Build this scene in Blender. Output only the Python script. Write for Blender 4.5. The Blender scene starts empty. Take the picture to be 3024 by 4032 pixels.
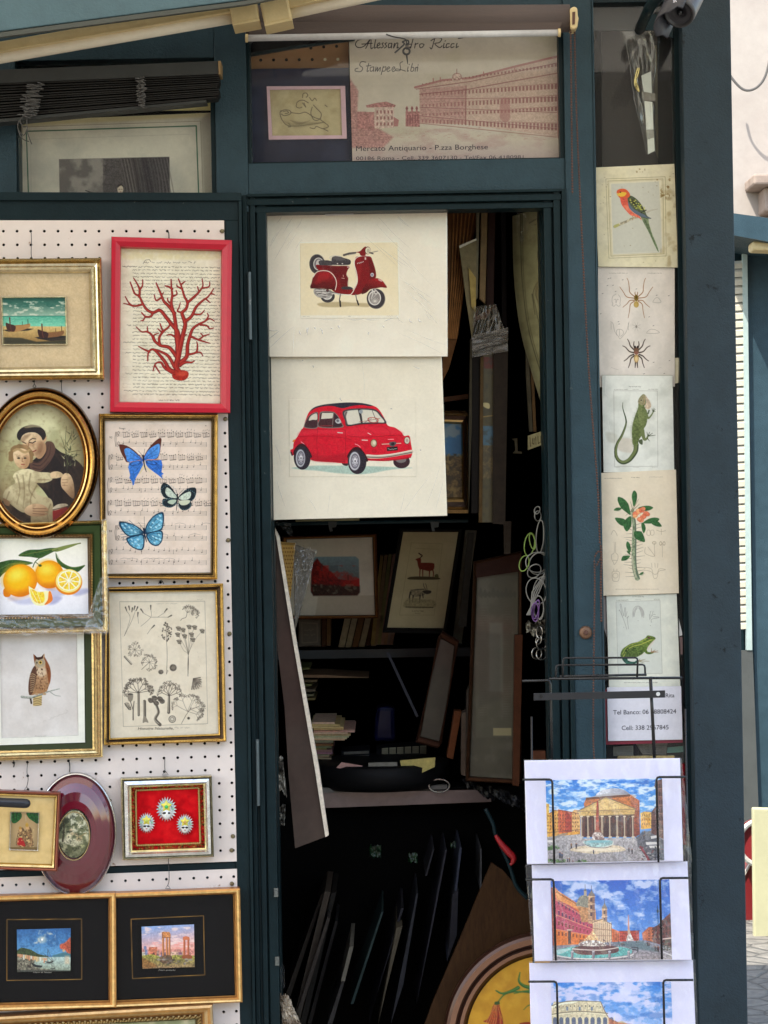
import bpy, math, random
import numpy as np
from mathutils import Vector, Matrix

# ---------------------------------------------------------------- camera, world, sun
S = 0.00048                 # metres per photo pixel at the stall front
ZC = 1.60                   # camera height
D = 4032 * S / 2 / (18 / 77.0)   # distance camera - stall front
ROLL = 0.0172
sc = bpy.context.scene
col = sc.collection
cam_d = bpy.data.cameras.new("camera"); cam = bpy.data.objects.new("camera", cam_d); col.objects.link(cam)
cam_d.sensor_fit = 'VERTICAL'; cam_d.sensor_height = 36; cam_d.lens = 77
cam_d.clip_start = 0.05; cam_d.clip_end = 500
c_, s_ = math.cos(ROLL), math.sin(ROLL)
cam.matrix_world = Matrix(((c_, s_, 0, 0), (0, 0, -1, -D), (-s_, c_, 0, ZC), (0, 0, 0, 1)))
sc.camera = cam

SUN_EL, SUN_AZ = math.radians(56), math.radians(-40)   # azimuth: sun stands behind the viewer, to the left
world = bpy.data.worlds.new("World"); sc.world = world; world.use_nodes = True
wn = world.node_tree; bg = wn.nodes['Background']
sky = wn.nodes.new('ShaderNodeTexSky'); sky.sky_type = 'NISHITA'; sky.sun_disc = False
sky.sun_elevation = SUN_EL; sky.sun_rotation = math.pi + SUN_AZ * -1
wb = wn.nodes.new('ShaderNodeMix'); wb.data_type = 'RGBA'; wb.blend_type = 'MULTIPLY'; wb.inputs[0].default_value = 1; wb.inputs[7].default_value = (1.09, .985, .86, 1)   # warm white-balance tint multiplied over the sky
wn.links.new(sky.outputs[0], wb.inputs[6]); wn.links.new(wb.outputs[2], bg.inputs[0]); bg.inputs[1].default_value = 0.15
sun_d = bpy.data.lights.new("sun", 'SUN'); sun = bpy.data.objects.new("sun", sun_d); col.objects.link(sun)
sun_d.energy = 2.4; sun_d.angle = math.radians(0.5); sun_d.color = (1, .95, .86)
sdir = Vector((math.sin(SUN_AZ) * math.cos(SUN_EL), -math.cos(SUN_AZ) * math.cos(SUN_EL), math.sin(SUN_EL)))  # towards the sun
sun.rotation_euler = sdir.to_track_quat('Z', 'Y').to_euler()
sc.view_settings.view_transform = 'Standard'; sc.view_settings.look = 'None'
sc.view_settings.gamma = 1; sc.view_settings.exposure = 1.95
sc.cycles.max_bounces = 10; sc.cycles.diffuse_bounces = 4; sc.cycles.glossy_bounces = 4
sc.cycles.transparent_max_bounces = 24; sc.cycles.caustics_reflective = False; sc.cycles.caustics_refractive = False

random.seed(7)
rs = np.random.RandomState(11)

# ---------------------------------------------------------------- geometry helpers
class PL:
    """a plane: Y = Y0 + s*(x-x0) + q*(z-ZC); pixels of the photo are unprojected onto it"""
    def __init__(self, Y0, s=0., q=0., x0=0.): self.Y0, self.s, self.q, self.x0 = Y0, s, q, x0
    def off(self, d): return PL(self.Y0 - d, self.s, self.q, self.x0)
def _pl(p): return p if isinstance(p, PL) else PL(p)
def P(px, py, pl=0.):
    pl = _pl(pl)
    du, dv = px - 1512., py - 2016.
    a = (du * c_ - dv * s_) * S / D; b = -(du * s_ + dv * c_) * S / D
    t = (D + pl.Y0 - pl.s * pl.x0) / (1 - pl.s * a - pl.q * b)
    return Vector((a * t, t - D, ZC + b * t))
def Pn(px, py, pl):
    pl = _pl(pl)
    du, dv = px - 1512., py - 2016.
    a = (du * c_ - dv * s_) * S / D; b = -(du * s_ + dv * c_) * S / D
    t = (D + pl.Y0 - pl.s * pl.x0) / (1 - pl.s * a - pl.q * b)
    return np.stack([a * t, t - D, ZC + b * t], -1)
def WX(x): return (x - 1512) * S       # straightened photo x' -> world x at the stall front
def WZ(y): return ZC + (2016 - y) * S

class MB:
    def __init__(s): s.v = []; s.f = []; s.c = []
    def add(s, verts, faces, c=None):
        n = len(s.v); s.v += [tuple(v) for v in verts]; s.f += [tuple(i + n for i in f) for f in faces]
        s.c += [c] * len(faces); return s
    def box(s, a, b, c=None):
        (x0, y0, z0), (x1, y1, z1) = a, b
        return s.add([(x0,y0,z0),(x1,y0,z0),(x1,y1,z0),(x0,y1,z0),(x0,y0,z1),(x1,y0,z1),(x1,y1,z1),(x0,y1,z1)],
              [(0,1,5,4),(1,2,6,5),(2,3,7,6),(3,0,4,7),(4,5,6,7),(3,2,1,0)], c)
    def wr(s, x0, y0, x1, y1, Yf, Yb, c=None):          # box from straightened photo coordinates
        return s.box((WX(x0), Yf, WZ(y1)), (WX(x1), Yb, WZ(y0)), c)
    def slab(s, pts, pl, th, c=None, dirn=None):        # prism whose front outline is given in photo pixels
        pl = _pl(pl); f = [P(x, y, pl) for x, y in pts]; n = len(f)
        d = Vector(dirn or (-pl.s, 1, -pl.q)).normalized() * th
        b = [p + d for p in f]
        fs = [tuple(range(n)), tuple(range(2 * n - 1, n - 1, -1))] + [(i, i + n, (i + 1) % n + n, (i + 1) % n) for i in range(n)]
        return s.add(f + b, fs, c)
    def tube(s, pts, r, n=8, c=None, closed=False, caps=True):
        pts = [Vector(p) for p in pts]; m = len(pts)
        rr = r if isinstance(r, (list, tuple)) else [r] * m
        ring = []; up = None
        for i, p in enumerate(pts):
            a = pts[(i - 1) % m] if (closed or i > 0) else p; b = pts[(i + 1) % m] if (closed or i < m - 1) else p
            t = (b - a)
            t = t.normalized() if t.length > 1e-9 else Vector((0, 0, 1))
            if up is None: up = t.orthogonal().normalized()
            up = (up - t * up.dot(t)); up = up.normalized() if up.length > 1e-6 else t.orthogonal().normalized()
            w = t.cross(up)
            ring.append([p + (up * math.cos(2 * math.pi * k / n) + w * math.sin(2 * math.pi * k / n)) * rr[i] for k in range(n)])
        vs = [v for r_ in ring for v in r_]; fs = []
        for i in range(m if closed else m - 1):
            j = (i + 1) % m
            for k in range(n): fs.append((i*n+k, i*n+(k+1)%n, j*n+(k+1)%n, j*n+k))
        if not closed and caps: fs += [tuple(range(n - 1, -1, -1)), tuple((m - 1) * n + k for k in range(n))]
        return s.add(vs, fs, c)
    def ball(s, p, r, n=8, m=6, c=None, sc_=(1, 1, 1)):
        vs = []; fs = []
        for i in range(m + 1):
            th = math.pi * i / m
            for k in range(n):
                ph = 2 * math.pi * k / n
                vs.append((p[0] + sc_[0]*r*math.sin(th)*math.cos(ph), p[1] + sc_[1]*r*math.sin(th)*math.sin(ph), p[2] + sc_[2]*r*math.cos(th)))
        for i in range(m):
            for k in range(n): fs.append((i*n+k, (i+1)*n+k, (i+1)*n+(k+1)%n, i*n+(k+1)%n))
        return s.add(vs, fs, c)
    def lathe(s, prof, o, ax, n=24, c=None):            # prof (radius, along)
        ax = Vector(ax).normalized(); u = ax.orthogonal().normalized(); w = ax.cross(u); o = Vector(o)
        vs = [o + ax * h + (u * math.cos(2*math.pi*k/n) + w * math.sin(2*math.pi*k/n)) * max(r, 1e-5) for r, h in prof for k in range(n)]
        fs = [(i*n+k, i*n+(k+1)%n, (i+1)*n+(k+1)%n, (i+1)*n+k) for i in range(len(prof)-1) for k in range(n)]
        return s.add(vs, fs, c)
    def build(s, name, mat, parent=None, smooth=False, bevel=0):
        me = bpy.data.meshes.new(name); me.from_pydata(s.v, [], s.f); me.update()
        if any(c is not None for c in s.c):
            a = me.color_attributes.new("Col", 'FLOAT_COLOR', 'CORNER')
            arr = np.ones((len(me.loops), 4), np.float32); li = 0
            for f, c in zip(s.f, s.c):
                cc = c or (.5, .5, .5); arr[li:li+len(f), :3] = cc[:3]; li += len(f)
            a.data.foreach_set('color', arr.ravel())
        me.materials.append(mat)
        if smooth: me.shade_smooth()
        o = bpy.data.objects.new(name, me); col.objects.link(o)
        if parent: o.parent = parent
        if bevel:
            b = o.modifiers.new("bevel", 'BEVEL'); b.width = bevel; b.segments = 2; b.limit_method = 'ANGLE'
        return o
def tag(o, label=None, cat=None, group=None, kind=None):
    if label: o['label'] = label
    if cat: o['category'] = cat
    if group: o['group'] = group
    if kind: o['kind'] = kind
    return o
def thing(name, label, cat, group=None, loc=None):
    o = bpy.data.objects.new(name, None); col.objects.link(o); o.empty_display_size = .05
    return tag(o, label, cat, group)
def lin(c):
    c = np.asarray(c, float)
    c = c / 255.
    return np.where(c <= .04045, c / 12.92, ((c + .055) / 1.055) ** 2.4)
GAIN = 1.12
def K(r, g, b, k=1.0): return tuple(np.clip(lin((r, g, b)) * GAIN * k, 0, .88))

# ---------------------------------------------------------------- materials
def _mat(name):
    m = bpy.data.materials.new(name); m.use_nodes = True; nt = m.node_tree
    return m, nt, nt.nodes['Principled BSDF']
def _coord(nt, sx=1, sy=1, sz=1):
    tc = nt.nodes.new('ShaderNodeTexCoord'); mp = nt.nodes.new('ShaderNodeMapping'); mp.inputs['Scale'].default_value = (sx, sy, sz)
    nt.links.new(tc.outputs['Object'], mp.inputs[0]); return mp.outputs[0]
def _noise(nt, vec, scale, detail=4, rough=.6):
    n = nt.nodes.new('ShaderNodeTexNoise'); n.inputs['Scale'].default_value = scale; n.inputs['Detail'].default_value = detail
    n.inputs['Roughness'].default_value = rough; nt.links.new(vec, n.inputs['Vector']); return n.outputs[0]
def _ramp(nt, fac, a, b, ca=(0,0,0,1), cb=(1,1,1,1)):
    r = nt.nodes.new('ShaderNodeValToRGB'); r.color_ramp.elements[0].position = a; r.color_ramp.elements[1].position = b
    r.color_ramp.elements[0].color = ca; r.color_ramp.elements[1].color = cb; nt.links.new(fac, r.inputs[0]); return r.outputs[0]
def _mix(nt, fac, a, b, mode='MIX'):
    m = nt.nodes.new('ShaderNodeMix'); m.data_type = 'RGBA'; m.blend_type = mode
    for sck, v in ((m.inputs[0], fac), (m.inputs[6], a), (m.inputs[7], b)):
        if isinstance(v, (int, float)): sck.default_value = v
        elif isinstance(v, tuple): sck.default_value = v if len(v) == 4 else (*v, 1)
        else: nt.links.new(v, sck)
    return m.outputs[2]
def _bump(nt, b, h, strength=.3, dist=.002):
    n = nt.nodes.new('ShaderNodeBump'); n.inputs['Strength'].default_value = strength; n.inputs['Distance'].default_value = dist
    nt.links.new(h, n.inputs['Height']); nt.links.new(n.outputs[0], b.inputs['Normal'])
def paint(name, c, rough=.5, c2=None, dirt=.5, bump=.25, scale=6, fine=220, metal=0, spec=.5, chips=None, stretch=(1,1,1)):
    """painted surface: slow tone variation, fine orange-peel bump, optional chips and stains"""
    m, nt, b = _mat(name); v = _coord(nt, *stretch)
    c2 = c2 or tuple(x * (1 - .35 * dirt) for x in c)
    n1 = _noise(nt, v, scale, 6, .65); base = _mix(nt, _ramp(nt, n1, .35, .68), (*c, 1), (*c2, 1))
    n3 = _noise(nt, v, scale * 9, 4, .7); base = _mix(nt, .35 * dirt, base, _ramp(nt, n3, .3, .75, (*[x * .55 for x in c], 1), (*[min(1, x * 1.3) for x in c], 1)))
    if chips:
        n4 = _noise(nt, v, chips[1], 8, .75); base = _mix(nt, _ramp(nt, n4, chips[2], chips[2] + .02), base, (*chips[0], 1))
    nt.links.new(base, b.inputs['Base Color']); b.inputs['Metallic'].default_value = metal
    b.inputs['Specular IOR Level'].default_value = spec
    r = _ramp(nt, n3, .2, .8, (rough * .8,) * 3 + (1,), (min(1, rough * 1.25),) * 3 + (1,)); nt.links.new(r, b.inputs['Roughness'])
    if bump: _bump(nt, b, _noise(nt, v, fine, 3, .6), bump, .0015)
    return m
def attr(name, rough=.6, metal=0., var=.12, scale=90, bump=.1, spec=.3, coat=0., dist=.001):
    """colour comes from the mesh (ink, paint, gilding laid on it), varied by fine noise"""
    m, nt, b = _mat(name); v = _coord(nt)
    a = nt.nodes.new('ShaderNodeVertexColor'); a.layer_name = "Col"
    n = _noise(nt, v, scale, 5, .7)
    base = _mix(nt, 1.0, a.outputs[0], _ramp(nt, n, .25, .75, (1-var,)*3+(1,), (1+var*.6,)*3+(1,)), 'MULTIPLY')
    nt.links.new(base, b.inputs['Base Color']); b.inputs['Roughness'].default_value = rough; b.inputs['Metallic'].default_value = metal
    b.inputs['Specular IOR Level'].default_value = spec; b.inputs['Coat Weight'].default_value = coat; b.inputs['Coat Roughness'].default_value = .04
    if bump: _bump(nt, b, _noise(nt, v, scale * 2.5, 3, .6), bump, dist)
    return m
def clear(name, refl=.08, rough=.02, tint=(1,1,1), wr=0., wscale=30, wdist=.004, milk=0., milkc=(.8,.8,.8), st=(1,1,1)):
    """thin clear sheet (glass pane, cellophane): transparent, with Fresnel reflection and optional wrinkles"""
    m = bpy.data.materials.new(name); m.use_nodes = True; nt = m.node_tree; nt.nodes.clear()
    out = nt.nodes.new('ShaderNodeOutputMaterial'); tr = nt.nodes.new('ShaderNodeBsdfTransparent'); tr.inputs[0].default_value = (*tint, 1)
    gl = nt.nodes.new('ShaderNodeBsdfGlossy'); gl.inputs['Roughness'].default_value = rough
    lw = nt.nodes.new('ShaderNodeLayerWeight'); lw.inputs[0].default_value = .5
    pw = nt.nodes.new('ShaderNodeMath'); pw.operation = 'POWER'; pw.inputs[1].default_value = 5; nt.links.new(lw.outputs['Facing'], pw.inputs[0])
    mul = nt.nodes.new('ShaderNodeMath'); mul.operation = 'MULTIPLY_ADD'; mul.inputs[1].default_value = .7; mul.inputs[2].default_value = refl
    nt.links.new(pw.outputs[0], mul.inputs[0]); mul.use_clamp = True
    mx = nt.nodes.new('ShaderNodeMixShader'); nt.links.new(mul.outputs[0], mx.inputs[0]); nt.links.new(tr.outputs[0], mx.inputs[1]); nt.links.new(gl.outputs[0], mx.inputs[2])
    last = mx.outputs[0]
    if wr:
        v = _coord(nt, *st); bp = nt.nodes.new('ShaderNodeBump'); bp.inputs['Strength'].default_value = wr; bp.inputs['Distance'].default_value = wdist
        n = nt.nodes.new('ShaderNodeTexNoise'); n.inputs['Scale'].default_value = wscale; n.inputs['Detail'].default_value = 3; n.inputs['Distortion'].default_value = 1.5
        nt.links.new(v, n.inputs['Vector'])
        rp = _ramp(nt, n.outputs[0], .35, .65); nt.links.new(rp, bp.inputs['Height'])
        nt.links.new(bp.outputs[0], gl.inputs['Normal']); nt.links.new(bp.outputs[0], lw.inputs['Normal'])
    if milk:
        df = nt.nodes.new('ShaderNodeBsdfDiffuse'); df.inputs[0].default_value = (*milkc, 1)
        m2 = nt.nodes.new('ShaderNodeMixShader'); m2.inputs[0].default_value = milk
        nt.links.new(last, m2.inputs[1]); nt.links.new(df.outputs[0], m2.inputs[2]); last = m2.outputs[0]
    nt.links.new(last, out.inputs[0]); return m
def wood(name, c, c2, rough=.45, scale=(3, 3, 40), coat=0):
    m, nt, b = _mat(name); v = _coord(nt, *scale)
    n = _noise(nt, v, 6, 6, .7); nt.links.new(_mix(nt, _ramp(nt, n, .3, .7), (*c, 1), (*c2, 1)), b.inputs['Base Color'])
    b.inputs['Roughness'].default_value = rough; b.inputs['Specular IOR Level'].default_value = .1; _bump(nt, b, n, .25, .001); return m

M = {}
M['teal'] = paint('teal_paint', (.031, .061, .078), .45, (.017, .037, .047), .9, .9, 2.2, 240, spec=.2, chips=((.085, .105, .105), 38, .665))
M['teal_dark'] = paint('dark_green_paint', (.008, .021, .025), .36, (.005, .013, .016), .6, .3, 5, 200, spec=.15, chips=((.16, .17, .16), 55, .68))
M['post'] = paint('weathered_teal_paint', (.029, .047, .060), .55, (.015, .026, .032), 1.0, .9, 2.2, 300, spec=.25, chips=((.006, .009, .011), 34, .635))
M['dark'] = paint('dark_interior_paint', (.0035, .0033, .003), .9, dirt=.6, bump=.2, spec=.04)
M['peg'] = paint('painted_hardboard', (.80, .70, .64), .6, (.72, .62, .56), .3, .15, 2.5, 160, chips=((.42, .28, .20), 24, .645))
M['cream_plastic'] = paint('yellowed_plastic', (.72, .58, .31), .45, (.58, .45, .22), .5, .25, 7, 240, chips=((.35,.27,.15), 80, .70))
M['diffuser'] = paint('ribbed_diffuser', (.80, .74, .60), .35, (.70, .64, .50), .3, .1, 5)
M['slat'] = paint('grey_brown_slat', (.030, .028, .026), .5, (.018, .017, .016), .6, .2, 8, spec=.15)
M['slat_rail'] = paint('grey_blind_rail', (.050, .052, .050), .5, (.038, .04, .038), .5, .2, 8, spec=.15)
M['roller'] = paint('dusty_roller_fabric', (.125, .095, .085), .95, (.085, .066, .060), .8, .6, 3, 420, stretch=(.35, 2, 5))
M['alu'] = paint('scratched_white_bar', (.62, .62, .62), .4, (.45, .44, .43), .6, .2, 9, 200, chips=((.3,.28,.26), 60, .66))
M['rust'] = paint('rusty_beads', (.11, .045, .028), .6, (.07, .03, .02), .6, .3, 30)
M['cord'] = paint('grey_cord', (.10, .095, .09), .9, bump=.2)
M['black_wire'] = paint('black_coated_wire', (.008, .008, .009), .28, dirt=.2, bump=0)
M['wire'] = paint('dark_hook_wire', (.03, .03, .03), .4, dirt=.2, bump=0)
M['steel'] = paint('ring_steel', (.40, .38, .34), .25, dirt=.2, bump=0, metal=.9)
M['ink'] = attr('ink_on_paper', .62, 0, .07, 160, .12, .12)
M['oil'] = attr('oil_paint', .4, 0, .16, 120, .5, .4)
M['glossy_ink'] = attr('glossy_print', .3, 0, .04, 200, .0, .45, coat=.25)
M['gilt'] = attr('gilded_moulding', .24, .92, .38, 60, .45, .5)  # dark grooves and bright ridges painted into profile colours to imitate shading
M['lacquer'] = attr('lacquered_moulding', .35, 0, .12, 60, .2, .35, coat=.12)
M['matte'] = attr('matte_colour', .8, 0, .12, 50, .1, .08)
M['woodc'] = attr('stained_wood', .5, 0, .35, 60, .3, .10)
M['glass'] = clear('picture_glass', .02, .10)
M['pane'] = clear('window_pane', .022, .02, (.97, .98, .97), milk=.012)
M['wrap'] = clear('wrinkled_cellophane', .045, .14, wr=.20, wscale=7, wdist=.006, milk=.0, st=(1, 1, .45))
M['wrap2'] = clear('crumpled_wrapping_film', .12, .16, wr=.22, wscale=9, wdist=.010, milk=.06, milkc=(.6, .58, .52), st=(1, 1, .5))
M['wrap4'] = clear('creased_tan_film', .10, .22, milk=.34, milkc=(.12, .10, .065))
M['wrap3'] = clear('film_in_the_shade', .03, .2, wr=.08, wscale=5, wdist=.006, milk=.01, milkc=(.5, .48, .42), st=(1, 1, .3))

# ---------------------------------------------------------------- painter: colour laid on the vertices of a fine sheet
def hsh(i, j, sd): 
    v = np.sin(i * 127.1 + j * 311.7 + sd * 74.7) * 43758.5453
    return v - np.floor(v)
def vnoise(x, y, sd=0):
    i = np.floor(x); j = np.floor(y); f = x - i; g = y - j; f = f*f*(3-2*f); g = g*g*(3-2*g)
    return (hsh(i,j,sd)*(1-f)+hsh(i+1,j,sd)*f)*(1-g)+(hsh(i,j+1,sd)*(1-f)+hsh(i+1,j+1,sd)*f)*g
def fbm(x, y, sd=0, o=4):
    t = 0; a = .5
    for k in range(o): t = t + a * vnoise(x, y, sd + k); x = x * 2.03; y = y * 2.03; a *= .5
    return t / (1 - .5 ** o)
def spl(p, n=6, closed=False):
    p = [np.array(q, float) for q in p]; out = []; m = len(p)
    for i in range(m if closed else m - 1):
        a = p[(i-1) % m] if (closed or i) else p[0]; b = p[i]; c = p[(i+1) % m]; d = p[(i+2) % m] if (closed or i + 2 < m) else p[-1]
        for k in range(n):
            t = k / n
            out.append(.5*((2*b)+(c-a)*t+(2*a-5*b+4*c-d)*t*t+(3*b-a-3*c+d)*t**3))
    if not closed: out.append(p[-1])
    return [tuple(q) for q in out]
def G(c0, c1, p0, p1):                                  # linear gradient between two points (crop coordinates)
    return ('g', c0, c1, p0, p1)
class Canvas:
    def __init__(s, quad, step, base, T=(0, 0, 1), var=.02, sd=1):
        """quad: TL TR BR BL in crop coordinates of T = (x0, y0, zoom)"""
        s.T = T; q = [s.m(p) for p in quad]; s.q = q
        w = max(math.dist(q[0], q[1]), math.dist(q[3], q[2])); h = max(math.dist(q[0], q[3]), math.dist(q[1], q[2]))
        s.nx = max(2, int(w / step) + 1); s.ny = max(2, int(h / step) + 1); s.step = step
        u, v = np.meshgrid(np.linspace(0, 1, s.nx), np.linspace(0, 1, s.ny))
        a, b, c, d = [np.array(p) for p in q]
        XY = a*((1-u)*(1-v))[...,None]+b*(u*(1-v))[...,None]+c*(u*v)[...,None]+d*((1-u)*v)[...,None]
        s.X = XY[..., 0].ravel(); s.Y = XY[..., 1].ravel(); s.u = u.ravel(); s.v = v.ravel()
        s.C = np.tile(np.array(base, float)[None], (s.X.size, 1)); s.keep = None
        if var: s.C *= (1 + var * (fbm(s.X / 40, s.Y / 40, sd) - .5) * 2)[:, None]
    def m(s, p): return (s.T[0] + p[0] / s.T[2], s.T[1] + p[1] / s.T[2])
    def setT(s, x, y, z): s.T = (x, y, z); return s
    def _col(s, c, x, y):
        if isinstance(c, tuple) and c and c[0] == 'g':
            (x0, y0), (x1, y1) = s.m(c[3]), s.m(c[4]); dx, dy = x1-x0, y1-y0
            t = np.clip(((x-x0)*dx+(y-y0)*dy)/(dx*dx+dy*dy), 0, 1)[:, None]
            return np.array(c[1], float)*(1-t)+np.array(c[2], float)*t
        if callable(c): return c(x, y)
        return np.array(c, float)[None]
    def _blend(s, i, al, c, x, y, tex=0):
        cc = s._col(c, x, y)
        if tex: cc = cc * (1 + tex * (fbm(x / 5, y / 5, 3, 3) - .5) * 2)[:, None]
        al = al[:, None]; s.C[i] = s.C[i] * (1 - al) + cc * al
    def poly(s, pts, c, a=1., soft=0., tex=0, raw=False):
        p = np.array(pts if raw else [s.m(q) for q in pts]); pad = soft / s.T[2] + s.step
        i = np.flatnonzero((s.X > p[:,0].min()-pad) & (s.X < p[:,0].max()+pad) & (s.Y > p[:,1].min()-pad) & (s.Y < p[:,1].max()+pad))
        if not i.size: return s
        x = s.X[i]; y = s.Y[i]; d2 = np.full(i.size, 1e18); ins = np.zeros(i.size, bool)
        for k in range(len(p)):
            x0, y0 = p[k]; x1, y1 = p[(k+1) % len(p)]; dx, dy = x1-x0, y1-y0; L = dx*dx+dy*dy
            if L < 1e-9: continue
            t = np.clip(((x-x0)*dx+(y-y0)*dy)/L, 0, 1); d2 = np.minimum(d2, (x-x0-t*dx)**2+(y-y0-t*dy)**2)
            if y0 != y1: ins ^= ((y0 > y) != (y1 > y)) & (x < (x1-x0)*(y-y0)/(y1-y0)+x0)
        d = np.sqrt(d2) * np.where(ins, 1, -1); w = max(s.step, soft / s.T[2])
        al = np.clip(d / w + .5, 0, 1) * a; s._blend(i, al, c, x, y, tex); return s
    def sp(s, pts, c, a=1., soft=0., tex=0): return s.poly(spl(pts, 5, True), c, a, soft, tex)
    def rect(s, x0, y0, x1, y1, c, a=1., soft=0., tex=0): return s.poly([(x0,y0),(x1,y0),(x1,y1),(x0,y1)], c, a, soft, tex)
    def line(s, pts, w, c, a=1., smooth=False, soft=0, tex=0):
        if smooth: pts = spl(pts, 5)
        p = np.array([s.m(q) for q in pts]); w0, w1 = (w if isinstance(w, tuple) else (w, w)); w0 /= s.T[2]; w1 /= s.T[2]
        pad = max(w0, w1) + s.step + soft
        i = np.flatnonzero((s.X > p[:,0].min()-pad) & (s.X < p[:,0].max()+pad) & (s.Y > p[:,1].min()-pad) & (s.Y < p[:,1].max()+pad))
        if not i.size: return s
        x = s.X[i]; y = s.Y[i]; m = np.full(i.size, -1e9); n = len(p) - 1
        for k in range(n):
            x0, y0 = p[k]; x1, y1 = p[k+1]; dx, dy = x1-x0, y1-y0; L = dx*dx+dy*dy
            if L < 1e-9: continue
            t = np.clip(((x-x0)*dx+(y-y0)*dy)/L, 0, 1); ww = w0+(w1-w0)*(k+t)/n
            m = np.maximum(m, ww/2-np.sqrt((x-x0-t*dx)**2+(y-y0-t*dy)**2))
        wa = max(s.step, soft / s.T[2]); mn = np.minimum(1, .5 + (max(w0, w1)) / wa * .5)
        al = np.clip(m / wa + .5, 0, 1) * a * min(1, (max(w0, w1) + .35*s.step) / s.step); s._blend(i, al, c, x, y, tex); return s
    def ell(s, cx, cy, rx, ry, c, a=1., soft=0., rot=0., ring=0, tex=0):
        X0, Y0 = s.m((cx, cy)); rx /= s.T[2]; ry /= s.T[2]; R = max(rx, ry) + s.step + soft / s.T[2]
        i = np.flatnonzero((abs(s.X-X0) < R) & (abs(s.Y-Y0) < R))
        if not i.size: return s
        x = s.X[i]; y = s.Y[i]; cr, sr = math.cos(rot), math.sin(rot); u = (x-X0)*cr+(y-Y0)*sr; v = -(x-X0)*sr+(y-Y0)*cr
        q = np.sqrt((u/rx)**2+(v/ry)**2); d = (1-q)*min(rx, ry)
        if ring: d = ring / s.T[2] / 2 - abs(d)
        w = max(s.step, soft / s.T[2]); al = np.clip(d / w + .5, 0, 1) * a; s._blend(i, al, c, x, y, tex); return s
    def cloud(s, c, scale, lo, hi, box=None, a=1., sd=5, st=1.):  # noise-shaped wash
        x0, y0, x1, y1 = (box or (-1e9, -1e9, 1e9, 1e9))
        if box: (x0, y0), (x1, y1) = s.m((x0, y0)), s.m((x1, y1))
        i = np.flatnonzero((s.X >= x0) & (s.X <= x1) & (s.Y >= y0) & (s.Y <= y1))
        x = s.X[i]; y = s.Y[i]; n = fbm(x / scale * s.T[2], y / scale * s.T[2] * st, sd, 5)
        al = np.clip((n - lo) / (hi - lo), 0, 1) * a; s._blend(i, al, c, x, y); return s
    def squig(s, x0, x1, y, h, w, c, a=.8, dens=2.2, slope=0):      # a line of illegible small writing
        x = x0; pts = []
        while x < x1:
            if random.random() < .16 and len(pts) > 3:
                s.line(pts, w, c, a * random.uniform(.7, 1)); pts = []; x += h * .7
            pts.append((x, y + slope * (x - x0) + random.uniform(-h, h) * .5)); x += h / dens * random.uniform(.6, 1.5)
        if len(pts) > 1: s.line(pts, w, c, a)
        return s
    def build(s, name, mat, pl, parent=None, th=.0012, oval=None, gain=None, edge=None, curve=None):
        """front face carries the colours; a rim and back give the sheet its thickness"""
        pl = _pl(pl); V = Pn(s.X, s.Y, pl)
        if curve is not None: V = V + curve(s.u, s.v)
        n = V.shape[0]; nx, ny = s.nx, s.ny
        i = np.arange(n).reshape(ny, nx); F = np.stack([i[:-1,:-1], i[1:,:-1], i[1:,1:], i[:-1,1:]], -1).reshape(-1, 4)
        A = np.clip(lin(np.clip(s.C, 0, 1) * 255) ** 1.08 * (gain or GAIN), 0, .88)
        if oval:
            cx, cy, rx, ry, rot = oval; (cx, cy) = s.m((cx, cy)); rx /= s.T[2]; ry /= s.T[2]
            fx = s.X[F].mean(1) - cx; fy = s.Y[F].mean(1) - cy; cr, sr = math.cos(rot), math.sin(rot)
            F = F[((fx*cr+fy*sr)/rx)**2+((-fx*sr+fy*cr)/ry)**2 < 1]
        else:
            rim = np.concatenate([i[0,:], i[1:,-1], i[-1,-2::-1], i[-2:0:-1,0]]); dn = np.array(Vector((-pl.s, 1, -pl.q)).normalized()) * th
            V = np.vstack([V, V[rim] + dn]); k = len(rim); j = np.arange(k); b = n + j; b2 = n + (j + 1) % k
            F = np.vstack([F, np.stack([rim, rim[(j+1) % k], b2, b], -1)])
            A = np.vstack([A, A[rim] * (.8 if th > .0005 else 1)])
        me = bpy.data.meshes.new(name)
        me.vertices.add(len(V)); me.vertices.foreach_set('co', V.astype(np.float32).ravel())
        me.loops.add(F.size); me.loops.foreach_set('vertex_index', F.astype(np.int32).ravel())
        me.polygons.add(len(F)); me.polygons.foreach_set('loop_start', np.arange(0, F.size, 4, dtype=np.int32))
        try: me.polygons.foreach_set('loop_total', np.full(len(F), 4, np.int32))
        except Exception: pass
        me.update(calc_edges=True)
        ca = me.color_attributes.new("Col", 'FLOAT_COLOR', 'POINT')
        ca.data.foreach_set('color', np.hstack([A, np.ones((len(A), 1))]).astype(np.float32).ravel())
        me.materials.append(mat); o = bpy.data.objects.new(name, me); col.objects.link(o)
        if parent: o.parent = parent
        return o
def c8(r, g, b): return (r / 255., g / 255., b / 255.)

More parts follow.
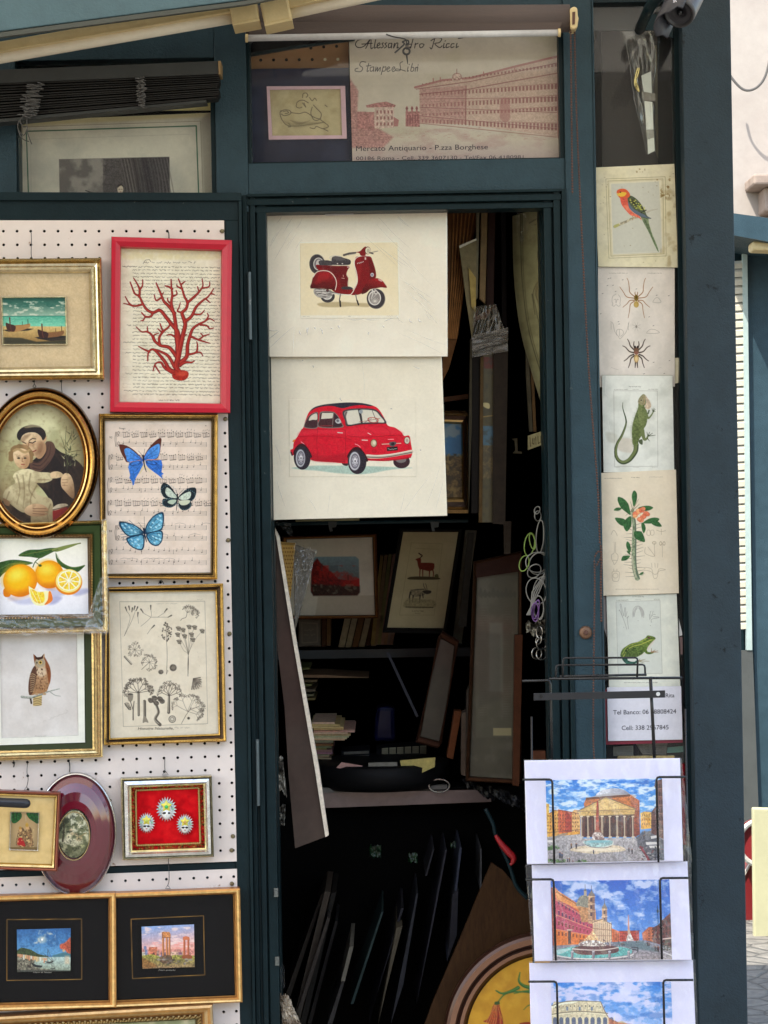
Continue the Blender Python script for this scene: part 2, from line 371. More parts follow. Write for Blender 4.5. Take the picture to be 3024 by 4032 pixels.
# ---------------------------------------------------------------- frames
def loft(name, loops, prof, pl, mat, parent, base_c=None, smooth=False):
    """loops: (outer, inner) lists of photo pixels; prof: [(t, height, colour)]; t 0 outer .. 1 inner, height towards the viewer"""
    o, i_ = loops; n = len(o); mb = MB(); pl = _pl(pl); nrm = Vector((pl.s, -1, pl.q)).normalized(); rings = []
    for (t, h, *_r) in prof:
        rings.append([P(a[0]*(1-t)+b[0]*t, a[1]*(1-t)+b[1]*t, pl) + nrm * (h if not callable(h) else h(k)) for k, (a, b) in enumerate(zip(o, i_))])
    for r in range(len(prof) - 1):
        cc = prof[r][2] if len(prof[r]) > 2 else base_c
        vs = rings[r] + rings[r+1]
        mb.add(vs, [(k, n + k, n + (k + 1) % n, (k + 1) % n) for k in range(n)], cc)
    return mb.build(name, mat, parent, smooth)
def quadpx(q, T): return [(T[0] + x / T[2], T[1] + y / T[2]) for x, y in q]
def ovalpx(cx, cy, rx, ry, rot, T, n=96):
    cr, sr = math.cos(rot), math.sin(rot)
    return [(T[0]+(cx+rx*math.cos(a)*cr-ry*math.sin(a)*sr)/T[2], T[1]+(cy+rx*math.cos(a)*sr+ry*math.sin(a)*cr)/T[2]) for a in [2*math.pi*k/n for k in range(n)]]
GOLD = (.80, .52, .17); GOLD2 = (.55, .33, .09); PALEG = (.82, .68, .40); SILV = (.72, .70, .66); BRZ = (.25, .14, .04)
# ================================================================ THE SETTING
def struct(mb, name, mat, **k): return tag(mb.build(name, mat, None, **k), kind='structure')
mp, nt, b = _mat('worn_cobbles'); v = _coord(nt)
vo = nt.nodes.new('ShaderNodeTexVoronoi'); vo.feature = 'DISTANCE_TO_EDGE'; vo.inputs['Scale'].default_value = 9.0; nt.links.new(v, vo.inputs['Vector'])
n1 = _noise(nt, v, 14, 6, .7)
base = _mix(nt, _ramp(nt, n1, .3, .7), (.10, .092, .080, 1), (.24, .22, .185, 1)); base = _mix(nt, _ramp(nt, vo.outputs[0], .0, .05), (.075, .07, .06, 1), base)
nt.links.new(base, b.inputs['Base Color']); b.inputs['Roughness'].default_value = .8
bh = _mix(nt, .4, _ramp(nt, vo.outputs[0], 0, .12), n1); _bump(nt, b, bh, .8, .03)
struct(MB().add([(-60,-60,0),(60,-60,0),(60,120,0),(-60,120,0)], [(0,1,2,3)]), 'ground', mp)

# ---- the kiosk itself
kio = thing('market_kiosk', 'dark teal painted wooden book kiosk with open door and glazed panels', 'kiosk')
TOP = -560   # straightened y of the roof underside
w = MB()
w.wr(874, TOP, 1000, 826, 0, .05)              # upright between the two upper windows
w.wr(1000, 634, 2249, 757, .002, .05)          # beam over the door
w.wr(1000, TOP, 2249, 60, .002, .05)
w.wr(-900, TOP, 874, 215, .002, .05)
w.wr(-900, 215, 89, 760, .0, .05)
w.wr(2249, TOP, 2362, 5350, -.004, .05)
w.wr(2362, TOP, 2707, -60, .002, .05)
w.wr(2362, 3700, 2707, 5350, .002, .05)
w.wr(-900, 760, 960, 5350, .03, .05)
w.build('front_wall', M['teal'], kio, bevel=.0015)
pm = MB(); pm.wr(2707, TOP, 2898, 5350, -.035, .06); pm.build('corner_post', M['post'], kio, bevel=.002)
tr = MB(); tr.wr(2690, TOP, 2707, 5350, .012, .06); tr.wr(2362, -60, 2690, 20, .01, .05); tr.build('window_stop', M['teal_dark'], kio)
tb = MB()
for (x0, x1, yf) in ((2362, 2369, -.006),): tb.wr(x0, -60, x1, 3700, yf, .04)
tb.build('window_bead', M['teal'], kio, bevel=.001)
# side window of the narrow bay: pane and the inner frame seen through it
tag(MB().wr(2369, -60, 2690, 3700, .030, .033).build('window_pane', M['pane'], kio))
# transom window frame and pane
tf = MB(); tf.wr(1000, 60, 1014, 634, .006, .05); tf.wr(2231, 60, 2249, 634, .006, .05); tf.wr(1014, 629, 2231, 634, .006, .05)
tf.build('transom_frame', M['teal_dark'], kio, bevel=.001)
MB().wr(1014, 60, 2231, 630, .024, .027).build('transom_pane', M['pane'], kio)
for xa, xb in ((855, 874), (89, 96)): MB().wr(xa, 215, xb, 745, .006, .05).build('upper_window_stile', M['teal_dark'], kio, bevel=.001)
MB().wr(96, 215, 855, 745, .022, .025).build('upper_window_pane', M['pane'], kio)
# door frame: stepped mouldings
df = MB()
for x0, x1, yf in ((975, 992, -.006), (992, 1004, .004), (1004, 1024, -.002), (1024, 1030, .010), (1030, 1067, .004)): df.wr(x0, 760, x1, 5350, yf, .06)
for x0, x1, yf in ((2162, 2192, .006), (2192, 2200, .014), (2200, 2226, -.002), (2226, 2232, .006), (2232, 2249, -.008)): df.wr(x0, 757, x1, 5350, yf, .06)
for y0, y1, yf in ((757, 768, -.008), (768, 776, .004), (776, 800, -.003), (800, 806, .010), (806, 828, .004)): df.wr(992, y0, 2232, y1, yf - .0007, .06)
df.build('door_frame', M['teal_dark'], kio, bevel=.001)
jm = MB(); jm.wr(1067, 760, 1071, 5350, .06, .11); jm.wr(2156, 760, 2162, 5350, .06, .14); jm.build('door_reveal', M['teal_dark'], kio)
hmat = paint('worn_hinge', (.10, .13, .14), .4, metal=.4, chips=((.3, .3, .28), 40, .6))
for y0, y1 in ((1065, 1330), (2900, 3160), (4100, 4300)):
    hg = MB(); hg.tube([(WX(999), -.012, WZ(y0)), (WX(999), -.012, WZ(y1))], .0035, 10)
    hg.build('hinge', hmat, kio, smooth=False)
# chipped latch keeps on the lower left jamb
lkm = paint('chipped_metal', (.20, .21, .19), .5, (.06, .07, .07), .9, .3, 60, metal=.5)
for y in (3490, 3760):
    lk = MB(); lk.wr(1053, y, 1069, y + 34, -.001, .004); lk.wr(1057, y + 9, 1065, y + 25, -.003, .004); lk.build('latch_keep', lkm, kio)
# round rusty knob on the mid upright
kn = MB(); o = P(2305, 2490, 0)
kn.lathe([(0, .012), (.009, .012), (.0115, .010), (.0125, .006), (.0125, .0)], (o.x, 0, o.z), (0, -1, 0), 28)
kn2 = kn.build('knob', paint('tarnished_brass', (.22, .12, .07), .5, (.12, .07, .045), .8, .3, 60, metal=.5), kio, smooth=True)
MB().lathe([(0, .0155), (.0035, .015), (.0045, .012)], (o.x, 0, o.z), (0, -1, 0), 12).build('screw_head', M['rust'], kn2)
# inner room
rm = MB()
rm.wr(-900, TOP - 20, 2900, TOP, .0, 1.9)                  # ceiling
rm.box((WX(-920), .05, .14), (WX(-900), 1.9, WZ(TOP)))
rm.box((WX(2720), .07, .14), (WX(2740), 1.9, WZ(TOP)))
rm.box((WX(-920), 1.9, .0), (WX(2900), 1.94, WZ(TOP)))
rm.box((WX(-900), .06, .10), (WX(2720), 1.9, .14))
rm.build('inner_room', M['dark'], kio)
ow = MB(); ow.box((WX(2740), .065, .0), (WX(2898), 1.895, WZ(TOP))); ow.build('side_wall', M['teal'], kio)
rf = MB(); rf.box((WX(-1000), -.12, WZ(TOP - 20)), (WX(2960), 2.0, WZ(TOP - 90))); rf.build('roof', M['teal'], kio)
tst = MB(); tst.box((WX(1000), -.03, 0), (WX(2300), .06, .14)); tst.build('door_step', M['teal_dark'], kio)
# raised flap of the roof over the left bay with its grey edge strip
fl = MB(); fp = PL(-.30, 0, .0)
fl.slab([(-500, -620), (1300, -620), (1300, -64), (960, 0), (600, 46), (0, 124), (-500, 216)], fp, .02)
fl.build('raised_flap', paint('faded_teal_flap', (.085, .165, .20), .5, (.06, .12, .15), .8, .4, 2.5, 200, chips=((.22, .24, .22), 7, .70)), kio, bevel=.002)
fs = MB(); fs.slab([(-500, 222), (0, 128), (600, 48), (960, 4), (1300, -62), (1300, -47), (965, 18), (600, 66), (0, 146), (-500, 240)], PL(-.305), .012)
fs.build('edge_strip', paint('grey_edge', (.07, .08, .07), .6), kio)

# ---- the left leaf with its pegboards
LP = PL(-.016, .115, 0, WX(960))       # the leaf stands a few degrees open: its left side is nearer
def leafrect(mb, x0, y0, x1, y1, yf, th):  # in photo pixels, following the leaf
    sl = lambda x, y: y + (900 - x) * .031 * (y - 910) / 2090.
    q = [(x0 + (y0-2016)*.0172, sl(x0, y0)), (x1 + (y0-2016)*.0172, sl(x1, y0)), (x1 + (y1-2016)*.0172, sl(x1, y1)), (x0 + (y1-2016)*.0172, sl(x0, y1))]
    mb.slab(q, LP.off(yf), th)
lf = MB()
leafrect(lf, -900, 758, 972, 790, .010, .03); leafrect(lf, -900, 790, 960, 868, .002, .02)
leafrect(lf, 906, 868, 960, 5400, .0025, .02); leafrect(lf, 960, 790, 972, 5400, .009, .03)
leafrect(lf, -900, 5300, 900, 5400, .002, .02); leafrect(lf, -900, 3395, 906, 3470, -.001, .02)
leaf = lf.build('shutter_leaf', M['teal_dark'], kio, bevel=.001)
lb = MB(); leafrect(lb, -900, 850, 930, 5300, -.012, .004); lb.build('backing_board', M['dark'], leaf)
def pegboard(rows, y0r, ytop, ybot, nm):
    mb = MB(); pl = LP.off(.004); ks = list(range(-1, 17)); nrm = Vector((pl.s, -1, 0)).normalized()
    def xy(k, yr):
        return (874 + (yr - 910) * .0198 - (16 - k) * 53.8, yr + (16 - k) * 53.8 * .031 * (yr - 910) / 2090.)
    for j in range(rows):
        yr = y0r + 53.0 * j; ya = yr - 26.5 if j else ytop; yb = yr + 26.5 if j < rows - 1 else ybot
        for k in ks:
            xa = -.5; xb = .5 if k < 16 else .17
            if k == -1: xa = -2.5
            out = []
            for (dx, yy) in ((xa, ya), (0, ya), (xb, ya), (xb, yr), (xb, yb), (0, yb), (xa, yb), (xa, yr)): out.append(P(*xy(k + dx, yy), pl))
            cxy = xy(k, yr); inn = []; r = 6.0
            if k == 16:
                c = (cxy[0] - 4, cxy[1])
                cxy = c
            for a in (225, 270, 315, 0, 45, 90, 135, 180):
                inn.append(P(cxy[0] + r*math.cos(math.radians(a)), cxy[1] + r*math.sin(math.radians(a)), pl))
            back = [p - nrm * .004 for p in inn]
            mb.add(out + inn + back, [(i, 8+i, 8+(i+1)%8, (i+1)%8) for i in range(8)] + [(8+i, 16+i, 16+(i+1)%8, 8+(i+1)%8) for i in range(8)])
    n = len(mb.v); 
    (xr0, yr0), (xr1, yr1) = xy(16.17, ytop), xy(16.17, ybot); (xl0, yl0), (xl1, yl1) = xy(-3.5, ytop), xy(-3.5, ybot)
    e = [P(xr0, yr0, pl), P(xr1, yr1, pl), P(xr1, yr1, pl.off(-.006)), P(xr0, yr0, pl.off(-.006)), P(xl1, yl1, pl), P(xl1, yl1, pl.off(-.006)), P(xl0, yl0, pl), P(xl0, yl0, pl.off(-.006))]
    mb.add(e, [(0, 1, 2, 3), (1, 4, 5, 2), (6, 0, 3, 7)])
    return mb.build(nm, M['peg'], leaf)
pb = pegboard(47, 910, 868, 3392, 'pegboard'); pegboard(20, 3452, 3421, 4560, 'pegboard')
smt = paint('brass_screw', (.22, .18, .10), .4, metal=.8)
for (x, y) in ((875, 910), (888, 1650), (899, 2127), (904, 2495), (917, 3293), (912, 3348), (913, 3480)):
    MB().lathe([(0, .0025), (.003, .002), (.0042, 0)], P(x, y, LP.off(.006)), (0, -1, 0), 12).build('screw', smt, leaf)

# ---- behind and around: what stands past the corner on the right
bw = MB(); bw.box((-14.0, 16, 0), (16.0, 17, 9.0)); 
stucco = paint('sunlit_stucco', (.36, .325, .29), .9, (.31, .27, .24), .5, .6, 1.2, 30)
bld = thing('stucco_building', 'pale pinkish stucco building far behind the right kiosk', 'building')
bw.build('wall', stucco, bld)
cn = MB(); c0 = P(2960, 690, 15.6); c1 = P(3400, 760, 15.6)
cn.box((c0.x, 15.5, c0.z - .10), (9, 16, c0.z)); cn.box((c0.x + .12, 15.65, c0.z - .32), (9, 16, c0.z - .10)); cn.box((c0.x + .22, 15.75, c0.z - .62), (9, 16, c0.z - .32))
cn.build('cornice', paint('travertine', (.30, .24, .20), .9, (.18, .13, .10), .9, .6, 6, 60), bld, bevel=.02)
cb = MB(); pts = [P(x, y, 15.7) for x, y in spl([(2850, 220), (2868, 285), (2910, 340), (2945, 356), (2985, 340), (3015, 295), (3040, 200), (3075, 120)], 6)]
cb.tube(pts, .012, 6); cb.build('hanging_cable', M['cord'], bld)
# neighbour kiosk
k2 = thing('neighbour_kiosk', 'teal kiosk with sunlit white louvred shutter behind the corner post', 'kiosk')
Y2 = 5.5
m2 = MB(); m2.slab([(2878, 838), (3400, 910), (3400, 1020), (2880, 925)], Y2 - .5, .5); m2.build('roof_band', M['teal'], k2)
m2 = MB(); m2.slab([(2940, 930), (3400, 1000), (3400, 3700), (2990, 3700)], Y2, 2.0); m2.build('wall', M['teal'], k2)
m2 = MB(); m2.slab([(2924, 960), (2942, 960), (2962, 2560), (2940, 2560)], Y2 - .03, .03)
m2.build('shutter_frame', paint('pale_turquoise_paint', (.34, .42, .39), .5), k2)
m2 = MB(); m2.slab([(2860, 2562), (2964, 2562), (2992, 3320), (2860, 3320)], Y2 - .025, .03); m2.build('shaded_lower_shutter', paint('painted_shade_grey', (.055, .06, .055), .6, dirt=.6), k2)  # grey slab added to darken the lower shutter, where it lies in shade
m2 = MB()
for i in range(44):
    y = 1040 + i * 33; x0 = 2870 + (y - 1040) * .018
    m2.slab([(x0, y), (x0 + 62, y - 4), (x0 + 62, y + 16), (x0, y + 20)], Y2 - .02, .02, None, (0, 1, .9))
tag(m2.build('louvre', paint('cream_louvre', (.50, .46, .36), .6), k2), kind=None)
m2 = MB(); m2.slab([(2820, 940), (2950, 960), (2998, 3300), (2860, 3300)], Y2 + .05, .05); m2.build('louvre_back', M['teal_dark'], k2)
lp = MB(); lp.slab([(2964, 948), (3100, 952), (3100, 990), (2964, 984)], Y2 - .45, .12); lp.build('lamp_housing', M['cream_plastic'], k2, bevel=.01)
# cream box and red goods past the corner
Yb = 4.0
bx = MB(); bx.slab([(2964, 3182), (3500, 3195), (3500, 3792), (2970, 3772)], Yb, .035)
tag(bx.build('cream_panel', paint('pale_cream_paint', (.42, .40, .24), .6, dirt=.3), None, bevel=.006), 'pale cream boxy panel standing on the sunlit paving at right edge', 'panel')
rd = MB(); c0 = P(2986, 3308, Yb + .30)
rd.lathe([(0, .06), (.045, .055), (.06, .03), (.06, -.04), (.05, -.055), (0, -.06)], c0, (-.25, -.2, 1), 24)
rdt = thing('round_red_tin', 'round dark red tin with white rim behind the cream panel', 'tin')
redp = paint('dark_red_enamel', (.17, .012, .015), .35, dirt=.2, bump=0)
rd = MB(); rd.lathe([(0, 0), (.085, 0), (.085, .07), (0, .07)], c0, (-.2, -1, .1), 28); rd.build('body', redp, rdt)
rd = MB(); rd.tube([c0 + Vector((.086*math.cos(a), -.07, .086*math.sin(a))) for a in [2*math.pi*k/28 for k in range(28)]], .010, 8, closed=True); rd.build('rim', paint('white_rim', (.5, .5, .46), .4), rdt)
rc = MB(); rc.slab([(2925, 3450), (2968, 3380), (3100, 3380), (3100, 3720), (2968, 3690), (2925, 3610)], Yb + .32, .25)
rct = thing('red_folding_crate', 'dark red angular crate half hidden behind the cream panel', 'crate'); rc.build('body', redp, rct)
rc = MB(); rc.slab([(2924, 3448), (2968, 3376), (2968, 3386), (2926, 3462)], Yb + .31, .02); rc.build('edge_trim', paint('pale_trim', (.5, .45, .4), .5), rct)

# ---- across the street, behind the viewer: seen only as reflections, and shading the stall
fb = thing('street_building', 'ochre plastered house row across the street behind the viewer', 'building')
MB().box((-11, -18, 0), (3.0, -17, 8.0)).build('wall', paint('ochre_plaster', (.42, .33, .22), .9, dirt=.4), fb)
wmt = paint('dark_window_glass', (.03, .035, .04), .15)
for i in range(5):
    for j in range(2): MB().box((-9.5 + i * 2.4, -17.02, 1.4 + j * 3.1), (-8.3 + i * 2.4, -16.96, 3.2 + j * 3.1)).build('window', wmt, fb)
# awning added just above the view, to keep direct sun off the stall front
aw = thing('added_shade_awning', 'off white canvas awning added out of view to shade the stall front', 'awning')
am = MB(); am.add([(-3.0, -.12, 2.90), (1.25, -.12, 2.90), (1.25, -1.75, 2.78), (-3.0, -1.75, 2.78)], [(0,1,2,3)])
cm = paint('canvas_cloth', (.78, .72, .62), .9); nt = cm.node_tree; tl = nt.nodes.new('ShaderNodeBsdfTranslucent'); tl.inputs[0].default_value = (.80, .72, .60, 1)
mxs = nt.nodes.new('ShaderNodeMixShader'); mxs.inputs[0].default_value = .5; nt.links.new(nt.nodes['Principled BSDF'].outputs[0], mxs.inputs[1]); nt.links.new(tl.outputs[0], mxs.inputs[2])
nt.links.new(mxs.outputs[0], nt.nodes['Material Output'].inputs[0]); am.build('canvas', cm, aw)
MB().tube([(-3.0, -1.75, 2.78), (1.25, -1.75, 2.78)], .02).build('front_bar', M['alu'], aw)
# ================================================================ LETTERING
_tc = {}
def _glyphs(s_):
    if s_ not in _tc:
        cu = bpy.data.curves.new("lettering", 'FONT'); cu.body = s_; cu.size = 1; cu.resolution_u = 3
        ob = bpy.data.objects.new("lettering", cu); col.objects.link(ob); dg = bpy.context.evaluated_depsgraph_get()
        me = ob.evaluated_get(dg).to_mesh(); _tc[s_] = ([(v.co.x, v.co.y) for v in me.vertices], [tuple(p.vertices) for p in me.polygons])
        ob.evaluated_get(dg).to_mesh_clear(); bpy.data.objects.remove(ob); bpy.data.curves.remove(cu)
    return _tc[s_]
def letter(s_, x, y, h, T, pl, parent, c, width=None, slant=0., slope=0., name='lettering', off=.0004):
    """x, y = start of the base line in crop coordinates, h = capital height"""
    vs, fs = _glyphs(s_); k = h / .70; xm = max(v[0] for v in vs); kx = width / xm if width else k
    pl = _pl(pl).off(off); mb = MB()
    out = [P(T[0] + (x + vx*kx + slant*vy*k) / T[2], T[1] + (y - vy*k + slope*vx*kx) / T[2], pl) for vx, vy in vs]
    mb.add(out, fs, K(*c)); return mb.build(name, M['ink'], parent)

# ================================================================ PICTURES ON THE LEFT LEAF
GRP = 'framed pictures hung on the white pegboard leaf'
def rectframe(o, T, outer, inner, prof, pl, mat, name='frame'):
    return loft(name, (quadpx(outer, T), quadpx(inner, T)), prof, pl, M[mat], o)
def pane(o, T, q, pl, d, mat='glass', name='glass'):
    mb = MB(); p2 = _pl(pl).off(d + .0012); mb.add([P(x, y, p2) for x, y in quadpx(q, T)], [(3,2,1,0)]); return mb.build(name, M[mat], o)
def hook(T, pts, pl, label, r=.0007, loop=None):
    """wire hanger hooked in a hole of the pegboard"""
    mb = MB(); p = [P(T[0]+x/T[2], T[1]+y/T[2], LP.off(pl)) for x, y in spl(pts, 4)]; mb.tube(p, r, 6)
    if loop: mb.tube([P(T[0]+x/T[2], T[1]+y/T[2], LP.off(pl)) for x, y in loop], r, 6)
    return tag(mb.build('wire_hook', M['wire']), label, 'hook', 'wire hooks in the pegboard holes')
T4, T5, T6, T7 = (0, 800, 1.659), (0, 1600, 1.659), (0, 2400, 1.659), (0, 3000, 1.508)
def inset(q, d):   # shrink a quad about its middle by d crop px
    cx = sum(p[0] for p in q)/4; cy = sum(p[1] for p in q)/4
    return [(x + (d if x < cx else -d), y + (d if y < cy else -d)) for x, y in q]

# ---- beach painting
o = thing('framed_painting', 'beach with two stranded boats under a green sky, linen mat, pale silver-gold frame', 'painting', GRP)
pl = LP.off(.010)
rectframe(o, T4, [(-95,375),(664,368),(684,1156),(-95,1163)], [(-20,463),(580,460),(593,1066),(-20,1075)],
  [(0,0,(.5,.42,.25)),(0,.026,(.66,.50,.22)),(.12,.030,(.62,.46,.20)),(.35,.019,(.80,.72,.50)),(.55,.017,(.50,.36,.14)),(.62,.021,(.85,.74,.45)),(.78,.020,(.62,.58,.48)),(.92,.014,(.75,.66,.45)),(1,.008)], pl, 'gilt')
cv = Canvas([(-30,455),(586,452),(600,1072),(-30,1080)], 3.2, c8(205,185,150), T4, .05)
cv.cloud(c8(190,168,132), 9, .35, .7, a=.5); cv.cloud(c8(222,204,172), 5, .4, .7, a=.4, sd=9)
cv.build('linen_mat', M['matte'], pl.off(.006), o)
rectframe(o, T4, [(6,612),(432,610),(440,926),(16,928)], [(20,624),(421,621),(427,915),(28,917)],
  [(0,0,(.55,.42,.18)),(0,.004,(.9,.8,.5)),(.5,.004,(.8,.7,.45)),(1,.001)], pl.off(.007), 'gilt', 'slip')
cv = Canvas([(18,621),(424,618),(430,918),(26,920)], 1.25, c8(120,170,150), T4, .05)
cv.rect(0,600,440,745, G(c8(18,78,66), c8(150,178,160), (0,622), (0,738)))
cv.cloud(c8(205,208,190), 34, .50, .66, (0,640,440,742), .85, 4, 2.4); cv.cloud(c8(28,96,82), 26, .55, .7, (0,600,440,680), .7, 8, 2.2)
cv.rect(0,737,440,806, G(c8(70,158,134), c8(120,198,170), (0,737), (0,806))); cv.line([(20,739),(425,736)], 4, c8(40,120,104))
cv.cloud(c8(160,214,190), 12, .5, .65, (0,745,440,806), .5, 3, 5)
cv.poly([(20,803),(426,806),(430,920),(26,922)], G(c8(205,178,118), c8(150,120,70), (0,806), (0,900)), tex=.1)
cv.poly([(26,876),(140,880),(240,905),(430,895),(430,922),(26,922)], c8(42,44,30), .85, 8)
def boat(x, y, s, c1, c2):
    q = lambda pts: [(x + a*s, y + b*s) for a, b in pts]
    cv.poly(q([(-20,48),(95,34),(190,40),(150,52),(20,60)]), c8(26,22,22), .9, 3)
    cv.sp(q([(0,0),(10,45),(50,62),(110,50),(158,30),(162,8),(120,14),(60,18),(22,12)]), c2); cv.sp(q([(0,0),(10,45),(50,60),(66,40),(62,18),(28,8)]), c1)
    cv.line(q([(26,-34),(30,30),(40,58)]), (9,5), c8(90,48,34)); cv.line(q([(60,18),(120,14),(162,6)]), 4, c8(150,110,60)); cv.line(q([(148,-22),(150,10)]), 4, c8(40,26,20)); cv.line(q([(112,-8),(112,14)]), 3, c8(40,26,20))
boat(38, 782, .97, c8(66,34,26), c8(170,128,78)); boat(246, 826, 1.05, c8(52,22,18), c8(128,88,52)); cv.poly([(240,885),(430,868),(430,895),(330,900)], c8(20,16,16), .8, 3)
cv.build('painting', M['oil'], pl.off(.0085), o)
hook(T4, [(203,183),(206,250),(204,300),(205,345),(216,368)], .010, 'thin wire hanger above the beach painting')

# ---- red coral
o = thing('framed_print', 'red coral branch over handwritten script in a bright red frame', 'print', GRP)
pl = LP.off(.012); OQ = [(727,225),(1515,248),(1503,1375),(718,1368)]; IQ = [(792,297),(1443,318),(1436,1308),(782,1297)]
red, redd = K(178,14,42), K(120,8,26)
rectframe(o, T4, OQ, IQ, [(0,-.006,redd),(0,.016,redd),(.05,.020,red),(.45,.0215,red),(.9,.017,red),(1,.004)], pl, 'lacquer')
cv = Canvas([(788,292),(1448,314),(1441,1312),(778,1301)], 1.15, c8(222,216,196), T4, .05)
cv.rect(780,290,1450,368, c8(222,212,160), .55, 18); cv.cloud(c8(200,192,170), 60, .45, .8, a=.5); cv.cloud(c8(232,228,212), 18, .45, .8, a=.5, sd=3)
y = 383; cv.squig(940,1280,388,13,2.4,c8(70,62,50)); cv.line([(935,395),(950,372),(975,368),(985,382)],2.5,c8(70,62,50)); y = 414
rows = 0
while y < 1256:
    x0 = 868 + random.uniform(-4, 4)
    if rows in (0, 17, 22, 25, 31, 36): x0 = 800 + random.uniform(0, 35)
    cv.squig(x0, 1438, y, 9.5, random.uniform(1.9, 2.6), c8(64,58,48), .85, 2.4, .012)
    cv.line([(x0 + 3, y - 4), (1436, y + 5)], .8, c8(120,110,90), .5)
    if random.random() < .5: cv.squig(800, 855, y, 7, 1.5, c8(120,112,96), .45)
    y += 22.6 + random.uniform(-1.5, 1.5); rows += 1
cl1, cl2, cl3 = c8(150,40,36), c8(98,24,24), c8(196,76,62)
BR = [([(1165,1100),(1150,1060),(1165,1000),(1160,950),(1165,900),(1160,840),(1120,790),(1085,745),(1045,700),(1000,715),(960,695),(935,660),(910,610),(880,590),(860,540),(850,515)],34,5),
([(935,660),(880,672),(845,655),(818,610)],11,4),([(870,672),(840,662),(808,655)],8,4),([(910,610),(912,565),(895,525),(872,488)],13,4),([(912,565),(930,540),(932,500)],9,4),
([(1000,715),(985,740),(950,740),(925,715)],12,6),([(950,740),(935,765),(920,768)],7,4),
([(1165,950),(1155,880),(1150,820),(1140,740),(1120,660),(1125,600),(1120,550),(1118,498)],30,5),([(1125,560),(1100,545),(1078,540)],11,5),([(1125,610),(1155,595),(1150,570)],9,4),
([(1140,720),(1100,670),(1070,640),(1050,590),(1030,545),(1020,520)],20,5),([(1050,620),(1020,635),(1008,600)],9,4),([(1055,600),(1068,585)],7,4),([(1120,660),(1098,640),(1095,620)],9,4),
([(1165,1000),(1180,930),(1195,860),(1210,790),(1195,740),(1190,715),(1215,690),(1225,650),(1205,610),(1190,560),(1180,530),(1165,495)],30,5),
([(1190,560),(1160,545),(1155,535)],9,4),([(1185,530),(1210,510)],8,4),([(1225,650),(1270,610),(1300,580),(1325,540),(1320,495)],15,4),([(1325,555),(1365,545),(1370,515)],8,4),([(1300,580),(1290,545)],7,4),
([(1190,715),(1160,705),(1170,680),(1178,650)],9,3),([(1205,775),(1250,740),(1280,680),(1320,640),(1360,610),(1395,560)],20,5),([(1350,630),(1372,650)],7,4),([(1380,590),(1400,597)],7,4),([(1265,725),(1310,725),(1335,700)],10,4),
([(1180,1040),(1220,1000),(1225,930),(1240,870),(1260,820),(1300,790),(1340,770),(1360,740),(1355,720)],25,4),([(1340,770),(1370,755),(1400,770)],8,4),([(1310,795),(1350,800),(1370,820),(1395,815)],9,4),
([(1245,870),(1290,890),(1335,905),(1370,915)],12,4),([(1300,890),(1325,870),(1310,850)],8,4),([(1325,870),(1368,855)],7,4),([(1222,990),(1280,975),(1290,930),(1285,905)],12,4),([(1280,975),(1310,975),(1325,998)],8,4),
([(1165,1020),(1130,970),(1100,940),(1050,930),(1010,900),(990,860),(960,840),(925,840),(890,808)],24,4),([(965,840),(962,805)],7,3),([(1045,930),(1040,880),(1065,840),(1100,810),(1112,785)],14,8),
([(1060,845),(1030,820)],7,4),([(1065,840),(1050,800),(1045,785)],8,4),([(1015,905),(1005,865),(1035,850)],10,4),([(1165,890),(1120,860),(1090,862)],12,4),([(1190,900),(1200,870),(1220,858)],10,4),
([(1150,1105),(1105,1085),(1080,1040),(1040,990),(1000,955),(970,975),(965,1030)],27,5),([(975,970),(940,955),(905,935)],11,4),([(1140,1070),(1100,1000),(1050,970),(1010,955)],20,8),
([(1120,1105),(1075,1075),(1050,1040),(1015,1050),(1000,1095)],16,5),([(1015,1065),(1045,1110)],8,4),([(1175,1060),(1210,1040),(1250,1040),(1270,1030)],18,4)]
for p, a, b_ in BR: cv.line(p, (a+5, b_+3), cl2, .9, True)
for p, a, b_ in BR: cv.line(p, (a*.82, b_*.8), cl1, 1, True)
for p, a, b_ in BR: cv.line([(x - a*.12, y - a*.05) for x, y in p], (a*.25, b_*.3), cl3, .55, True, 3)
cv.sp([(1125,1115),(1150,1090),(1200,1092),(1230,1105),(1228,1135),(1200,1158),(1150,1155),(1128,1140)], c8(160,44,34), tex=.3); cv.ell(1190,1115,30,14,c8(204,84,60),.7,10)
cv.squig(1038,1175,1287,8,2.6,c8(110,104,92),.9,3)
cv.build('print', M['ink'], pl.off(.002), o); pane(o, T4, inset(IQ, -3), pl, .0045)
hook(T4, [(1098,183),(1103,200),(1104,236)], .012, 'short wire hanger above the red coral frame', .0011)

# ---- oval saint
o = thing('oval_framed_picture', 'oval holy picture of a monk holding a child and lily, heavy antique gold rope-edged frame', 'picture', GRP)
pl = LP.off(.018); rot = .06
A = ovalpx(258, 373, 389, 496, rot, T5, 320); B = ovalpx(252, 379, 294, 392, rot, T5, 320)
g1, g2, g3 = (.55,.30,.07), (.16,.07,.02), (.80,.50,.18)
rope = lambda k: .017 + .0032 * abs(math.sin(k * math.pi / 320 * 84)); rope2 = lambda k: .010 + .003 * abs(math.sin(k * math.pi / 320 * 84))
loft('frame', (A, B), [(0,-.006,g2),(0,.006,g2),(.03,rope2,g2),(.09,rope,g3),(.17,rope2,g2),(.20,.009,g2),(.24,.014,g1),(.30,.020,g3),(.42,.024,g1),(.54,.022,g3),(.62,.014,g2),(.66,.013,g1),(.72,.017,g3),(.80,.016,g1),(.86,.009,g2),(.90,.009,g3),(.95,.011,g3),(1,.002,g2)], pl, M['gilt'], o, smooth=True)
cv = Canvas([(-60,-25),(560,-25),(560,785),(-60,785)], 1.35, c8(196,200,160), T5, .02)
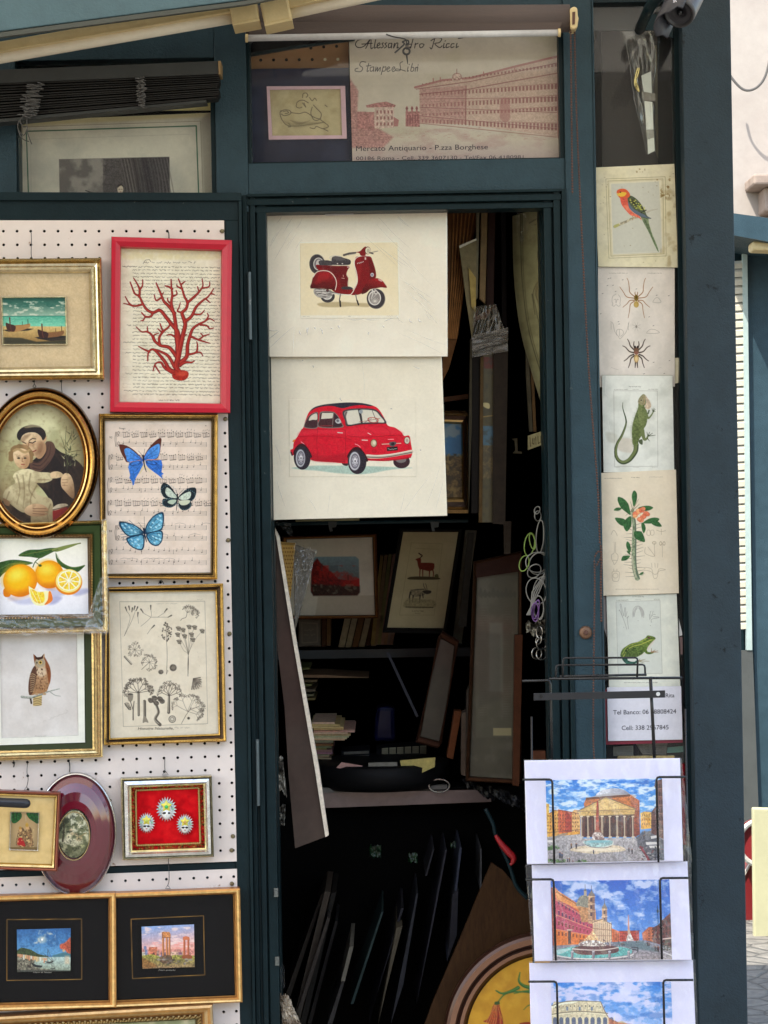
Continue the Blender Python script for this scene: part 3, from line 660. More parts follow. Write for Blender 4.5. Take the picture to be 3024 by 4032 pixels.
cv.ell(210,200,420,420,c8(176,170,126),1,300); cv.ell(225,150,190,200,c8(214,212,172),.9,130); cv.cloud(c8(140,138,100), 120, .5, .8, a=.5)
cv.poly([(-60,520),(60,480),(120,800),(-60,800)], c8(170,150,110), .7, 80)
hab = c8(30,21,22); skin, skd = c8(214,188,150), c8(158,122,92)
cv.sp([(300,240),(350,262),(400,300),(470,330),(545,400),(580,520),(560,660),(500,740),(430,790),(330,800),(330,640),(290,560),(235,500),(160,410),(175,372),(230,340)], hab)
for q in ([(350,300),(430,420),(440,560)],[(390,310),(470,440),(500,600)],[(330,420),(350,520),(345,640)],[(440,340),(520,460),(530,560)],[(290,470),(320,560)]): cv.line(q, (9,3), c8(72,54,46), .5, True, 12)
for q in ([(370,400),(400,520),(395,640)],[(300,420),(330,520)]): cv.line(q, (14,4), c8(20,14,18), .8, True, 10)
cv.sp([(0,640),(60,610),(130,660),(200,700),(220,790),(60,760)], c8(30,22,22), 1, 6)
cv.sp([(200,350),(240,366),(285,335),(300,290),(300,232),(345,236),(362,285),(338,345),(290,405),(240,432),(196,402)], c8(92,66,56)); 
for q in ([(215,380),(265,385),(320,320),(330,250)],[(205,362),(255,365),(300,310),(316,245)],[(215,402),(270,410),(320,360)]): cv.line(q, (7,3), c8(50,34,30), .8, True, 5)
cv.sp([(232,310),(290,240),(300,290),(272,336),(245,340)], c8(176,140,106)); cv.sp([(138,205),(170,172),(225,165),(268,185),(290,225),(288,275),(266,318),(238,330),(212,314),(190,285),(160,262)], G(c8(226,204,168), c8(184,150,114), (160,200), (290,300)))
cv.sp([(292,188),(304,200),(298,228),(286,225)], c8(196,160,122))
cv.sp([(112,205),(114,172),(140,142),(190,124),(245,128),(284,150),(300,182),(296,205),(280,222),(266,196),(232,172),(182,172),(148,190),(130,222)], c8(34,28,30)); cv.sp([(158,138),(200,119),(250,126),(270,138),(225,136),(178,142)], c8(150,140,112), .9, 5)
cv.line([(194,222),(212,210),(234,213)], 6, c8(60,42,34)); cv.line([(194,235),(212,240),(232,228)], 7, c8(50,34,30)); cv.line([(148,232),(168,242)], 7, c8(60,40,34)); cv.line([(190,226),(186,258),(182,272),(196,276)], 5, c8(120,82,58)); cv.line([(206,296),(222,294),(236,286)], 7, c8(130,50,46)); cv.sp([(240,240),(276,230),(280,280),(256,305)], c8(160,118,88), .5, 16)
hr = c8(150,124,84)
for k in range(26):
    a = math.pi * (.95 + 1.15 * k / 25); cv.ell(138+64*math.cos(a)+random.uniform(-5,5), 330+70*math.sin(a)+random.uniform(-5,5), 17, 15, c8(*[v + q9 for v in (140,112,74) for q9 in (0,)]), 1, 5)
cv.sp([(88,300),(130,275),(180,290),(195,340),(185,390),(155,408),(118,395),(92,355)], G(c8(228,204,166), c8(190,152,112), (100,300), (190,400)))
for k in range(12): cv.ell(92+k*9, 290-10*math.sin(k*.6), 10, 8, c8(176,150,106), .9, 4)
for x in (122,164): cv.ell(x, 338, 10, 6, c8(40,28,24)); cv.line([(x-10,326),(x+10,324)], 3, c8(110,80,56))
cv.line([(146,340),(144,360),(152,362)], 5, c8(150,106,76)); cv.line([(140,379),(160,379)], 6, c8(160,66,56))
rb = G(c8(222,212,172), c8(170,156,122), (120,430), (260,700))
cv.sp([(110,425),(180,408),(250,428),(330,436),(340,480),(290,500),(236,506),(240,570),(290,590),(336,610),(350,680),(346,775),(215,785),(196,700),(140,690),(70,640),(20,600),(40,540),(100,500),(84,460)], rb)
cv.cloud(c8(120,104,74), 60, .5, .7, (20,420,350,775), .35, 6)
for q in ([(110,450),(130,540),(110,640)],[(200,440),(190,540),(230,600)],[(240,520),(200,600),(210,690)],[(250,480),(320,480)],[(330,640),(310,700),(320,770)],[(60,560),(40,610)],[(150,450),(160,560),(150,660)]): cv.line(q, (8,3), c8(104,86,58), .6, True, 9)
cv.sp([(330,436),(372,424),(408,440),(400,462),(340,470)], skin); cv.sp([(402,462),(430,436),(462,452),(482,510),(486,590),(470,600),(430,560),(400,520)], G(skin, skd, (410,460), (480,600)))
for q in ([(405,480),(440,478)],[(404,498),(442,498)],[(408,516),(440,518)]): cv.line(q, 4, skd)
cv.sp([(160,690),(175,655),(230,636),(290,648),(318,680),(290,690),(316,702),(270,718),(200,716)], G(c8(206,176,140), skd, (200,640), (280,720)))
for q in ([(215,668),(300,668)],[(215,684),(308,688)],[(215,700),(290,706)]): cv.line(q, 4, c8(120,86,64))
cv.sp([(20,600),(60,620),(60,650),(30,640)], skd)
cv.poly([(344,684),(400,660),(442,660),(436,720),(345,765)], c8(150,18,24)); cv.sp([(344,664),(380,640),(430,636),(444,652),(400,668),(356,680)], c8(206,196,172)); cv.line([(346,676),(400,664),(444,652)], 5, c8(60,20,20))
cv.sp([(232,300),(262,250),(288,240),(284,290),(262,322)], c8(110,76,54), .5, 30); cv.sp([(150,250),(176,236),(186,270),(170,282)], c8(190,150,112), .5, 16); cv.sp([(165,330),(192,330),(184,386),(158,404)], c8(150,112,78), .5, 26); cv.ell(205,250,26,14,c8(150,104,74),.35,14); cv.sp([(130,220),(160,190),(200,180),(170,215),(150,235)], c8(120,88,62), .5, 14)
lg = c8(66,70,48)
for q in ([(438,440),(436,330),(428,220),(434,130)],[(438,380),(452,290),(470,230),(496,205)],[(437,350),(420,260),(398,200)],[(450,300),(500,290),(532,286)],[(446,330),(480,312),(520,318)],[(436,290),(410,262)],[(440,240),(466,190),(470,160)],[(436,400),(470,345)]): cv.line(q, (5,2.5), lg, .9, True)
for k in range(34): 
    x = random.uniform(415, 500); y = random.uniform(170, 400); a = random.uniform(-2.6, -.5); cv.line([(x, y), (x+28*math.cos(a), y+28*math.sin(a))], (7,1.5), c8(*random.choice([(70,78,52),(110,112,78),(190,190,150),(52,60,44)])), .85)
cv.ell(252,379,300,400,c8(70,52,30),.55,110,rot,70); cv.cloud(c8(96,72,44), 22, .52, .75, a=.22, sd=17)
cv.build('picture', M['glossy_ink'], pl.off(.003), o, oval=(252,379,300,398,rot))
mb = MB(); ring = ovalpx(252, 379, 296, 394, rot, T5, 64); mb.add([P(x, y, pl.off(.0048)) for x, y in ring], [tuple(range(63,-1,-1))]); mb.build('glass', M['glass'], o)
hook(T4, [(222,1165),(224,1180),(215,1200),(235,1200),(224,1182)], .012, 'bent wire loop above the oval saint picture')
hook(T4, [(403,1162),(402,1200),(406,1240)], .010, 'loose wire hook right of the oval picture top')

# ---- butterflies
o = thing('framed_print', 'three blue butterflies over printed sheet music in a slim gold frame', 'print', GRP)
pl = LP.off(.008); OQ = [(647,50),(1422,52),(1418,1130),(655,1122)]; IQ = [(688,96),(1378,98),(1374,1084),(694,1092)]
rectframe(o, T5, OQ, IQ, [(0,-.002,(.3,.18,.05)),(0,.014,(.62,.38,.10)),(.18,.016,(.85,.55,.16)),(.36,.013,(.10,.05,.015)),(.48,.012,(.80,.56,.2)),(.66,.008,(.05,.03,.012)),(.86,.009,(.25,.19,.08)),(1,.003)], pl, 'gilt')  # near-black groove colours stand in for shade between the ridges
cv = Canvas([(684,92),(1382,94),(1378,1088),(690,1096)], 1.1, c8(224,208,194), T5, .03)
cv.cloud(c8(206,188,170), 70, .45, .8, a=.5)
k_ = c8(72,62,58)
for si, (y, xs) in enumerate([(168,760),(235,760),(318,716),(385,716),(468,712),(536,712),(617,710),(685,708),(778,760),(848,760),(937,716),(1007,716)]):
    for i in range(5): cv.line([(xs, y+i*6.6), (1348, y+i*6.6+2)], 1.0, k_, .65)
    cv.line([(xs, y), (xs, y+27)], 1.6, k_)
    if si % 2 == 0: cv.line([(xs-4, y), (xs-9, y+45), (xs-4, y+94)], 3, k_, .8, True); cv.line([(xs, y), (xs, y+92)], 1.3, k_)
    for bx_ in (.33, .66, 1.): cv.line([(xs+(1348-xs)*bx_, y), (xs+(1348-xs)*bx_, y+28)], 1.5, k_)
    cv.line([(xs+8, y+30), (xs+20, y+4), (xs+12, y-4), (xs+8, y+14), (xs+18, y+22)], 2.2, k_, .9, True)
    x = xs + 44
    dense = si in (0, 2, 4, 6)
    while x < 1335:
        gk = 4 if dense else 1; yy = y + random.uniform(-4, 16)
        for q in range(gk):
            ny = yy + random.uniform(-5, 5); cv.ell(x, ny, 3.6, 2.8, k_, .95, rot=-.3)
            cv.line([(x+3, ny), (x+3, y+33 if dense else ny-18)], 1.3, k_, .85)
            if dense and random.random() < .5: cv.line([(x, ny-14), (x+3, ny-22)], 2, k_, .8)
            x += 12.5
        if dense: cv.line([(x-12.5*gk+3, y+34), (x-9, y+30)], 4, k_, .85)
        x += 8 if dense else random.uniform(14, 40)
        if si > 7 and random.random() < .35: cv.line([(x-30, y-8), (x, y-16), (x+40, y-8)], 1.4, k_, .7, True)
def wing(pts, c, edge=None, tex=.25): 
    if edge: cv.sp(pts, edge); cx = sum(p[0] for p in pts)/len(pts); cy = sum(p[1] for p in pts)/len(pts); pts = [(cx+(x-cx)*.86, cy+(y-cy)*.86) for x, y in pts]
    cv.sp(pts, c, 1, 2, tex)
blu = G(c8(70,130,205), c8(52,108,190), (850,300), (1000,450)); brn = c8(92,48,38)
cv.poly(spl([(932,345),(880,290),(830,258),(790,248),(778,256),(790,300),(815,345),(835,366),(932,360)],4,True), brn); cv.sp([(930,346),(880,300),(838,272),(812,284),(824,330),(840,362),(930,358)], G(c8(88,150,220), c8(60,118,200), (820,280), (930,350)), tex=.2)
cv.poly(spl([(935,340),(960,290),(1000,240),(1040,208),(1055,215),(1050,260),(1042,310),(1020,345),(945,352)],4,True), brn); cv.sp([(940,340),(965,292),(1000,262),(1040,246),(1042,300),(1018,342),(945,350)], G(c8(64,124,205), c8(92,156,222), (950,340), (1040,250)), tex=.2)
cv.poly([(930,358),(845,366),(838,400),(850,450),(845,468),(862,490),(866,516),(874,514),(882,480),(897,450),(938,395)], blu, tex=.25); cv.poly([(948,354),(1054,350),(1062,385),(1055,430),(1070,440),(1056,450),(1064,474),(1035,450),(1000,425),(955,390)], blu, tex=.25)
cv.poly([(936,380),(905,440),(918,438),(946,395)], c8(210,196,160)); cv.poly([(952,378),(990,430),(975,430),(950,400)], c8(214,200,168)); cv.line([(850,364),(925,350)], 3, c8(220,150,110)); cv.line([(960,348),(1045,348)], 3, c8(220,150,110))
for q in ([(930,350),(850,300)],[(930,352),(845,340)],[(942,345),(1030,270)],[(944,348),(1030,310)],[(925,365),(870,385),(850,410)],[(955,365),(1020,385),(1050,420)],[(930,370),(880,430)],[(952,368),(1010,420)]): cv.line(q, 2.2, c8(28,52,110), .8)
cv.ell(885,372,34,14,c8(24,40,80),.6,3,-.2,3); cv.ell(990,368,34,12,c8(24,40,80),.6,3,.2,3)
cv.line([(934,322),(938,350),(944,390),(956,428)], (13,4), c8(30,34,56), 1, True); cv.line([(932,322),(905,292)], 2, k_); cv.line([(938,322),(946,278)], 2, k_)
dk = c8(30,42,50); pal = c8(190,200,186)
for w_ in ([(1158,595),(1140,560),(1110,520),(1075,500),(1055,515),(1050,550),(1068,590),(1100,605),(1150,610)],[(1155,608),(1100,605),(1065,605),(1062,640),(1085,658),(1120,660),(1150,640)],[(1162,595),(1190,565),(1230,535),(1275,532),(1283,560),(1270,600),(1240,625),(1200,625),(1165,610)],[(1165,612),(1180,630),(1245,625),(1250,650),(1225,675),(1190,678),(1170,655)]):
    cv.sp(w_, dk)
    cx = sum(p[0] for p in w_)/len(w_); cy = sum(p[1] for p in w_)/len(w_)
    for k in range(22):
        a = k*.2856; cv.ell(cx+(max(p[0] for p in w_)-cx)*.88*math.cos(a), cy+(max(p[1] for p in w_)-cy)*.88*math.sin(a), 2.6, 2.6, c8(110,150,160), .8)
cv.sp([(1155,598),(1130,560),(1092,530),(1080,560),(1100,590)], pal, tex=.2); cv.sp([(1168,600),(1200,572),(1245,558),(1240,600),(1200,612)], pal, tex=.2); cv.sp([(1152,612),(1112,612),(1095,628),(1130,640)], c8(176,190,172)); cv.sp([(1170,618),(1240,614),(1225,640),(1185,645)], c8(196,200,178))
cv.line([(1158,575),(1160,600),(1152,680)], (11,3), c8(26,30,38)); cv.line([(1160,578),(1150,545)], 1.6, k_); cv.line([(1163,578),(1200,540)], 1.6, k_)
d3 = c8(22,62,88)
for w_ in ([(935,815),(890,780),(830,758),(778,755),(790,800),(830,845),(870,850),(935,835)],[(935,835),(870,848),(825,860),(840,900),(880,930),(930,938),(945,890)],[(945,812),(965,760),(1010,710),(1060,690),(1072,720),(1065,790),(1040,815),(955,835)],[(955,835),(1010,815),(1060,815),(1062,870),(1040,905),(1010,912),(975,890)]):
    cv.sp(w_, d3); cx = sum(p[0] for p in w_)/len(w_); cy = sum(p[1] for p in w_)/len(w_); cv.sp([(cx+(x-cx)*.84, cy+(y-cy)*.84) for x, y in w_], G(c8(74,138,172), c8(120,178,200), (cx-40,cy-40), (cx+40,cy+40)), tex=.3)
for t in range(9):
    a = 2.5 + t*.19; cv.line([(938,828),(938+150*math.cos(a)*1.0,828+110*math.sin(a))], 2.6, d3, .8)
    a = -1.15 + t*.24; cv.line([(950,828),(950+118*math.cos(a),828+120*math.sin(a))], 2.6, d3, .8)
for (x, y) in ((800,778),(822,770),(815,795),(845,790),(860,810),(885,822),(860,870),(885,885),(905,905),(900,870),(865,895),(1045,715),(1050,745),(1030,735),(1040,775),(1020,790),(1000,760),(985,790),(1040,840),(1045,870),(1020,860),(1010,890),(1000,850)): cv.ell(x, y, 9, 5, c8(186,222,232), .8, 3, .6)
cv.line([(940,800),(945,840),(958,885)], (14,4), c8(18,34,58)); cv.line([(938,802),(905,758)], 2, k_); cv.line([(944,800),(942,720)], 2, k_)
cv.build('print', M['ink'], pl.off(.002), o)
for t_, x, y, h in (("93",714,210,14),("94",712,822,14),("Presto",778,149,11),("41",1338,131,9),("Moderato",778,757,10)): letter(t_, x, y, h, T5, pl.off(.002), o, (70,58,52))
pane(o, T5, inset(IQ, -3), pl, .0045)

# ---- lemons
o = thing('framed_picture', 'oranges and lemon with leaves, ornate gold inner frame and green moulding, partly in cling film', 'picture', GRP)
pl = LP.off(.016)
OQ = [(-95,770),(697,742),(707,1472),(-95,1487)]; Q2 = [(-60,790),(660,768),(672,1440),(-60,1452)]; Q3 = [(-30,838),(607,832),(608,1383),(-30,1388)]; IQ = [(-22,864),(571,862),(578,1356),(-22,1360)]
rectframe(o, T5, OQ, Q2, [(0,-.006,(.6,.42,.15)),(0,.017,(.85,.66,.28)),(.3,.020,(.92,.76,.42)),(.6,.017,(.85,.65,.3)),(1,.012,(.5,.3,.1)),(1,.011)], pl, 'gilt')
gr, gr2 = K(54,68,38), K(36,48,26)
rectframe(o, T5, Q2, Q3, [(0,.009,gr2),(.15,.012,gr),(.8,.010,gr),(1,.008,gr2)], pl, 'matte', 'green_moulding')
n = 40; 
def dens(q, n):  # subdivide a quad outline
    out = []
    for i in range(4):
        a, b = q[i], q[(i+1) % 4]; out += [(a[0]+(b[0]-a[0])*k/n, a[1]+(b[1]-a[1])*k/n) for k in range(n)]
    return out
bead = lambda k: .011 + (.004 if k % 4 < 2 else 0)
loft('inner_moulding', (quadpx(dens(Q3, 120), T5), quadpx(dens(IQ, 120), T5)), [(0,.009,(.3,.18,.06)),(.1,.012,(.45,.30,.12)),(.3,bead,(.30,.19,.08)),(.62,bead,(.36,.24,.10)),(.7,.008,(.12,.07,.03)),(1,.004,(.5,.36,.15))], pl, M['gilt'], o)
cv = Canvas([(-26,858),(576,856),(584,1362),(-26,1366)], 1.25, c8(238,232,226), T5, .01)
cv.rect(-30,850,590,1370, G(c8(238,228,210), c8(226,226,236), (0,870), (0,1350)))
for q, a in (([(20,1220),(120,1262),(240,1240),(260,1280),(120,1290)], .5), ([(300,1180),(380,1200),(420,1230),(340,1240)], .6), ([(470,1215),(560,1190),(575,1215),(500,1238)], .7), ([(300,1290),(350,1240),(405,1250),(360,1290)], .8)): cv.sp(q, c8(160,162,196), a, 18)
gf, gdk, glt = c8(62,92,50), c8(34,60,34), c8(112,134,74)
cv.sp([(120,976),(180,940),(260,935),(330,925),(400,930),(360,945),(300,975),(260,992),(200,984)], gf, tex=.3); cv.line([(125,974),(230,955),(380,925),(525,894)], (3,8), c8(104,116,62), 1, True); cv.sp([(340,935),(430,908),(522,893),(450,925),(370,950)], c8(128,140,80))
cv.sp([(-40,1045),(40,1008),(120,1003),(215,1022),(160,1040),(80,1062),(20,1095),(-40,1160)], gf, tex=.3); cv.line([(-40,1085),(60,1030),(210,1022)], 3, glt)
cv.sp([(364,955),(380,995),(430,1035),(490,1052),(555,1036),(530,1066),(500,1082),(440,1066),(385,1035),(366,990)], gf, tex=.3); cv.line([(366,960),(400,1015),(470,1050),(550,1040)], 3, glt, 1, True)
cv.line([(215,1050),(235,1010),(300,965),(380,935)], (7,4), c8(78,96,52), 1, True); cv.line([(235,1020),(262,1040)], 5, c8(70,86,48))
def fruit(cx, cy, rx, ry, c1, c2, c3, rot=0):
    cv.ell(cx, cy, rx, ry, c2, 1, 3, rot); cv.ell(cx-rx*.1, cy-ry*.12, rx*.86, ry*.82, c1, .95, rx*.5, rot); cv.ell(cx-rx*.22, cy-ry*.35, rx*.45, ry*.35, c3, .8, rx*.4, rot)
    cv.ell(cx+rx*.15, cy+ry*.85, rx*.6, ry*.2, c8(190,100,30), .4, rx*.3, rot)
fruit(322,1098,93,92,c8(238,178,34),c8(212,128,22),c8(250,214,84)); cv.ell(262,1040,11,8,c8(70,88,40),1,4)
cv.sp([(22,1200),(50,1180),(70,1230),(52,1246),(26,1238)], c8(214,128,26)); fruit(132,1138,112,106,c8(242,182,30),c8(216,132,22),c8(252,220,90),-.3)
cv.ell(447,1148,90,84,c8(216,132,30),1,3); cv.ell(448,1140,84,76,c8(244,214,130)); cv.ell(450,1138,74,66,c8(250,240,214))
for k in range(9):
    a = 2*math.pi*k/9 + .2; b_ = 2*math.pi*(k+.84)/9 + .2; cv.poly([(450+10*math.cos((a+b_)/2),1138+9*math.sin((a+b_)/2)),(450+66*math.cos(a),1138+59*math.sin(a)),(450+69*math.cos((a+b_)/2),1138+61*math.sin((a+b_)/2)),(450+66*math.cos(b_),1138+59*math.sin(b_))], c8(238,196,72), 1, 3, tex=.25)
cv.sp([(188,1178),(200,1182),(250,1208),(320,1206),(334,1212),(344,1262),(318,1290),(270,1302),(225,1292),(196,1245)], c8(244,226,176)); cv.sp([(200,1192),(250,1214),(285,1216),(290,1270),(262,1288),(228,1276),(206,1240)], c8(240,196,66), tex=.25); cv.sp([(318,1212),(332,1212),(344,1262),(318,1288),(290,1296),(312,1262)], c8(222,124,48)); cv.line([(200,1190),(250,1290)], 3, c8(250,236,190)); cv.line([(240,1206),(270,1290)], 3, c8(250,236,190))
cv.build('picture', M['ink'], pl.off(.003), o)
wr_ = lambda a, fx=1.5, fy=16: (lambda u, v: np.stack([0*u, -a*(np.abs(fbm(u*fx+v*1.3, v*fy, 4, 3) - .5) * 2), 0*u], -1))
wv = lambda a: (lambda u, v: np.stack([0*u, -a*np.abs(fbm(u*14, v*10, 4) - .5) * 2, a*.6*(fbm(u*9+5, v*9, 6)-.5)], -1))
cv = Canvas([(-90,1362),(600,1352),(706,1486),(-90,1496)], 7, (1,1,1), T5); cv.build('cling_film', M['wrap2'], pl.off(.026), o, th=.0004, curve=wv(.012))
cv = Canvas([(655,1120),(712,1110),(716,1482),(540,1482)], 7, (1,1,1), T5); cv.build('cling_film', M['wrap2'], pl.off(.028), o, th=.0004, curve=wv(.012))
cv = Canvas([(664,735),(702,735),(712,1130),(668,1130)], 7, (1,1,1), T5); cv.build('cling_film', M['wrap2'], pl.off(.025), o, th=.0004, curve=wv(.006))

# ---- owl
o = thing('framed_print', 'horned owl perched on a thin branch, white mat, green band and stepped pale gold frame', 'print', GRP)
pl = LP.off(.004)
OQ = [(-125,90),(664,90),(671,957),(-125,985)]; Q2 = [(-70,100),(597,100),(605,905),(-70,922)]; Q3 = [(-20,120),(548,120),(556,866),(-20,885)]; IQ = [(0,130),(500,130),(511,820),(12,838)]
pg, pg2 = (.80,.60,.28), (.16,.11,.05)
rectframe(o, T6, OQ, Q2, [(0,-.002,pg2),(0,.018,pg),(.15,.019,pg2),(.22,.017,pg),(.42,.017,pg2),(.5,.014,pg),(.72,.013,pg2),(.8,.011,pg),(1,.008)], pl, 'gilt')
rectframe(o, T6, Q2, Q3, [(0,.007,K(60,66,46)),(.85,.007,K(44,50,34)),(1,.006)], pl, 'matte', 'green_band')
rectframe(o, T6, Q3, IQ, [(0,.0058,K(225,224,212)),(.95,.0058,K(200,198,188)),(1,.003)], pl, 'matte', 'mat')
cv = Canvas([(-6,125),(506,125),(517,825),(6,843)], 1.25, c8(206,200,194), T6, .02)
cv.cloud(c8(222,218,214), 120, .4, .75, a=.6)
cv.line([(200,585),(205,612)], 12, c8(70,62,52)); cv.poly([(216,565),(274,556),(272,628),(215,631)], c8(198,176,124))
for k in range(5): cv.line([(218,577+k*11),(245,582+k*11),(272,574+k*11)], 4, c8(96,76,46), .9, True)
cv.sp([(218,290),(236,310),(272,306),(290,288),(296,322),(325,375),(332,440),(320,495),(298,542),(240,552),(192,556),(186,490),(200,415),(226,368),(222,330)], G(c8(184,150,118), c8(158,120,84), (240,380), (280,540)), tex=.2)
cv.sp([(226,368),(200,415),(186,490),(190,556),(212,545),(232,480),(240,400)], c8(92,66,52)); cv.sp([(290,310),(325,375),(332,440),(320,490),(310,430),(296,360)], c8(128,74,44), .9, 5)
for k in range(9): cv.line([(196+k*.5,425+k*14),(214,420+k*14),(232-k*1.5,430+k*13)], 3.5, c8(206,180,140), .85, True)
cv.sp([(220,292),(238,314),(262,322),(246,350),(230,360),(222,330)], c8(134,84,54)); cv.ell(262,348,34,32,c8(164,150,126)); cv.ell(266,346,26,26,c8(182,168,140),.8,4,ring=5); cv.ell(264,346,12,12,c8(214,180,90)); cv.ell(264,346,6.5,7,c8(24,20,18)); cv.poly([(226,296),(242,312),(268,310),(286,290),(280,320),(250,330),(232,322)], c8(60,40,32)); cv.poly([(236,340),(246,344),(240,360)], c8(60,50,40))
cv.sp([(244,386),(290,380),(300,420),(270,440),(242,420)], c8(216,200,174), .7, 14)
for k in range(40): x = random.uniform(236,318); y = random.uniform(385,530); cv.line([(x,y),(x+1,y+8)], (5,2), c8(78,48,34), .85)
cv.line([(142,570),(200,574),(260,558),(320,535),(388,518)], (15,6), c8(150,154,144), 1, True, tex=.4); cv.line([(142,577),(200,581),(300,549)], 3, c8(92,96,86)); cv.line([(330,540),(360,560),(396,566)], (6,3), c8(150,154,144), 1, True)
for x in (238,290): cv.ell(x, 552, 12, 7, c8(176,148,112), 1, 3)
cv.squig(280,440,735,12,1.4,c8(150,140,130),.5,2.2,-.42); cv.line([(430,655),(446,664)],1.5,c8(140,130,120),.6); cv.squig(228,305,827,5,1.8,c8(120,112,104),.7,3)
cv.build('print', M['ink'], pl.off(.0025), o); pane(o, T6, inset(Q3, -2), pl, .0075)

# ---- natural history plate
o = thing('framed_print', 'black and white engraving of many small plants, natural history plate in worn gold frame', 'print', GRP)
pl = LP.off(.008); OQ = [(690,-147),(1455,-172),(1477,857),(680,881)]; IQ = [(716,-112),(1405,-119),(1425,808),(722,838)]
rectframe(o, T6, OQ, IQ, [(0,-.002,(.4,.24,.07)),(0,.016,(.72,.46,.14)),(.15,.018,(.80,.54,.18)),(.34,.015,(.5,.3,.08)),(.42,.013,(.07,.045,.03)),(.72,.009,(.10,.07,.04)),(.80,.010,(.7,.46,.14)),(.94,.008,(.75,.55,.2)),(1,.003)], pl, 'gilt')
cv = Canvas([(712,-116),(1409,-123),(1429,812),(718,842)], 1.1, c8(216,206,186), T6, .03)
cv.cloud(c8(204,192,170), 60, .45, .8, a=.5)
ik = c8(88,82,74); ik2 = c8(140,132,118)
cv.line([(782,-52),(1338,-55),(1357,745),(806,765),(782,-52)], 1.8, ik, .8); cv.line([(787,-47),(1333,-50)], 1, ik, .4)
def sprig(x, y, n, L, a0, spread, leaf, w=2, lw=6, dp=2):
    for k in range(n):
        a = a0 + spread * (k/(max(1, n-1)) - .5) + random.uniform(-.08,.08); l = L*random.uniform(.75,1.1); x1 = x+l*math.cos(a); y1 = y+l*math.sin(a)
        cv.line([(x,y),((x+x1)/2+random.uniform(-4,4),(y+y1)/2),(x1,y1)], w, ik, .8, True)
        if dp > 0: sprig(x1, y1, 3, L*.45, a, 1.6, leaf, w*.8, lw, dp-1)
        else:
            for _ in range(leaf): cv.ell(x1+random.uniform(-lw,lw), y1+random.uniform(-lw,lw), lw*.46, lw*.27, ik if random.random()<.6 else ik2, .85, 1.5, random.uniform(0,3))
for q in ([(812,172),(850,60),(828,10)],[(812,172),(862,70),(885,5)],[(905,90),(900,40)],[(920,110),(985,50),(985,0)],[(985,50),(1100,50)],[(985,50),(930,20)],[(1030,50),(1075,20)],[(962,160),(990,120)]): cv.line(q, 2, ik, .85, True)
for x, y, a in ((826,4,-1.9),(846,-2,-1.8),(876,-2,-1.3),(892,2,-1.2),(900,40,-1.5),(985,-6,-1.6),(932,14,-2.2),(1078,12,-.9),(1102,48,-.5),(994,118,-.8),(862,10,-1.4)): cv.line([(x-6*math.cos(a),y-6*math.sin(a)),(x+20*math.cos(a),y+20*math.sin(a))], (5,10), ik, .9)
sprig(1222, 20, 6, 34, -1.0, 2.2, 4, 2, 7, 1); cv.line([(1180,72),(1190,60),(1215,50),(1222,20)], 3, ik, .9, True); sprig(1250,30,5,34,-.6,1.8,5,1.5,7,1)
cv.line([(1088,422),(1092,300),(1088,200),(1084,80)], (3,2), ik, .9, True)
for k in range(46): y = 85+k*2.7; w_ = 40*math.sin(max(.1,min(3,(k/46)*3.1))); x = 1086+random.choice((-1,1))*random.uniform(5,max(6,w_)); cv.line([(1088,y+14),(x,y)], 1, ik2, .7); cv.ell(x, y, 5.5, 4, ik, .85, 2, random.uniform(0,3))
for x, y in ((1165,125),(1195,135),(1235,115),(1270,118),(1160,165),(1205,175),(1250,165),(1258,198),(1320,142),(1170,212)): cv.line([(1228,435),(1230,300),((x+1230)/2,y+55),(x,y)], 1.8, ik, .75, True); cv.sp([(x-16,y-10),(x+2,y-16),(x+16,y-8),(x+12,y+12),(x-6,y+10)], ik2); cv.line([(x-16,y-10),(x+2,y+2),(x+16,y-8)], 4, ik); cv.line([(x-6,y+10),(x+12,y+12)], 4, ik)
sprig(852,310,1,60,-1.0,0,0,2,4,0); sprig(880,262,9,34,-1.2,5.4,3,2,7,1); cv.line([(815,308),(857,355)], 13, ik, .8); cv.line([(817,306),(859,353)], 4, c8(190,182,164))
sprig(975,345,9,36,-.8,4.6,4,2,8,1); cv.line([(925,392),(975,345)], 3, ik); cv.ell(1051,408,17,15,ik,.85,3,tex=.5); cv.ell(1131,380,23,23,ik,.85,4,tex=.5); cv.ell(1131,380,12,12,ik2,.6,8)
cv.line([(1088,422),(1092,410),(1098,402),(1092,396)],2,ik)
cv.line([(906,690),(905,540)], 15, ik, .9); cv.line([(903,690),(902,545)], 4, c8(176,168,150), .9); sprig(905,545,7,58,-1.57,2.9,6,4,8,2)
cv.line([(1102,672),(1104,560)], (20,13), ik, .9); cv.line([(1098,670),(1100,565)], 5, c8(176,168,150), .9); sprig(1104,565,7,60,-1.57,2.3,3,4,5,2)
sprig(1280,480,8,36,.9,3.0,2,3,6,0)
for k in range(9): a = -.5+k*.28; cv.line([(1262,450),(1262+52*math.cos(a),470+52*math.sin(a))], (3,8), ik, .85)
cv.sp([(834,550),(868,552),(866,590),(850,602),(836,588)], ik2); cv.ell(851,553,18,6,ik); cv.sp([(812,615),(840,610),(858,650),(840,655)], ik2, tex=.5); cv.line([(815,615),(842,652)],5,ik); cv.line([(870,720),(870,660),(876,600)], (9,5), ik, .9, True); cv.line([(870,660),(852,600)], 5, ik)
cv.line([(944,600),(945,700)], 20, ik, .9); cv.line([(938,600),(939,700)], 6, c8(170,162,146)); cv.sp([(932,740),(938,700),(952,700),(970,738),(950,735)], ik2); 
cv.line([(1045,752),(1015,715),(1035,670),(1020,620)], (22,15), ik, .9, True); cv.line([(1036,745),(1008,715),(1028,670),(1014,625)], 5, c8(176,168,150), .9, True)
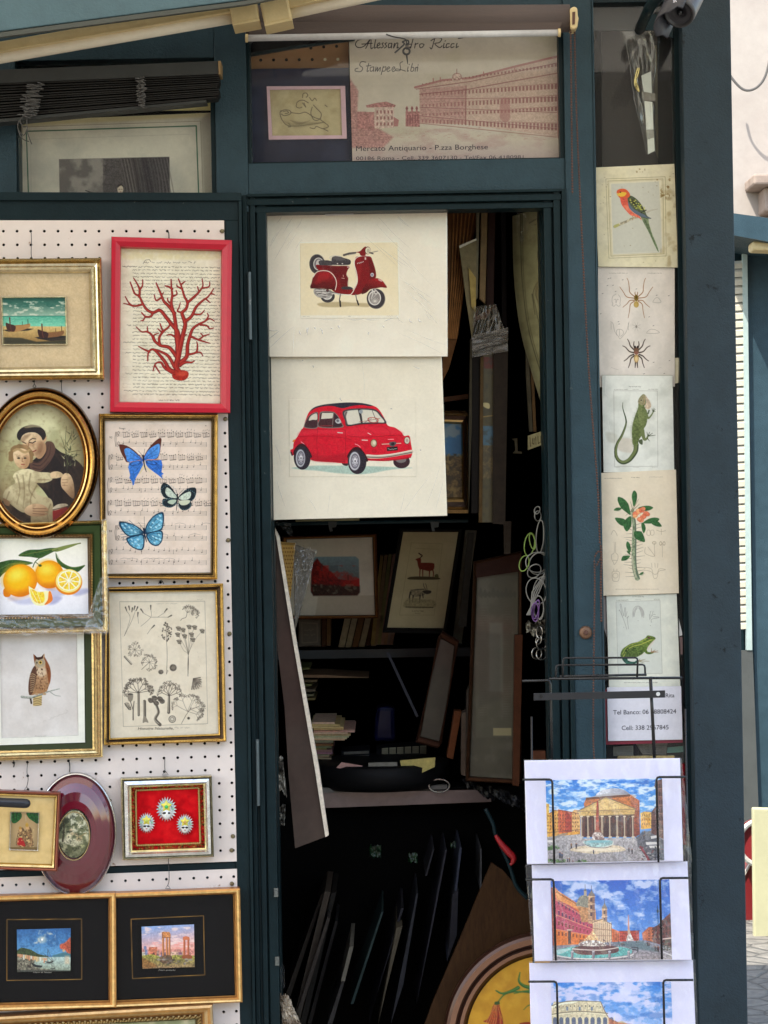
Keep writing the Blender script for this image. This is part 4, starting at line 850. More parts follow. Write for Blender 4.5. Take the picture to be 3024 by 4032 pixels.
for x, y in ((985,595),(1010,580),(1045,585),(1020,612),(1058,600)): cv.sp([(x-20,y-10),(x,y-18),(x+18,y-6),(x+14,y+12),(x-8,y+14)], ik, .9, 2, .5)
cv.ell(1125,716,24,24,ik,.9); cv.ell(1125,716,19,19,c8(206,198,180)); 
for k in range(8): cv.ell(1125+12*math.cos(k*.8),716+12*math.sin(k*.8),4.5,4.5,ik2,.9)
cv.line([(1185,745),(1215,690),(1250,640)], 3, ik, .9); sprig(1225,665,5,70,-1.2,3.0,5,2.2,7,2); sprig(1240,650,3,60,-.3,1.4,5,2,7,2); cv.ell(1232,710,9,9,ik)
for k in range(26): cv.ell(random.uniform(800,1330), random.uniform(-20,740), 1.8, 1.8, ik2, .6)
cv.squig(1020,1160,-38,8,1.6,ik2,.7); cv.squig(1140,1240,772,9,1.6,ik,.7,2.6); cv.squig(1275,1345,752,4,1.4,ik2,.7); cv.squig(1288,1328,-65,9,1.6,ik2,.8)
cv.build('print', M['ink'], pl.off(.002), o); letter("Histoire Naturelle,", 898, 786, 17, T6, pl.off(.002), o, (74,68,60), width=236, slant=.25, slope=-.012)
pane(o, T6, inset(IQ, -3), pl, .0045)
hook(T5, [(1036,1160),(1052,1134),(1070,1160)], .008, 'small wire triangle between the butterfly and plant frames')
for (x, y, x2, y2, lb_) in ((90,985,88,1030,'short wire stub below the owl frame'),(452,992,454,1062,'curled wire above the burgundy oval')): hook(T6, [(x,y),(x+4,(y+y2)/2),(x2,y2)], .008, lb_, .0011)
hook(T6, [(181,1000),(176,1060),(184,1110),(174,1160)], .010, 'long thin wire above the small icon frame', .0007, [(174,1158),(158,1178),(190,1178),(174,1158)])
hook(T6, [(1077,972),(1076,1020),(1078,1055)], .008, 'wire with triangular loop above the mask frame', .0007, [(1078,1052),(1060,1082),(1100,1080),(1078,1052)])
hook(T7, [(999,560),(1003,640),(1004,700),(996,735)], .012, 'wire running down from the mask frame', .0007, [(996,733),(982,752),(1012,752),(996,733)])
# ---- burgundy oval with a small pastoral scene
o = thing('oval_framed_picture', 'large burgundy oval with silver rim and tiny pastoral scene, lowest round picture', 'picture', GRP)
pl = LP.off(.012); rot = .03
A = ovalpx(446,425,247,363,rot,T7,128); B = ovalpx(446,425,233,349,rot,T7,128)
loft('rim', (A, B), [(0,-.006,(.4,.4,.38)),(0,.006,(.6,.6,.58)),(.2,.012,(.80,.80,.78)),(.5,.013,(.88,.88,.86)),(.8,.011,(.5,.5,.5)),(1,.005,(.3,.3,.3))], pl, M['gilt'], o, smooth=True)
mb = MB(); n = 96; bur = K(92,16,34)
rings = [(1.0,.006),(.95,.010),(.85,.016),(.7,.021),(.55,.024),(.42,.0248)]
pr = []
for t, h in rings: pr.append([P(x, y, pl.off(h)) for x, y in ovalpx(446-8*(1-t),425+3*(1-t),236*t,352*t,rot,T7,n)])
for r in range(len(pr)-1): mb.add(pr[r]+pr[r+1], [(k,(k+1)%n,n+(k+1)%n,n+k) for k in range(n)], bur)
mb.build('convex_mat', attr('burgundy_lacquered_mat', .10, 0, .06, 20, .0, .7, coat=1), o, smooth=True)
A = ovalpx(440,428,98,146,.03,T7,96); B = ovalpx(440,428,90,138,.03,T7,96)
loft('inner_rim', (A, B), [(0,.022,(.5,.4,.2)),(.2,.027,(.75,.6,.3)),(.7,.027,(.6,.45,.2)),(1,.0235,(.3,.2,.1))], pl, M['gilt'], o, smooth=True)
cv = Canvas([(345,285),(535,285),(535,570),(345,570)], 1.2, c8(206,200,168), T7, .05)
cv.cloud(c8(90,96,66), 34, .42, .62, a=.85); cv.cloud(c8(46,54,38), 24, .50, .66, (340,280,450,420), .9, 9); cv.cloud(c8(222,220,196), 22, .5, .66, (420,300,540,420), .8, 3)
cv.rect(340,480,540,575, c8(78,80,52), .6, 20); cv.line([(372,470),(380,400),(372,340)], (12,5), c8(60,56,38), .9, True)
for x, y, r, c in ((412,440,15,(208,196,160)),(430,425,12,(196,176,140)),(405,470,24,(214,206,176)),(440,480,30,(198,192,160)),(470,455,20,(176,160,122)),(455,432,9,(206,176,140)),(420,405,8,(214,184,150)),(380,505,20,(186,180,140)),(490,500,14,(150,150,110))): cv.ell(x, y, r, r*.8, c8(*c), .85, 8, tex=.4)
cv.line([(462,452),(500,428),(512,420)], 4, c8(150,130,84)); cv.cloud(c8(40,44,30), 12, .6, .7, a=.6, sd=12)
cv.build('picture', M['glossy_ink'], pl.off(.0245), o, oval=(440,428,93,141,.03))

# ---- little icon in cream mat
o = thing('framed_print', 'tiny crowned mother and child under green curtains, wide cream mat, thin wood and gold frame', 'print', GRP)
pl = LP.off(.052); OQ = [(-70,165),(360,180),(342,645),(-75,632)]; Q2 = [(-60,177),(345,192),(326,630),(-65,618)]; IQ = [(-50,198),(325,212),(304,605),(-55,594)]
rectframe(o, T7, OQ, Q2, [(0,-.012,K(96,40,26)),(0,.010,K(110,50,34)),(.5,.012,K(140,72,48)),(1,.010,K(80,34,22))], pl, 'lacquer')
rectframe(o, T7, Q2, IQ, [(0,.009,(.7,.5,.2)),(.3,.011,(.9,.76,.42)),(.7,.008,(.6,.42,.16)),(1,.002)], pl, 'gilt', 'gold_slip')
cv = Canvas([(-56,192),(330,207),(308,611),(-60,599)], 2.5, c8(216,188,132), T7, .03); cv.cloud(c8(200,170,112), 60, .4, .8, a=.5)
cv.build('mat', M['matte'], pl.off(.002), o)
rectframe(o, T7, [(60,291),(237,296),(230,530),(52,524)], [(70,301),(227,305),(220,520),(63,515)], [(0,.002,(.8,.78,.7)),(.3,.006,(.92,.9,.82)),(1,.003,(.5,.4,.2))], pl, 'gilt', 'slip')
cv = Canvas([(68,299),(229,303),(222,522),(61,517)], 1.1, c8(150,128,92), T7, .05)
cv.ell(148,400,70,100,c8(178,150,108),.8,30); cv.sp([(66,298),(120,300),(128,330),(96,362),(70,356)], c8(30,84,40), tex=.5); cv.sp([(160,300),(228,302),(226,364),(196,352),(168,330)], c8(30,84,40), tex=.5)
for q in ([(80,304),(84,350)],[(96,304),(100,345)],[(180,304),(192,340)],[(204,306),(212,350)]): cv.line(q, 4, c8(14,46,24), .8)
cv.sp([(100,500),(104,430),(116,395),(136,390),(150,410),(170,385),(188,400),(192,450),(196,500)], c8(120,92,62), tex=.5)
for x, y, r, c in ((122,405,9,(200,160,110)),(163,392,11,(196,156,108)),(120,392,8,(170,130,60)),(160,376,10,(176,140,60)),(160,366,5,(190,150,70))): cv.ell(x, y, r, r, c8(*c), 1, 4)
cv.sp([(104,490),(110,455),(130,452),(150,500)], c8(160,22,26)); cv.cloud(c8(206,176,120), 10, .56, .66, (100,400,200,510), .8); cv.rect(62,506,222,522, c8(104,82,46), .8, 4); cv.line([(152,318),(154,350)], 3, c8(190,180,150), .8)
cv.build('print', M['glossy_ink'], pl.off(.0035), o); 
# ---- handle in front of it
mb = MB(); p = [P(T7[0]+x/T7[2], T7[1]+y/T7[2], -.175) for x, y in ((-160,228),(-60,236),(40,242),(140,246),(162,247),(174,248),(181,248.5))]
mb.tube(p, [.0085,.0085,.0086,.0088,.0082,.006,.002], 16); tag(mb.build('pole_handle', paint('black_rubber', (.012,.014,.020), .35, dirt=.2, bump=.1), smooth=True), 'rounded black handle end poking in from left, in front of the small icon', 'handle')

# ---- three little masks on red velvet
o = thing('framed_masks', 'three tiny white and yellow carnival masks on red velvet, silver and gold frame', 'framed masks', GRP)
pl = LP.off(.008); OQ = [(717,92),(1255,75),(1268,553),(728,573)]; IQ = [(782,150),(1203,133),(1213,502),(788,518)]
rectframe(o, T7, OQ, IQ, [(0,-.002,(.45,.40,.25)),(0,.022,(.70,.64,.38)),(.10,.024,(.80,.76,.55)),(.22,.018,(.30,.28,.24)),(.30,.021,(.80,.80,.80)),(.62,.023,(.85,.85,.85)),(.72,.016,(.45,.40,.30)),(.82,.015,(.80,.70,.35)),(.95,.013,(.75,.62,.28)),(1,.0)], pl, 'gilt')
cv = Canvas([(778,145),(1207,128),(1217,507),(784,523)], 1.5, c8(196,16,26), T7, .10)
cv.cloud(c8(220,40,40), 50, .45, .75, a=.6); cv.cloud(c8(150,8,18), 40, .5, .8, a=.6, sd=8)
q0 = np.array([(782,150),(1203,133),(1213,502),(788,518)], float)
for e in range(4):
    a, b = q0[e], q0[(e+1) % 4]; ctr = q0.mean(0)
    for k in range(150):
        t = random.random(); dpt = random.random()**1.3*.13; p_ = (a*(1-t)+b*t)*(1-dpt)+ctr*dpt; cv.ell(p_[0], p_[1], random.uniform(3,7), random.uniform(2,4), c8(*random.choice([(150,118,50),(96,70,28),(196,164,84),(60,42,20)])), .9, 2, random.uniform(0,3))
cv.build('velvet_panel', M['matte'], pl.off(.001), o)
trm = MB()
for e in range(4):
    a, b = q0[e], q0[(e+1) % 4]; ctr = q0.mean(0)
    for k in range(34):
        t = (k+.5)/34; p_ = (a*(1-t)+b*t)*.89+ctr*.11; pc = P(T7[0]+p_[0]/T7[2], T7[1]+p_[1]/T7[2], pl.off(.003)); trm.ball(pc, .0021, 6, 4)
trm.build('braid_trim', paint('gold_braid', (.55, .40, .14), .4, metal=.6), o, smooth=True)
def mask(cx, cy, s, gem):
    m = MB(); c = lambda x, y, h: P(T7[0]+(cx+x*s)/T7[2], T7[1]+(cy+y*s)/T7[2], pl.off(h))
    wht = K(226,226,220); n = 22; out = []; inn = []
    for k in range(n*2):
        a = math.pi*k/n; r = 68 if k % 2 == 0 else 47; out.append(c(r*math.cos(a)*.92, r*math.sin(a)*1.12 - 4, .004)); inn.append(c(24*math.cos(a), 30*math.sin(a)+8, .011))
    for k in range(n*2):
        j = (k+1) % (n*2); cc = wht if k % 2 else K(170,190,196)
        m.add([out[k], out[j], inn[j], inn[k]], [(0,3,2,1)], cc)
    m.add(out, [tuple(range(n*2))], wht)
    for i, r in enumerate((38,)):                         # ruffles round the top
        for k in range(9): a = math.pi + math.pi*k/8; m.ball(c(r*math.cos(a), r*math.sin(a)*1.05-8, .009+.002*i), .0030*s, 8, 5, K(178,190,196) if (k+i) % 2 else K(150,200,170), (1,.6,1))
    top = MB(); ms = m.build('mask', attr('glazed_porcelain', .2, 0, .03, 40, 0, .5, coat=.8), o)
    m = MB(); fc = c(0, 22, .010); m.ball(fc, .0092*s, 16, 12, wht, (.95,.7,1.2)); m.ball(c(0,27,.0160), .0019*s, 8, 6, wht, (.8,1,1.5)); m.build('face', attr('glazed_face', .2, 0, .02, 40, 0, .5, coat=.8), ms, smooth=True)
    m = MB()
    for sx in (-1, 1): m.ball(c(sx*10.5, 19, .0150), .0028*s, 8, 6, K(30,30,30), (1.6,.5,.8))
    m.build('eye_hole', paint('black_eye_hole', (.01,.01,.01), .6), ms, smooth=True)
    m = MB(); m.ball(c(0, 37, .0150), .0017*s, 8, 6, None, (1.4,.5,.7)); m.build('lips', paint('painted_lips', (.5,.06,.10), .3), ms, smooth=True)
    m = MB(); st = []
    for k in range(10): a = math.pi*k/5 - math.pi/2; r = 34 if k % 2 == 0 else 20; st.append(c(r*math.cos(a), r*math.sin(a)*1.1-22, .0145))
    ctrv = c(0,-20,.019); m.add(st+[ctrv], [(k,10,(k+1)%10) for k in range(10)], None); m.build('yellow_star', paint('yellow_glaze', (.80,.72,.10), .25, dirt=.2, bump=0), ms)
    m = MB(); m.ball(c(0,-18,.019), .0036*s, 10, 6, None, (1,.5,1)); m.build('gem', paint('gem', gem, .15, dirt=.1, bump=0), ms, smooth=True)
mask(988, 285, 1.0, (.06,.5,.12)); mask(870, 366, .84, (.5,.6,.1)); mask(1098, 374, .84, (.6,.35,.08))

# ---- two black-matted gouaches
gwood = attr('golden_wood_moulding', .32, .35, .35, 80, .3, .5)
M['gwood'] = gwood
def blackframe(lbl, OQ, IQ, gl, pic, base):
    o = thing('framed_painting', lbl, 'painting', GRP); pl = LP.off(base)
    a1, a2, a3 = K(206,150,84), K(160,100,48), K(232,190,120)
    rectframe(o, T7, OQ, IQ, [(0,-.004,a2),(0,.018,a1),(.25,.021,a3),(.5,.020,a1),(.8,.014,a2),(.92,.009,a1),(1,.004)], pl, 'gwood')
    cv = Canvas(inset(IQ, -4), 2.2, c8(13,13,16), T7, 0)
    q = gl + [gl[0]]; cv.line(q, 3.2, c8(176,134,70), 1); pq = inset(pic, -24); cv.poly(pq, c8(8,9,11), 1, 4)
    cv.build('black_mat', M['matte'], pl.off(.0025), o)
    return o, pl
o, pl = blackframe('moonlit bay with sailing boats in a black mat and golden wood frame', [(-90,788),(686,768),(691,1447),(-90,1470)], [(-55,830),(644,808),(645,1412),(-55,1428)], [(42,936),(484,933),(485,1291),(41,1298)], [(100,996),(420,988),(418,1242),(103,1248)], .016)
cv = Canvas([(100,996),(420,988),(418,1242),(103,1248)], 1.0, c8(70,120,170), T7, .05)
cv.rect(90,980,430,1150, G(c8(52,104,158), c8(96,150,190), (0,990), (0,1130)), tex=.15)
cv.cloud(c8(206,206,196), 26, .52, .66, (190,1000,330,1080), .8, 3); cv.cloud(c8(40,84,132), 20, .5, .7, (100,990,420,1100), .5, 7)
cv.ell(250,1055,26,22,c8(226,220,196),.5,16); cv.ell(250,1055,7,7,c8(252,248,228))
cv.sp([(356,1085),(380,1076),(400,1060),(420,1045),(420,1135),(400,1135),(384,1115),(360,1110)], c8(190,84,52), .9, 8, .4)
cv.poly([(100,1120),(125,1102),(150,1106),(185,1115),(225,1140),(290,1155),(240,1175),(100,1180)], c8(58,72,44), 1, 3, .5); cv.poly([(310,1150),(350,1138),(385,1130),(420,1140),(420,1160),(310,1162)], c8(76,120,130), 1, 3); cv.ell(378,1120,8,8,c8(230,170,110),.8,6)
cv.rect(90,1158,430,1250, G(c8(170,190,184), c8(150,160,140), (0,1160), (0,1240)), tex=.25); cv.rect(385,1150,412,1200, c8(226,190,150), .5, 10)
cv.poly([(100,1140),(160,1145),(220,1165),(200,1200),(230,1225),(330,1235),(330,1250),(100,1250)], c8(120,116,100), 1, 3, .6)
for k in range(16): x = 104+k*11; y = 1140+k*1.6; cv.rect(x, y, x+9, y+random.uniform(14,32), c8(*random.choice([(226,190,130),(214,208,190),(206,150,110),(190,170,130)])), .95, 1)
cv.sp([(185,1190),(215,1205),(250,1210),(240,1222),(200,1214)], c8(40,46,48)); cv.cloud(c8(60,50,44), 14, .55, .66, (105,1180,200,1250), .7)
def sail(x, y, s): cv.sp([(x-28*s,y-3*s),(x-10*s,y+6*s),(x+16*s,y+6*s),(x+30*s,y-5*s),(x,y+1)], c8(34,30,30)); cv.line([(x-6*s,y),(x-6*s,y-74*s)], 2.5*s, c8(40,34,32)); cv.line([(x-30*s,y-48*s),(x+18*s,y-4*s)], 2*s, c8(50,44,40)); cv.line([(x-6*s,y-74*s),(x+22*s,y-4*s)], 1.4*s, c8(60,54,50)); cv.ell(x,y+9*s,26*s,3*s,c8(70,84,84),.6,4)
sail(290,1186,1.0); sail(312,1225,.62); sail(170,1215,.35); cv.rect(100,1236,430,1250,c8(44,50,48),.7,8)
cv.build('painting', M['oil'], pl.off(.0036), o); cv = None; letter("Mare di Notte", 196, 1253, 8, T7, pl.off(.0026), o, (150,146,136), slant=.3, width=110); pane(o, T7, [(-50,834),(641,812),(641,1409),(-50,1425)], pl, .0065)
o, pl = blackframe('ruined temple columns at sunset in a black mat and golden wood frame', [(687,770),(1422,742),(1437,1415),(692,1447)], [(690,808),(1383,783),(1395,1383),(693,1412)], [(778,934),(1208,913),(1216,1264),(787,1287)], [(840,979),(1152,965),(1156,1218),(846,1228)], .012)
cv = Canvas([(840,979),(1152,965),(1156,1218),(846,1228)], 1.0, c8(150,170,210), T7, .05)
cv.rect(830,960,1160,1150, G(c8(134,166,214), c8(240,176,160), (880,975), (900,1125)), tex=.1); cv.cloud(c8(240,214,206), 40, .5, .66, (830,980,1160,1100), .8, 3, 2.4); cv.cloud(c8(232,150,140), 30, .5, .66, (900,1070,1160,1130), .6, 6, 3)
cv.rect(840,1112,1160,1150, c8(190,130,120), .8, 6, .4); 
for x, w_, h, c in ((860,16,30,(120,130,160)),(884,50,46,(196,120,92)),(930,14,22,(150,120,110)),(955,40,14,(120,100,110)),(1010,50,18,(206,170,150)),(1060,30,14,(150,110,130)),(1080,12,22,(190,150,130)),(1128,20,34,(206,140,130)),(842,20,16,(206,196,180))): cv.rect(x,1145-h,x+w_,1152,c8(*c),1,2,.4)
cv.ell(862,1104,9,12,c8(120,130,160)); cv.ell(1140,1092,10,10,c8(206,150,140)); cv.ell(912,1145,8,14,c8(110,64,56))
cv.poly([(843,1150),(900,1142),(960,1158),(1040,1146),(1156,1150),(1157,1222),(843,1230)], G(c8(150,146,70), c8(140,116,84), (0,1150), (0,1220)), 1, 3, .5); cv.sp([(845,1165),(900,1190),(930,1215),(845,1222)], c8(140,96,50), .8, 8, .4)
st_, sh_ = c8(206,138,84), c8(116,66,42)
for x in (968,990,1006): cv.line([(x,1045),(x+1,1158)], 11, st_); cv.line([(x+4,1045),(x+5,1158)], 4, sh_, .8)
cv.poly([(960,1012),(972,1008),(1006,1010),(1014,1026),(1012,1044),(962,1046)], st_, 1, 1, .4); cv.line([(962,1042),(1012,1042)], 3, sh_); cv.line([(966,1014),(966,1040)], 4, sh_)
for x in (1094,1118): cv.line([(x,1054),(x,1150)], 11, c8(200,110,70)); cv.line([(x+4,1054),(x+4,1150)], 4, sh_, .8)
cv.poly([(1086,1040),(1104,1034),(1124,1040),(1128,1056),(1086,1058)], c8(206,120,80)); cv.sp([(1084,1150),(1130,1146),(1140,1166),(1086,1168)], c8(150,84,50)); cv.sp([(955,1155),(1016,1150),(1020,1190),(990,1200),(950,1185)], c8(110,84,64), 1, 3, .5)
for k in range(26): x = random.uniform(920,1140); y = random.uniform(1160,1205); cv.ell(x, y, random.uniform(5,13), random.uniform(3,8), c8(*random.choice([(120,112,104),(90,80,74),(160,150,140),(90,88,60),(60,50,44)])), .8, 3)
cv.build('painting', M['oil'], pl.off(.0036), o); letter("Fori antichi", 940, 1240, 8, T7, pl.off(.0026), o, (150,146,136), slant=.3, width=100); pane(o, T7, [(694,812),(1380,787),(1391,1380),(697,1408)], pl, .0065)

# ---- frame cut off by the lower edge of the picture
o = thing('framed_picture', 'wide ornate gold frame lowest on the leaf, only its top edge and corner seen', 'picture', GRP)
pl = LP.off(.020); OQ = [(-80,1500),(1262,1424),(1290,2300),(-60,2380)]; Q2 = [(-40,1556),(1195,1492),(1216,2240),(-30,2300)]; IQ = [(-20,1586),(1160,1526),(1180,2200),(-10,2260)]
a1, a2, a3 = K(176,128,70), K(120,80,44), K(214,180,130)
rectframe(o, T7, OQ, Q2, [(0,-.008,a2),(0,.016,a2),(.06,.022,a3),(.25,.026,a1),(.5,.024,a3),(.75,.016,a1),(.9,.012,a2),(1,.011,a1)], pl, 'gwood')
loft('inner_moulding', (quadpx(dens(Q2, 150), T7), quadpx(dens(IQ, 150), T7)), [(0,.010,(.5,.35,.15)),(.2,bead,(.5,.36,.16)),(.6,bead,(.35,.24,.1)),(.75,.008,(.15,.1,.05)),(1,.005,(.6,.45,.2))], pl, M['gilt'], o)
cv = Canvas(inset(IQ, -3), 5, c8(206,196,160), T7, .05); cv.cloud(c8(120,130,90), 80, .4, .7, a=.7); cv.build('picture', M['oil'], pl.off(.003), o)

# ================================================================ PRINTS IN THE DOOR OPENING
TS = (1000, 800, 2.07375)
o = thing('wrapped_print', 'dark red scooter watercolour on cream card in clear film, hanging in the doorway', 'print', 'card prints in clear film hanging in the doorway')
pl = PL(.050)
cv = Canvas([(92,66),(1577,58),(1581,1252),(114,1255)], 2.6, c8(232,226,211), TS, .02, 4); cv.cloud(c8(224,217,200), 260, .4, .8, a=.5)
cv.poly([(366,318),(1180,312),(1192,918),(372,914)], c8(238,233,220), 1, 4); cv.poly([(374,326),(1172,320),(1184,910),(380,906)], c8(229,217,186), .9, 6); cv.cloud(c8(234,226,202), 90, .4, .7, (380,326,1180,906), .5)
cv.build('card', M['ink'], pl, o, th=.002)
cv = Canvas([(376,330),(1170,324),(1182,940),(382,940)], 1.15, c8(229,217,186), TS, .01, 4); cv.cloud(c8(234,225,200), 90, .4, .75, a=.5)
r1, r2, r3 = c8(128,18,26), c8(84,12,18), c8(170,40,40); gk, gy, gl_ = c8(62,58,62), c8(120,116,118), c8(214,210,204)
cv.sp([(515,825),(560,812),(700,806),(800,812),(930,820),(930,848),(800,842),(680,850),(560,846)], c8(184,168,132), .9, 10)
cv.rect(378,916,1184,942,c8(233,226,210)); cv.squig(398,462,925,8,2,c8(110,104,90),.7); cv.squig(770,792,922,8,2,c8(110,104,90),.7); cv.squig(1085,1160,922,9,2,c8(110,104,90),.6)
cv.ell(602,760,58,52,gk); cv.ell(598,755,40,34,gl_); cv.ell(598,755,28,22,gy)
cv.ell(515,498,63,80,gk,1,0,-.08); cv.ell(527,497,42,52,gl_); cv.ell(528,497,36,46,gy); cv.ell(530,497,24,36,c8(196,190,186)); cv.ell(520,496,60,76,c8(92,88,92),.5,4,-.08,5)
cv.sp([(495,700),(600,704),(650,735),(610,770),(545,772),(498,748)], c8(150,146,142), tex=.5); 
for q in ([(505,715),(600,712)],[(510,730),(640,735)],[(530,750),(625,728)],[(520,760),(600,752)]): cv.line(q, 5, c8(220,216,210), .9); cv.line([(x, y+6) for x, y in q], 3, c8(70,62,64), .8)
cv.line([(610,720),(700,745),(770,745)], (16,6), c8(130,126,124)); cv.ell(600,712,12,12,c8(90,60,60))
cv.poly(spl([(505,515),(560,505),(640,512),(772,514),(766,545),(754,582),(770,615),(764,652),(772,694),(806,702),(800,744),(700,738),(640,712),(600,640)],4,True), r1, tex=.15)
cv.sp([(700,520),(760,520),(750,570),(765,620),(760,690),(720,690),(700,600)], r2, .5, 18); cv.sp([(540,512),(690,520),(690,600),(670,610),(640,560),(580,540)], r2, .45, 14)
cv.poly(spl([(464,692),(470,650),(484,600),(512,566),(560,552),(612,560),(652,596),(670,650),(664,704),(560,694)],5,True), G(c8(150,26,32), r2, (560,560), (540,700)), tex=.2)
cv.sp([(560,570),(610,575),(620,610),(560,640),(500,660),(520,600)], c8(178,36,40), .5, 26); cv.line([(462,694),(600,700),(664,706)], 4, c8(60,10,16)); cv.line([(484,602),(512,564),(560,551),(614,559),(655,597),(674,650),(664,708)], 6, c8(228,222,210), 1, True)
cv.poly(spl([(533,470),(600,466),(630,470),(640,440),(690,430),(730,446),(785,464),(786,498),(740,506),(560,508),(534,500)],4,True), c8(72,68,72), tex=.2); cv.sp([(640,445),(700,436),(745,462),(680,466)], c8(100,96,98), .8, 8); cv.line([(632,470),(620,440),(660,430),(710,436)], 5, c8(200,196,190), 1, True); cv.line([(630,490),(785,490)], 3, c8(40,38,42)); cv.line([(640,506),(780,510)], 4, c8(214,204,190))
for x, y in ((682,494),(722,494),(768,522)): cv.ell(x, y, 6, 5, c8(206,196,190))
cv.poly(spl([(828,448),(850,434),(900,430),(950,436),(968,470),(985,520),(996,570),(992,612),(950,640),(900,700),(870,742),(790,748),(815,700),(842,640),(834,570),(818,500)],4,True), r1, tex=.12)
cv.sp([(835,460),(870,440),(880,520),(870,600),(850,640),(842,560)], c8(150,34,36), .5, 14); cv.sp([(930,440),(965,480),(990,560),(988,610),(950,620),(940,520)], r2, .5, 14)
cv.sp([(715,688),(745,680),(790,684),(808,702),(760,706),(720,702)], gk)
cv.line([(640,738),(770,748),(800,735),(822,695),(844,640),(838,570),(820,500),(828,455),(870,432),(950,431)], 6, c8(230,224,212), 1, True)
cv.ell(995,780,74,82,gk); cv.ell(985,774,52,60,gl_); cv.ell(986,775,45,53,c8(140,134,130)); cv.ell(986,775,46,54,c8(230,226,220),.8,3,0,5)
for k in range(14): a = k*.449; cv.line([(988,800),(988+34*math.cos(a),800+28*math.sin(a))], 3, c8(220,216,208), .8)
cv.ell(1000,782,70,78,c8(92,86,90),.5,4,0,6)
cv.line([(962,690),(972,735),(958,780)], (14,7), c8(200,196,190)); cv.line([(985,690),(1002,740),(975,770)], (16,8), c8(170,164,160)); cv.ell(996,728,15,17,c8(210,204,198)); cv.ell(996,728,8,9,c8(110,104,104))
cv.poly(spl([(880,742),(886,710),(912,660),(950,626),(1000,612),(1042,628),(1070,660),(1084,690),(1040,688),(1000,694),(950,704),(918,730)],5,True), G(c8(150,26,32), r2, (980,620), (960,720)), tex=.15); cv.sp([(1020,618),(1048,634),(1040,640),(1015,628)], c8(224,200,196), .8, 4)
cv.poly(spl([(830,400),(865,392),(892,366),(915,356),(912,420),(905,430),(872,428),(860,408)],3,True), r1); cv.line([(735,424),(780,410),(830,404)], (18,12), c8(84,80,80)); cv.line([(770,424),(830,412)], 4, c8(150,140,136))
cv.ell(928,386,25,31,c8(90,20,24)); cv.ell(931,387,21,27,c8(226,220,196)); cv.ell(933,388,13,18,c8(190,184,160)); cv.line([(950,404),(990,396),(1012,391)], (6,4), c8(110,104,100)); cv.line([(945,405),(972,412)], 10, gk)
cv.ell(965,585,14,16,c8(206,200,200)); cv.ell(965,585,9,10,c8(130,130,150)); cv.rect(904,442,916,462,c8(214,200,190)); cv.line([(716,612),(738,614)],4,c8(220,196,180)); cv.line([(728,586),(730,600)],4,c8(220,180,160))
cv.line([(706,746),(698,790),(704,840)], (8,10), c8(96,90,90)); cv.line([(703,800),(706,842)], 13, c8(44,40,42)); cv.line([(830,744),(838,785),(852,830)], (8,9), c8(110,104,100)); cv.line([(842,795),(854,830)], 12, c8(50,44,46))
cv.build('scooter_drawing', M['ink'], pl.off(.0006), o, th=.0004); letter("Vespa", 838, 500, 15, TS, pl.off(.0008), o, (222,206,200), slant=.35, slope=-.32, width=56)
def film(o, q, T, pl, amp, sd, fx=3.2, fy=3.4, mat='wrap'):
    cv = Canvas(q, 9, (1,1,1), T, 0)
    def cf(u, v):
        r = np.hypot(u-.5, v-.5); a = np.arctan2(v-.5, u-.5)
        f = fbm(a*6+sd, r*2.5, sd, 3)*np.clip(r*1.7, 0, 1) + .5*fbm(u*fx*2, v*fy*2, sd+4, 3)
        return np.stack([0*u, -amp*f, 0*u], -1)
    x = cv.build('clear_film', M[mat], pl, o, th=.0002, curve=cf)
    for p_ in x.data.polygons: p_.use_smooth = True
film(o, [(86,60),(1584,52),(1588,1258),(106,1261)], TS, pl.off(.004), .003, 3)
mb = MB(); mb.slab(quadpx([(575,72),(815,74),(812,92),(585,100)], TS), pl.off(.010), .004); mb.build('clip', M['alu'], o)

M['crease_glint'] = clear('white_crease_glint', .45, .25, milk=.25, milkc=(.95,.95,.93))  # milky white: light glints painted in along with the film creases
def crease_glints(o, T, Y, segs):
    mb = MB()
    for (x0, y0, x1, y1, w_) in segs:
        xm, ym = (x0+x1)/2+random.uniform(-12,12), (y0+y1)/2+random.uniform(-8,8)
        p = [P(T[0]+x/T[2], T[1]+y/T[2], Y) for x, y in spl([(x0,y0),(xm,ym),(x1,y1)], 5)]; n = len(p)-1
        mb.tube(p, [w_*.00048*max(.12, math.sin(math.pi*k/n)) for k in range(n+1)], 5, None, caps=False)
    tag(mb.build('film_creases_and_glints', M['crease_glint'], o, smooth=True), kind='stuff')
sg_ = [(random.uniform(900,1500), random.uniform(80,500), 0, 0, 0) for _ in range(0)]
for k in range(10): x = random.uniform(840,1300); y = random.uniform(90,400); L = random.uniform(90,300); sg_.append((x, y, x+L, y+L*random.uniform(.7,1.1), .45))
for k in range(10): x = random.uniform(200,420); y = random.uniform(80,300); L = random.uniform(60,260); sg_.append((x, y, x-L*.6, y+L, .45))
for k in range(6): x = random.uniform(1150,1300); y = random.uniform(560,760); sg_.append((x, y, x+random.uniform(150,280), y+random.uniform(150,260), .5))
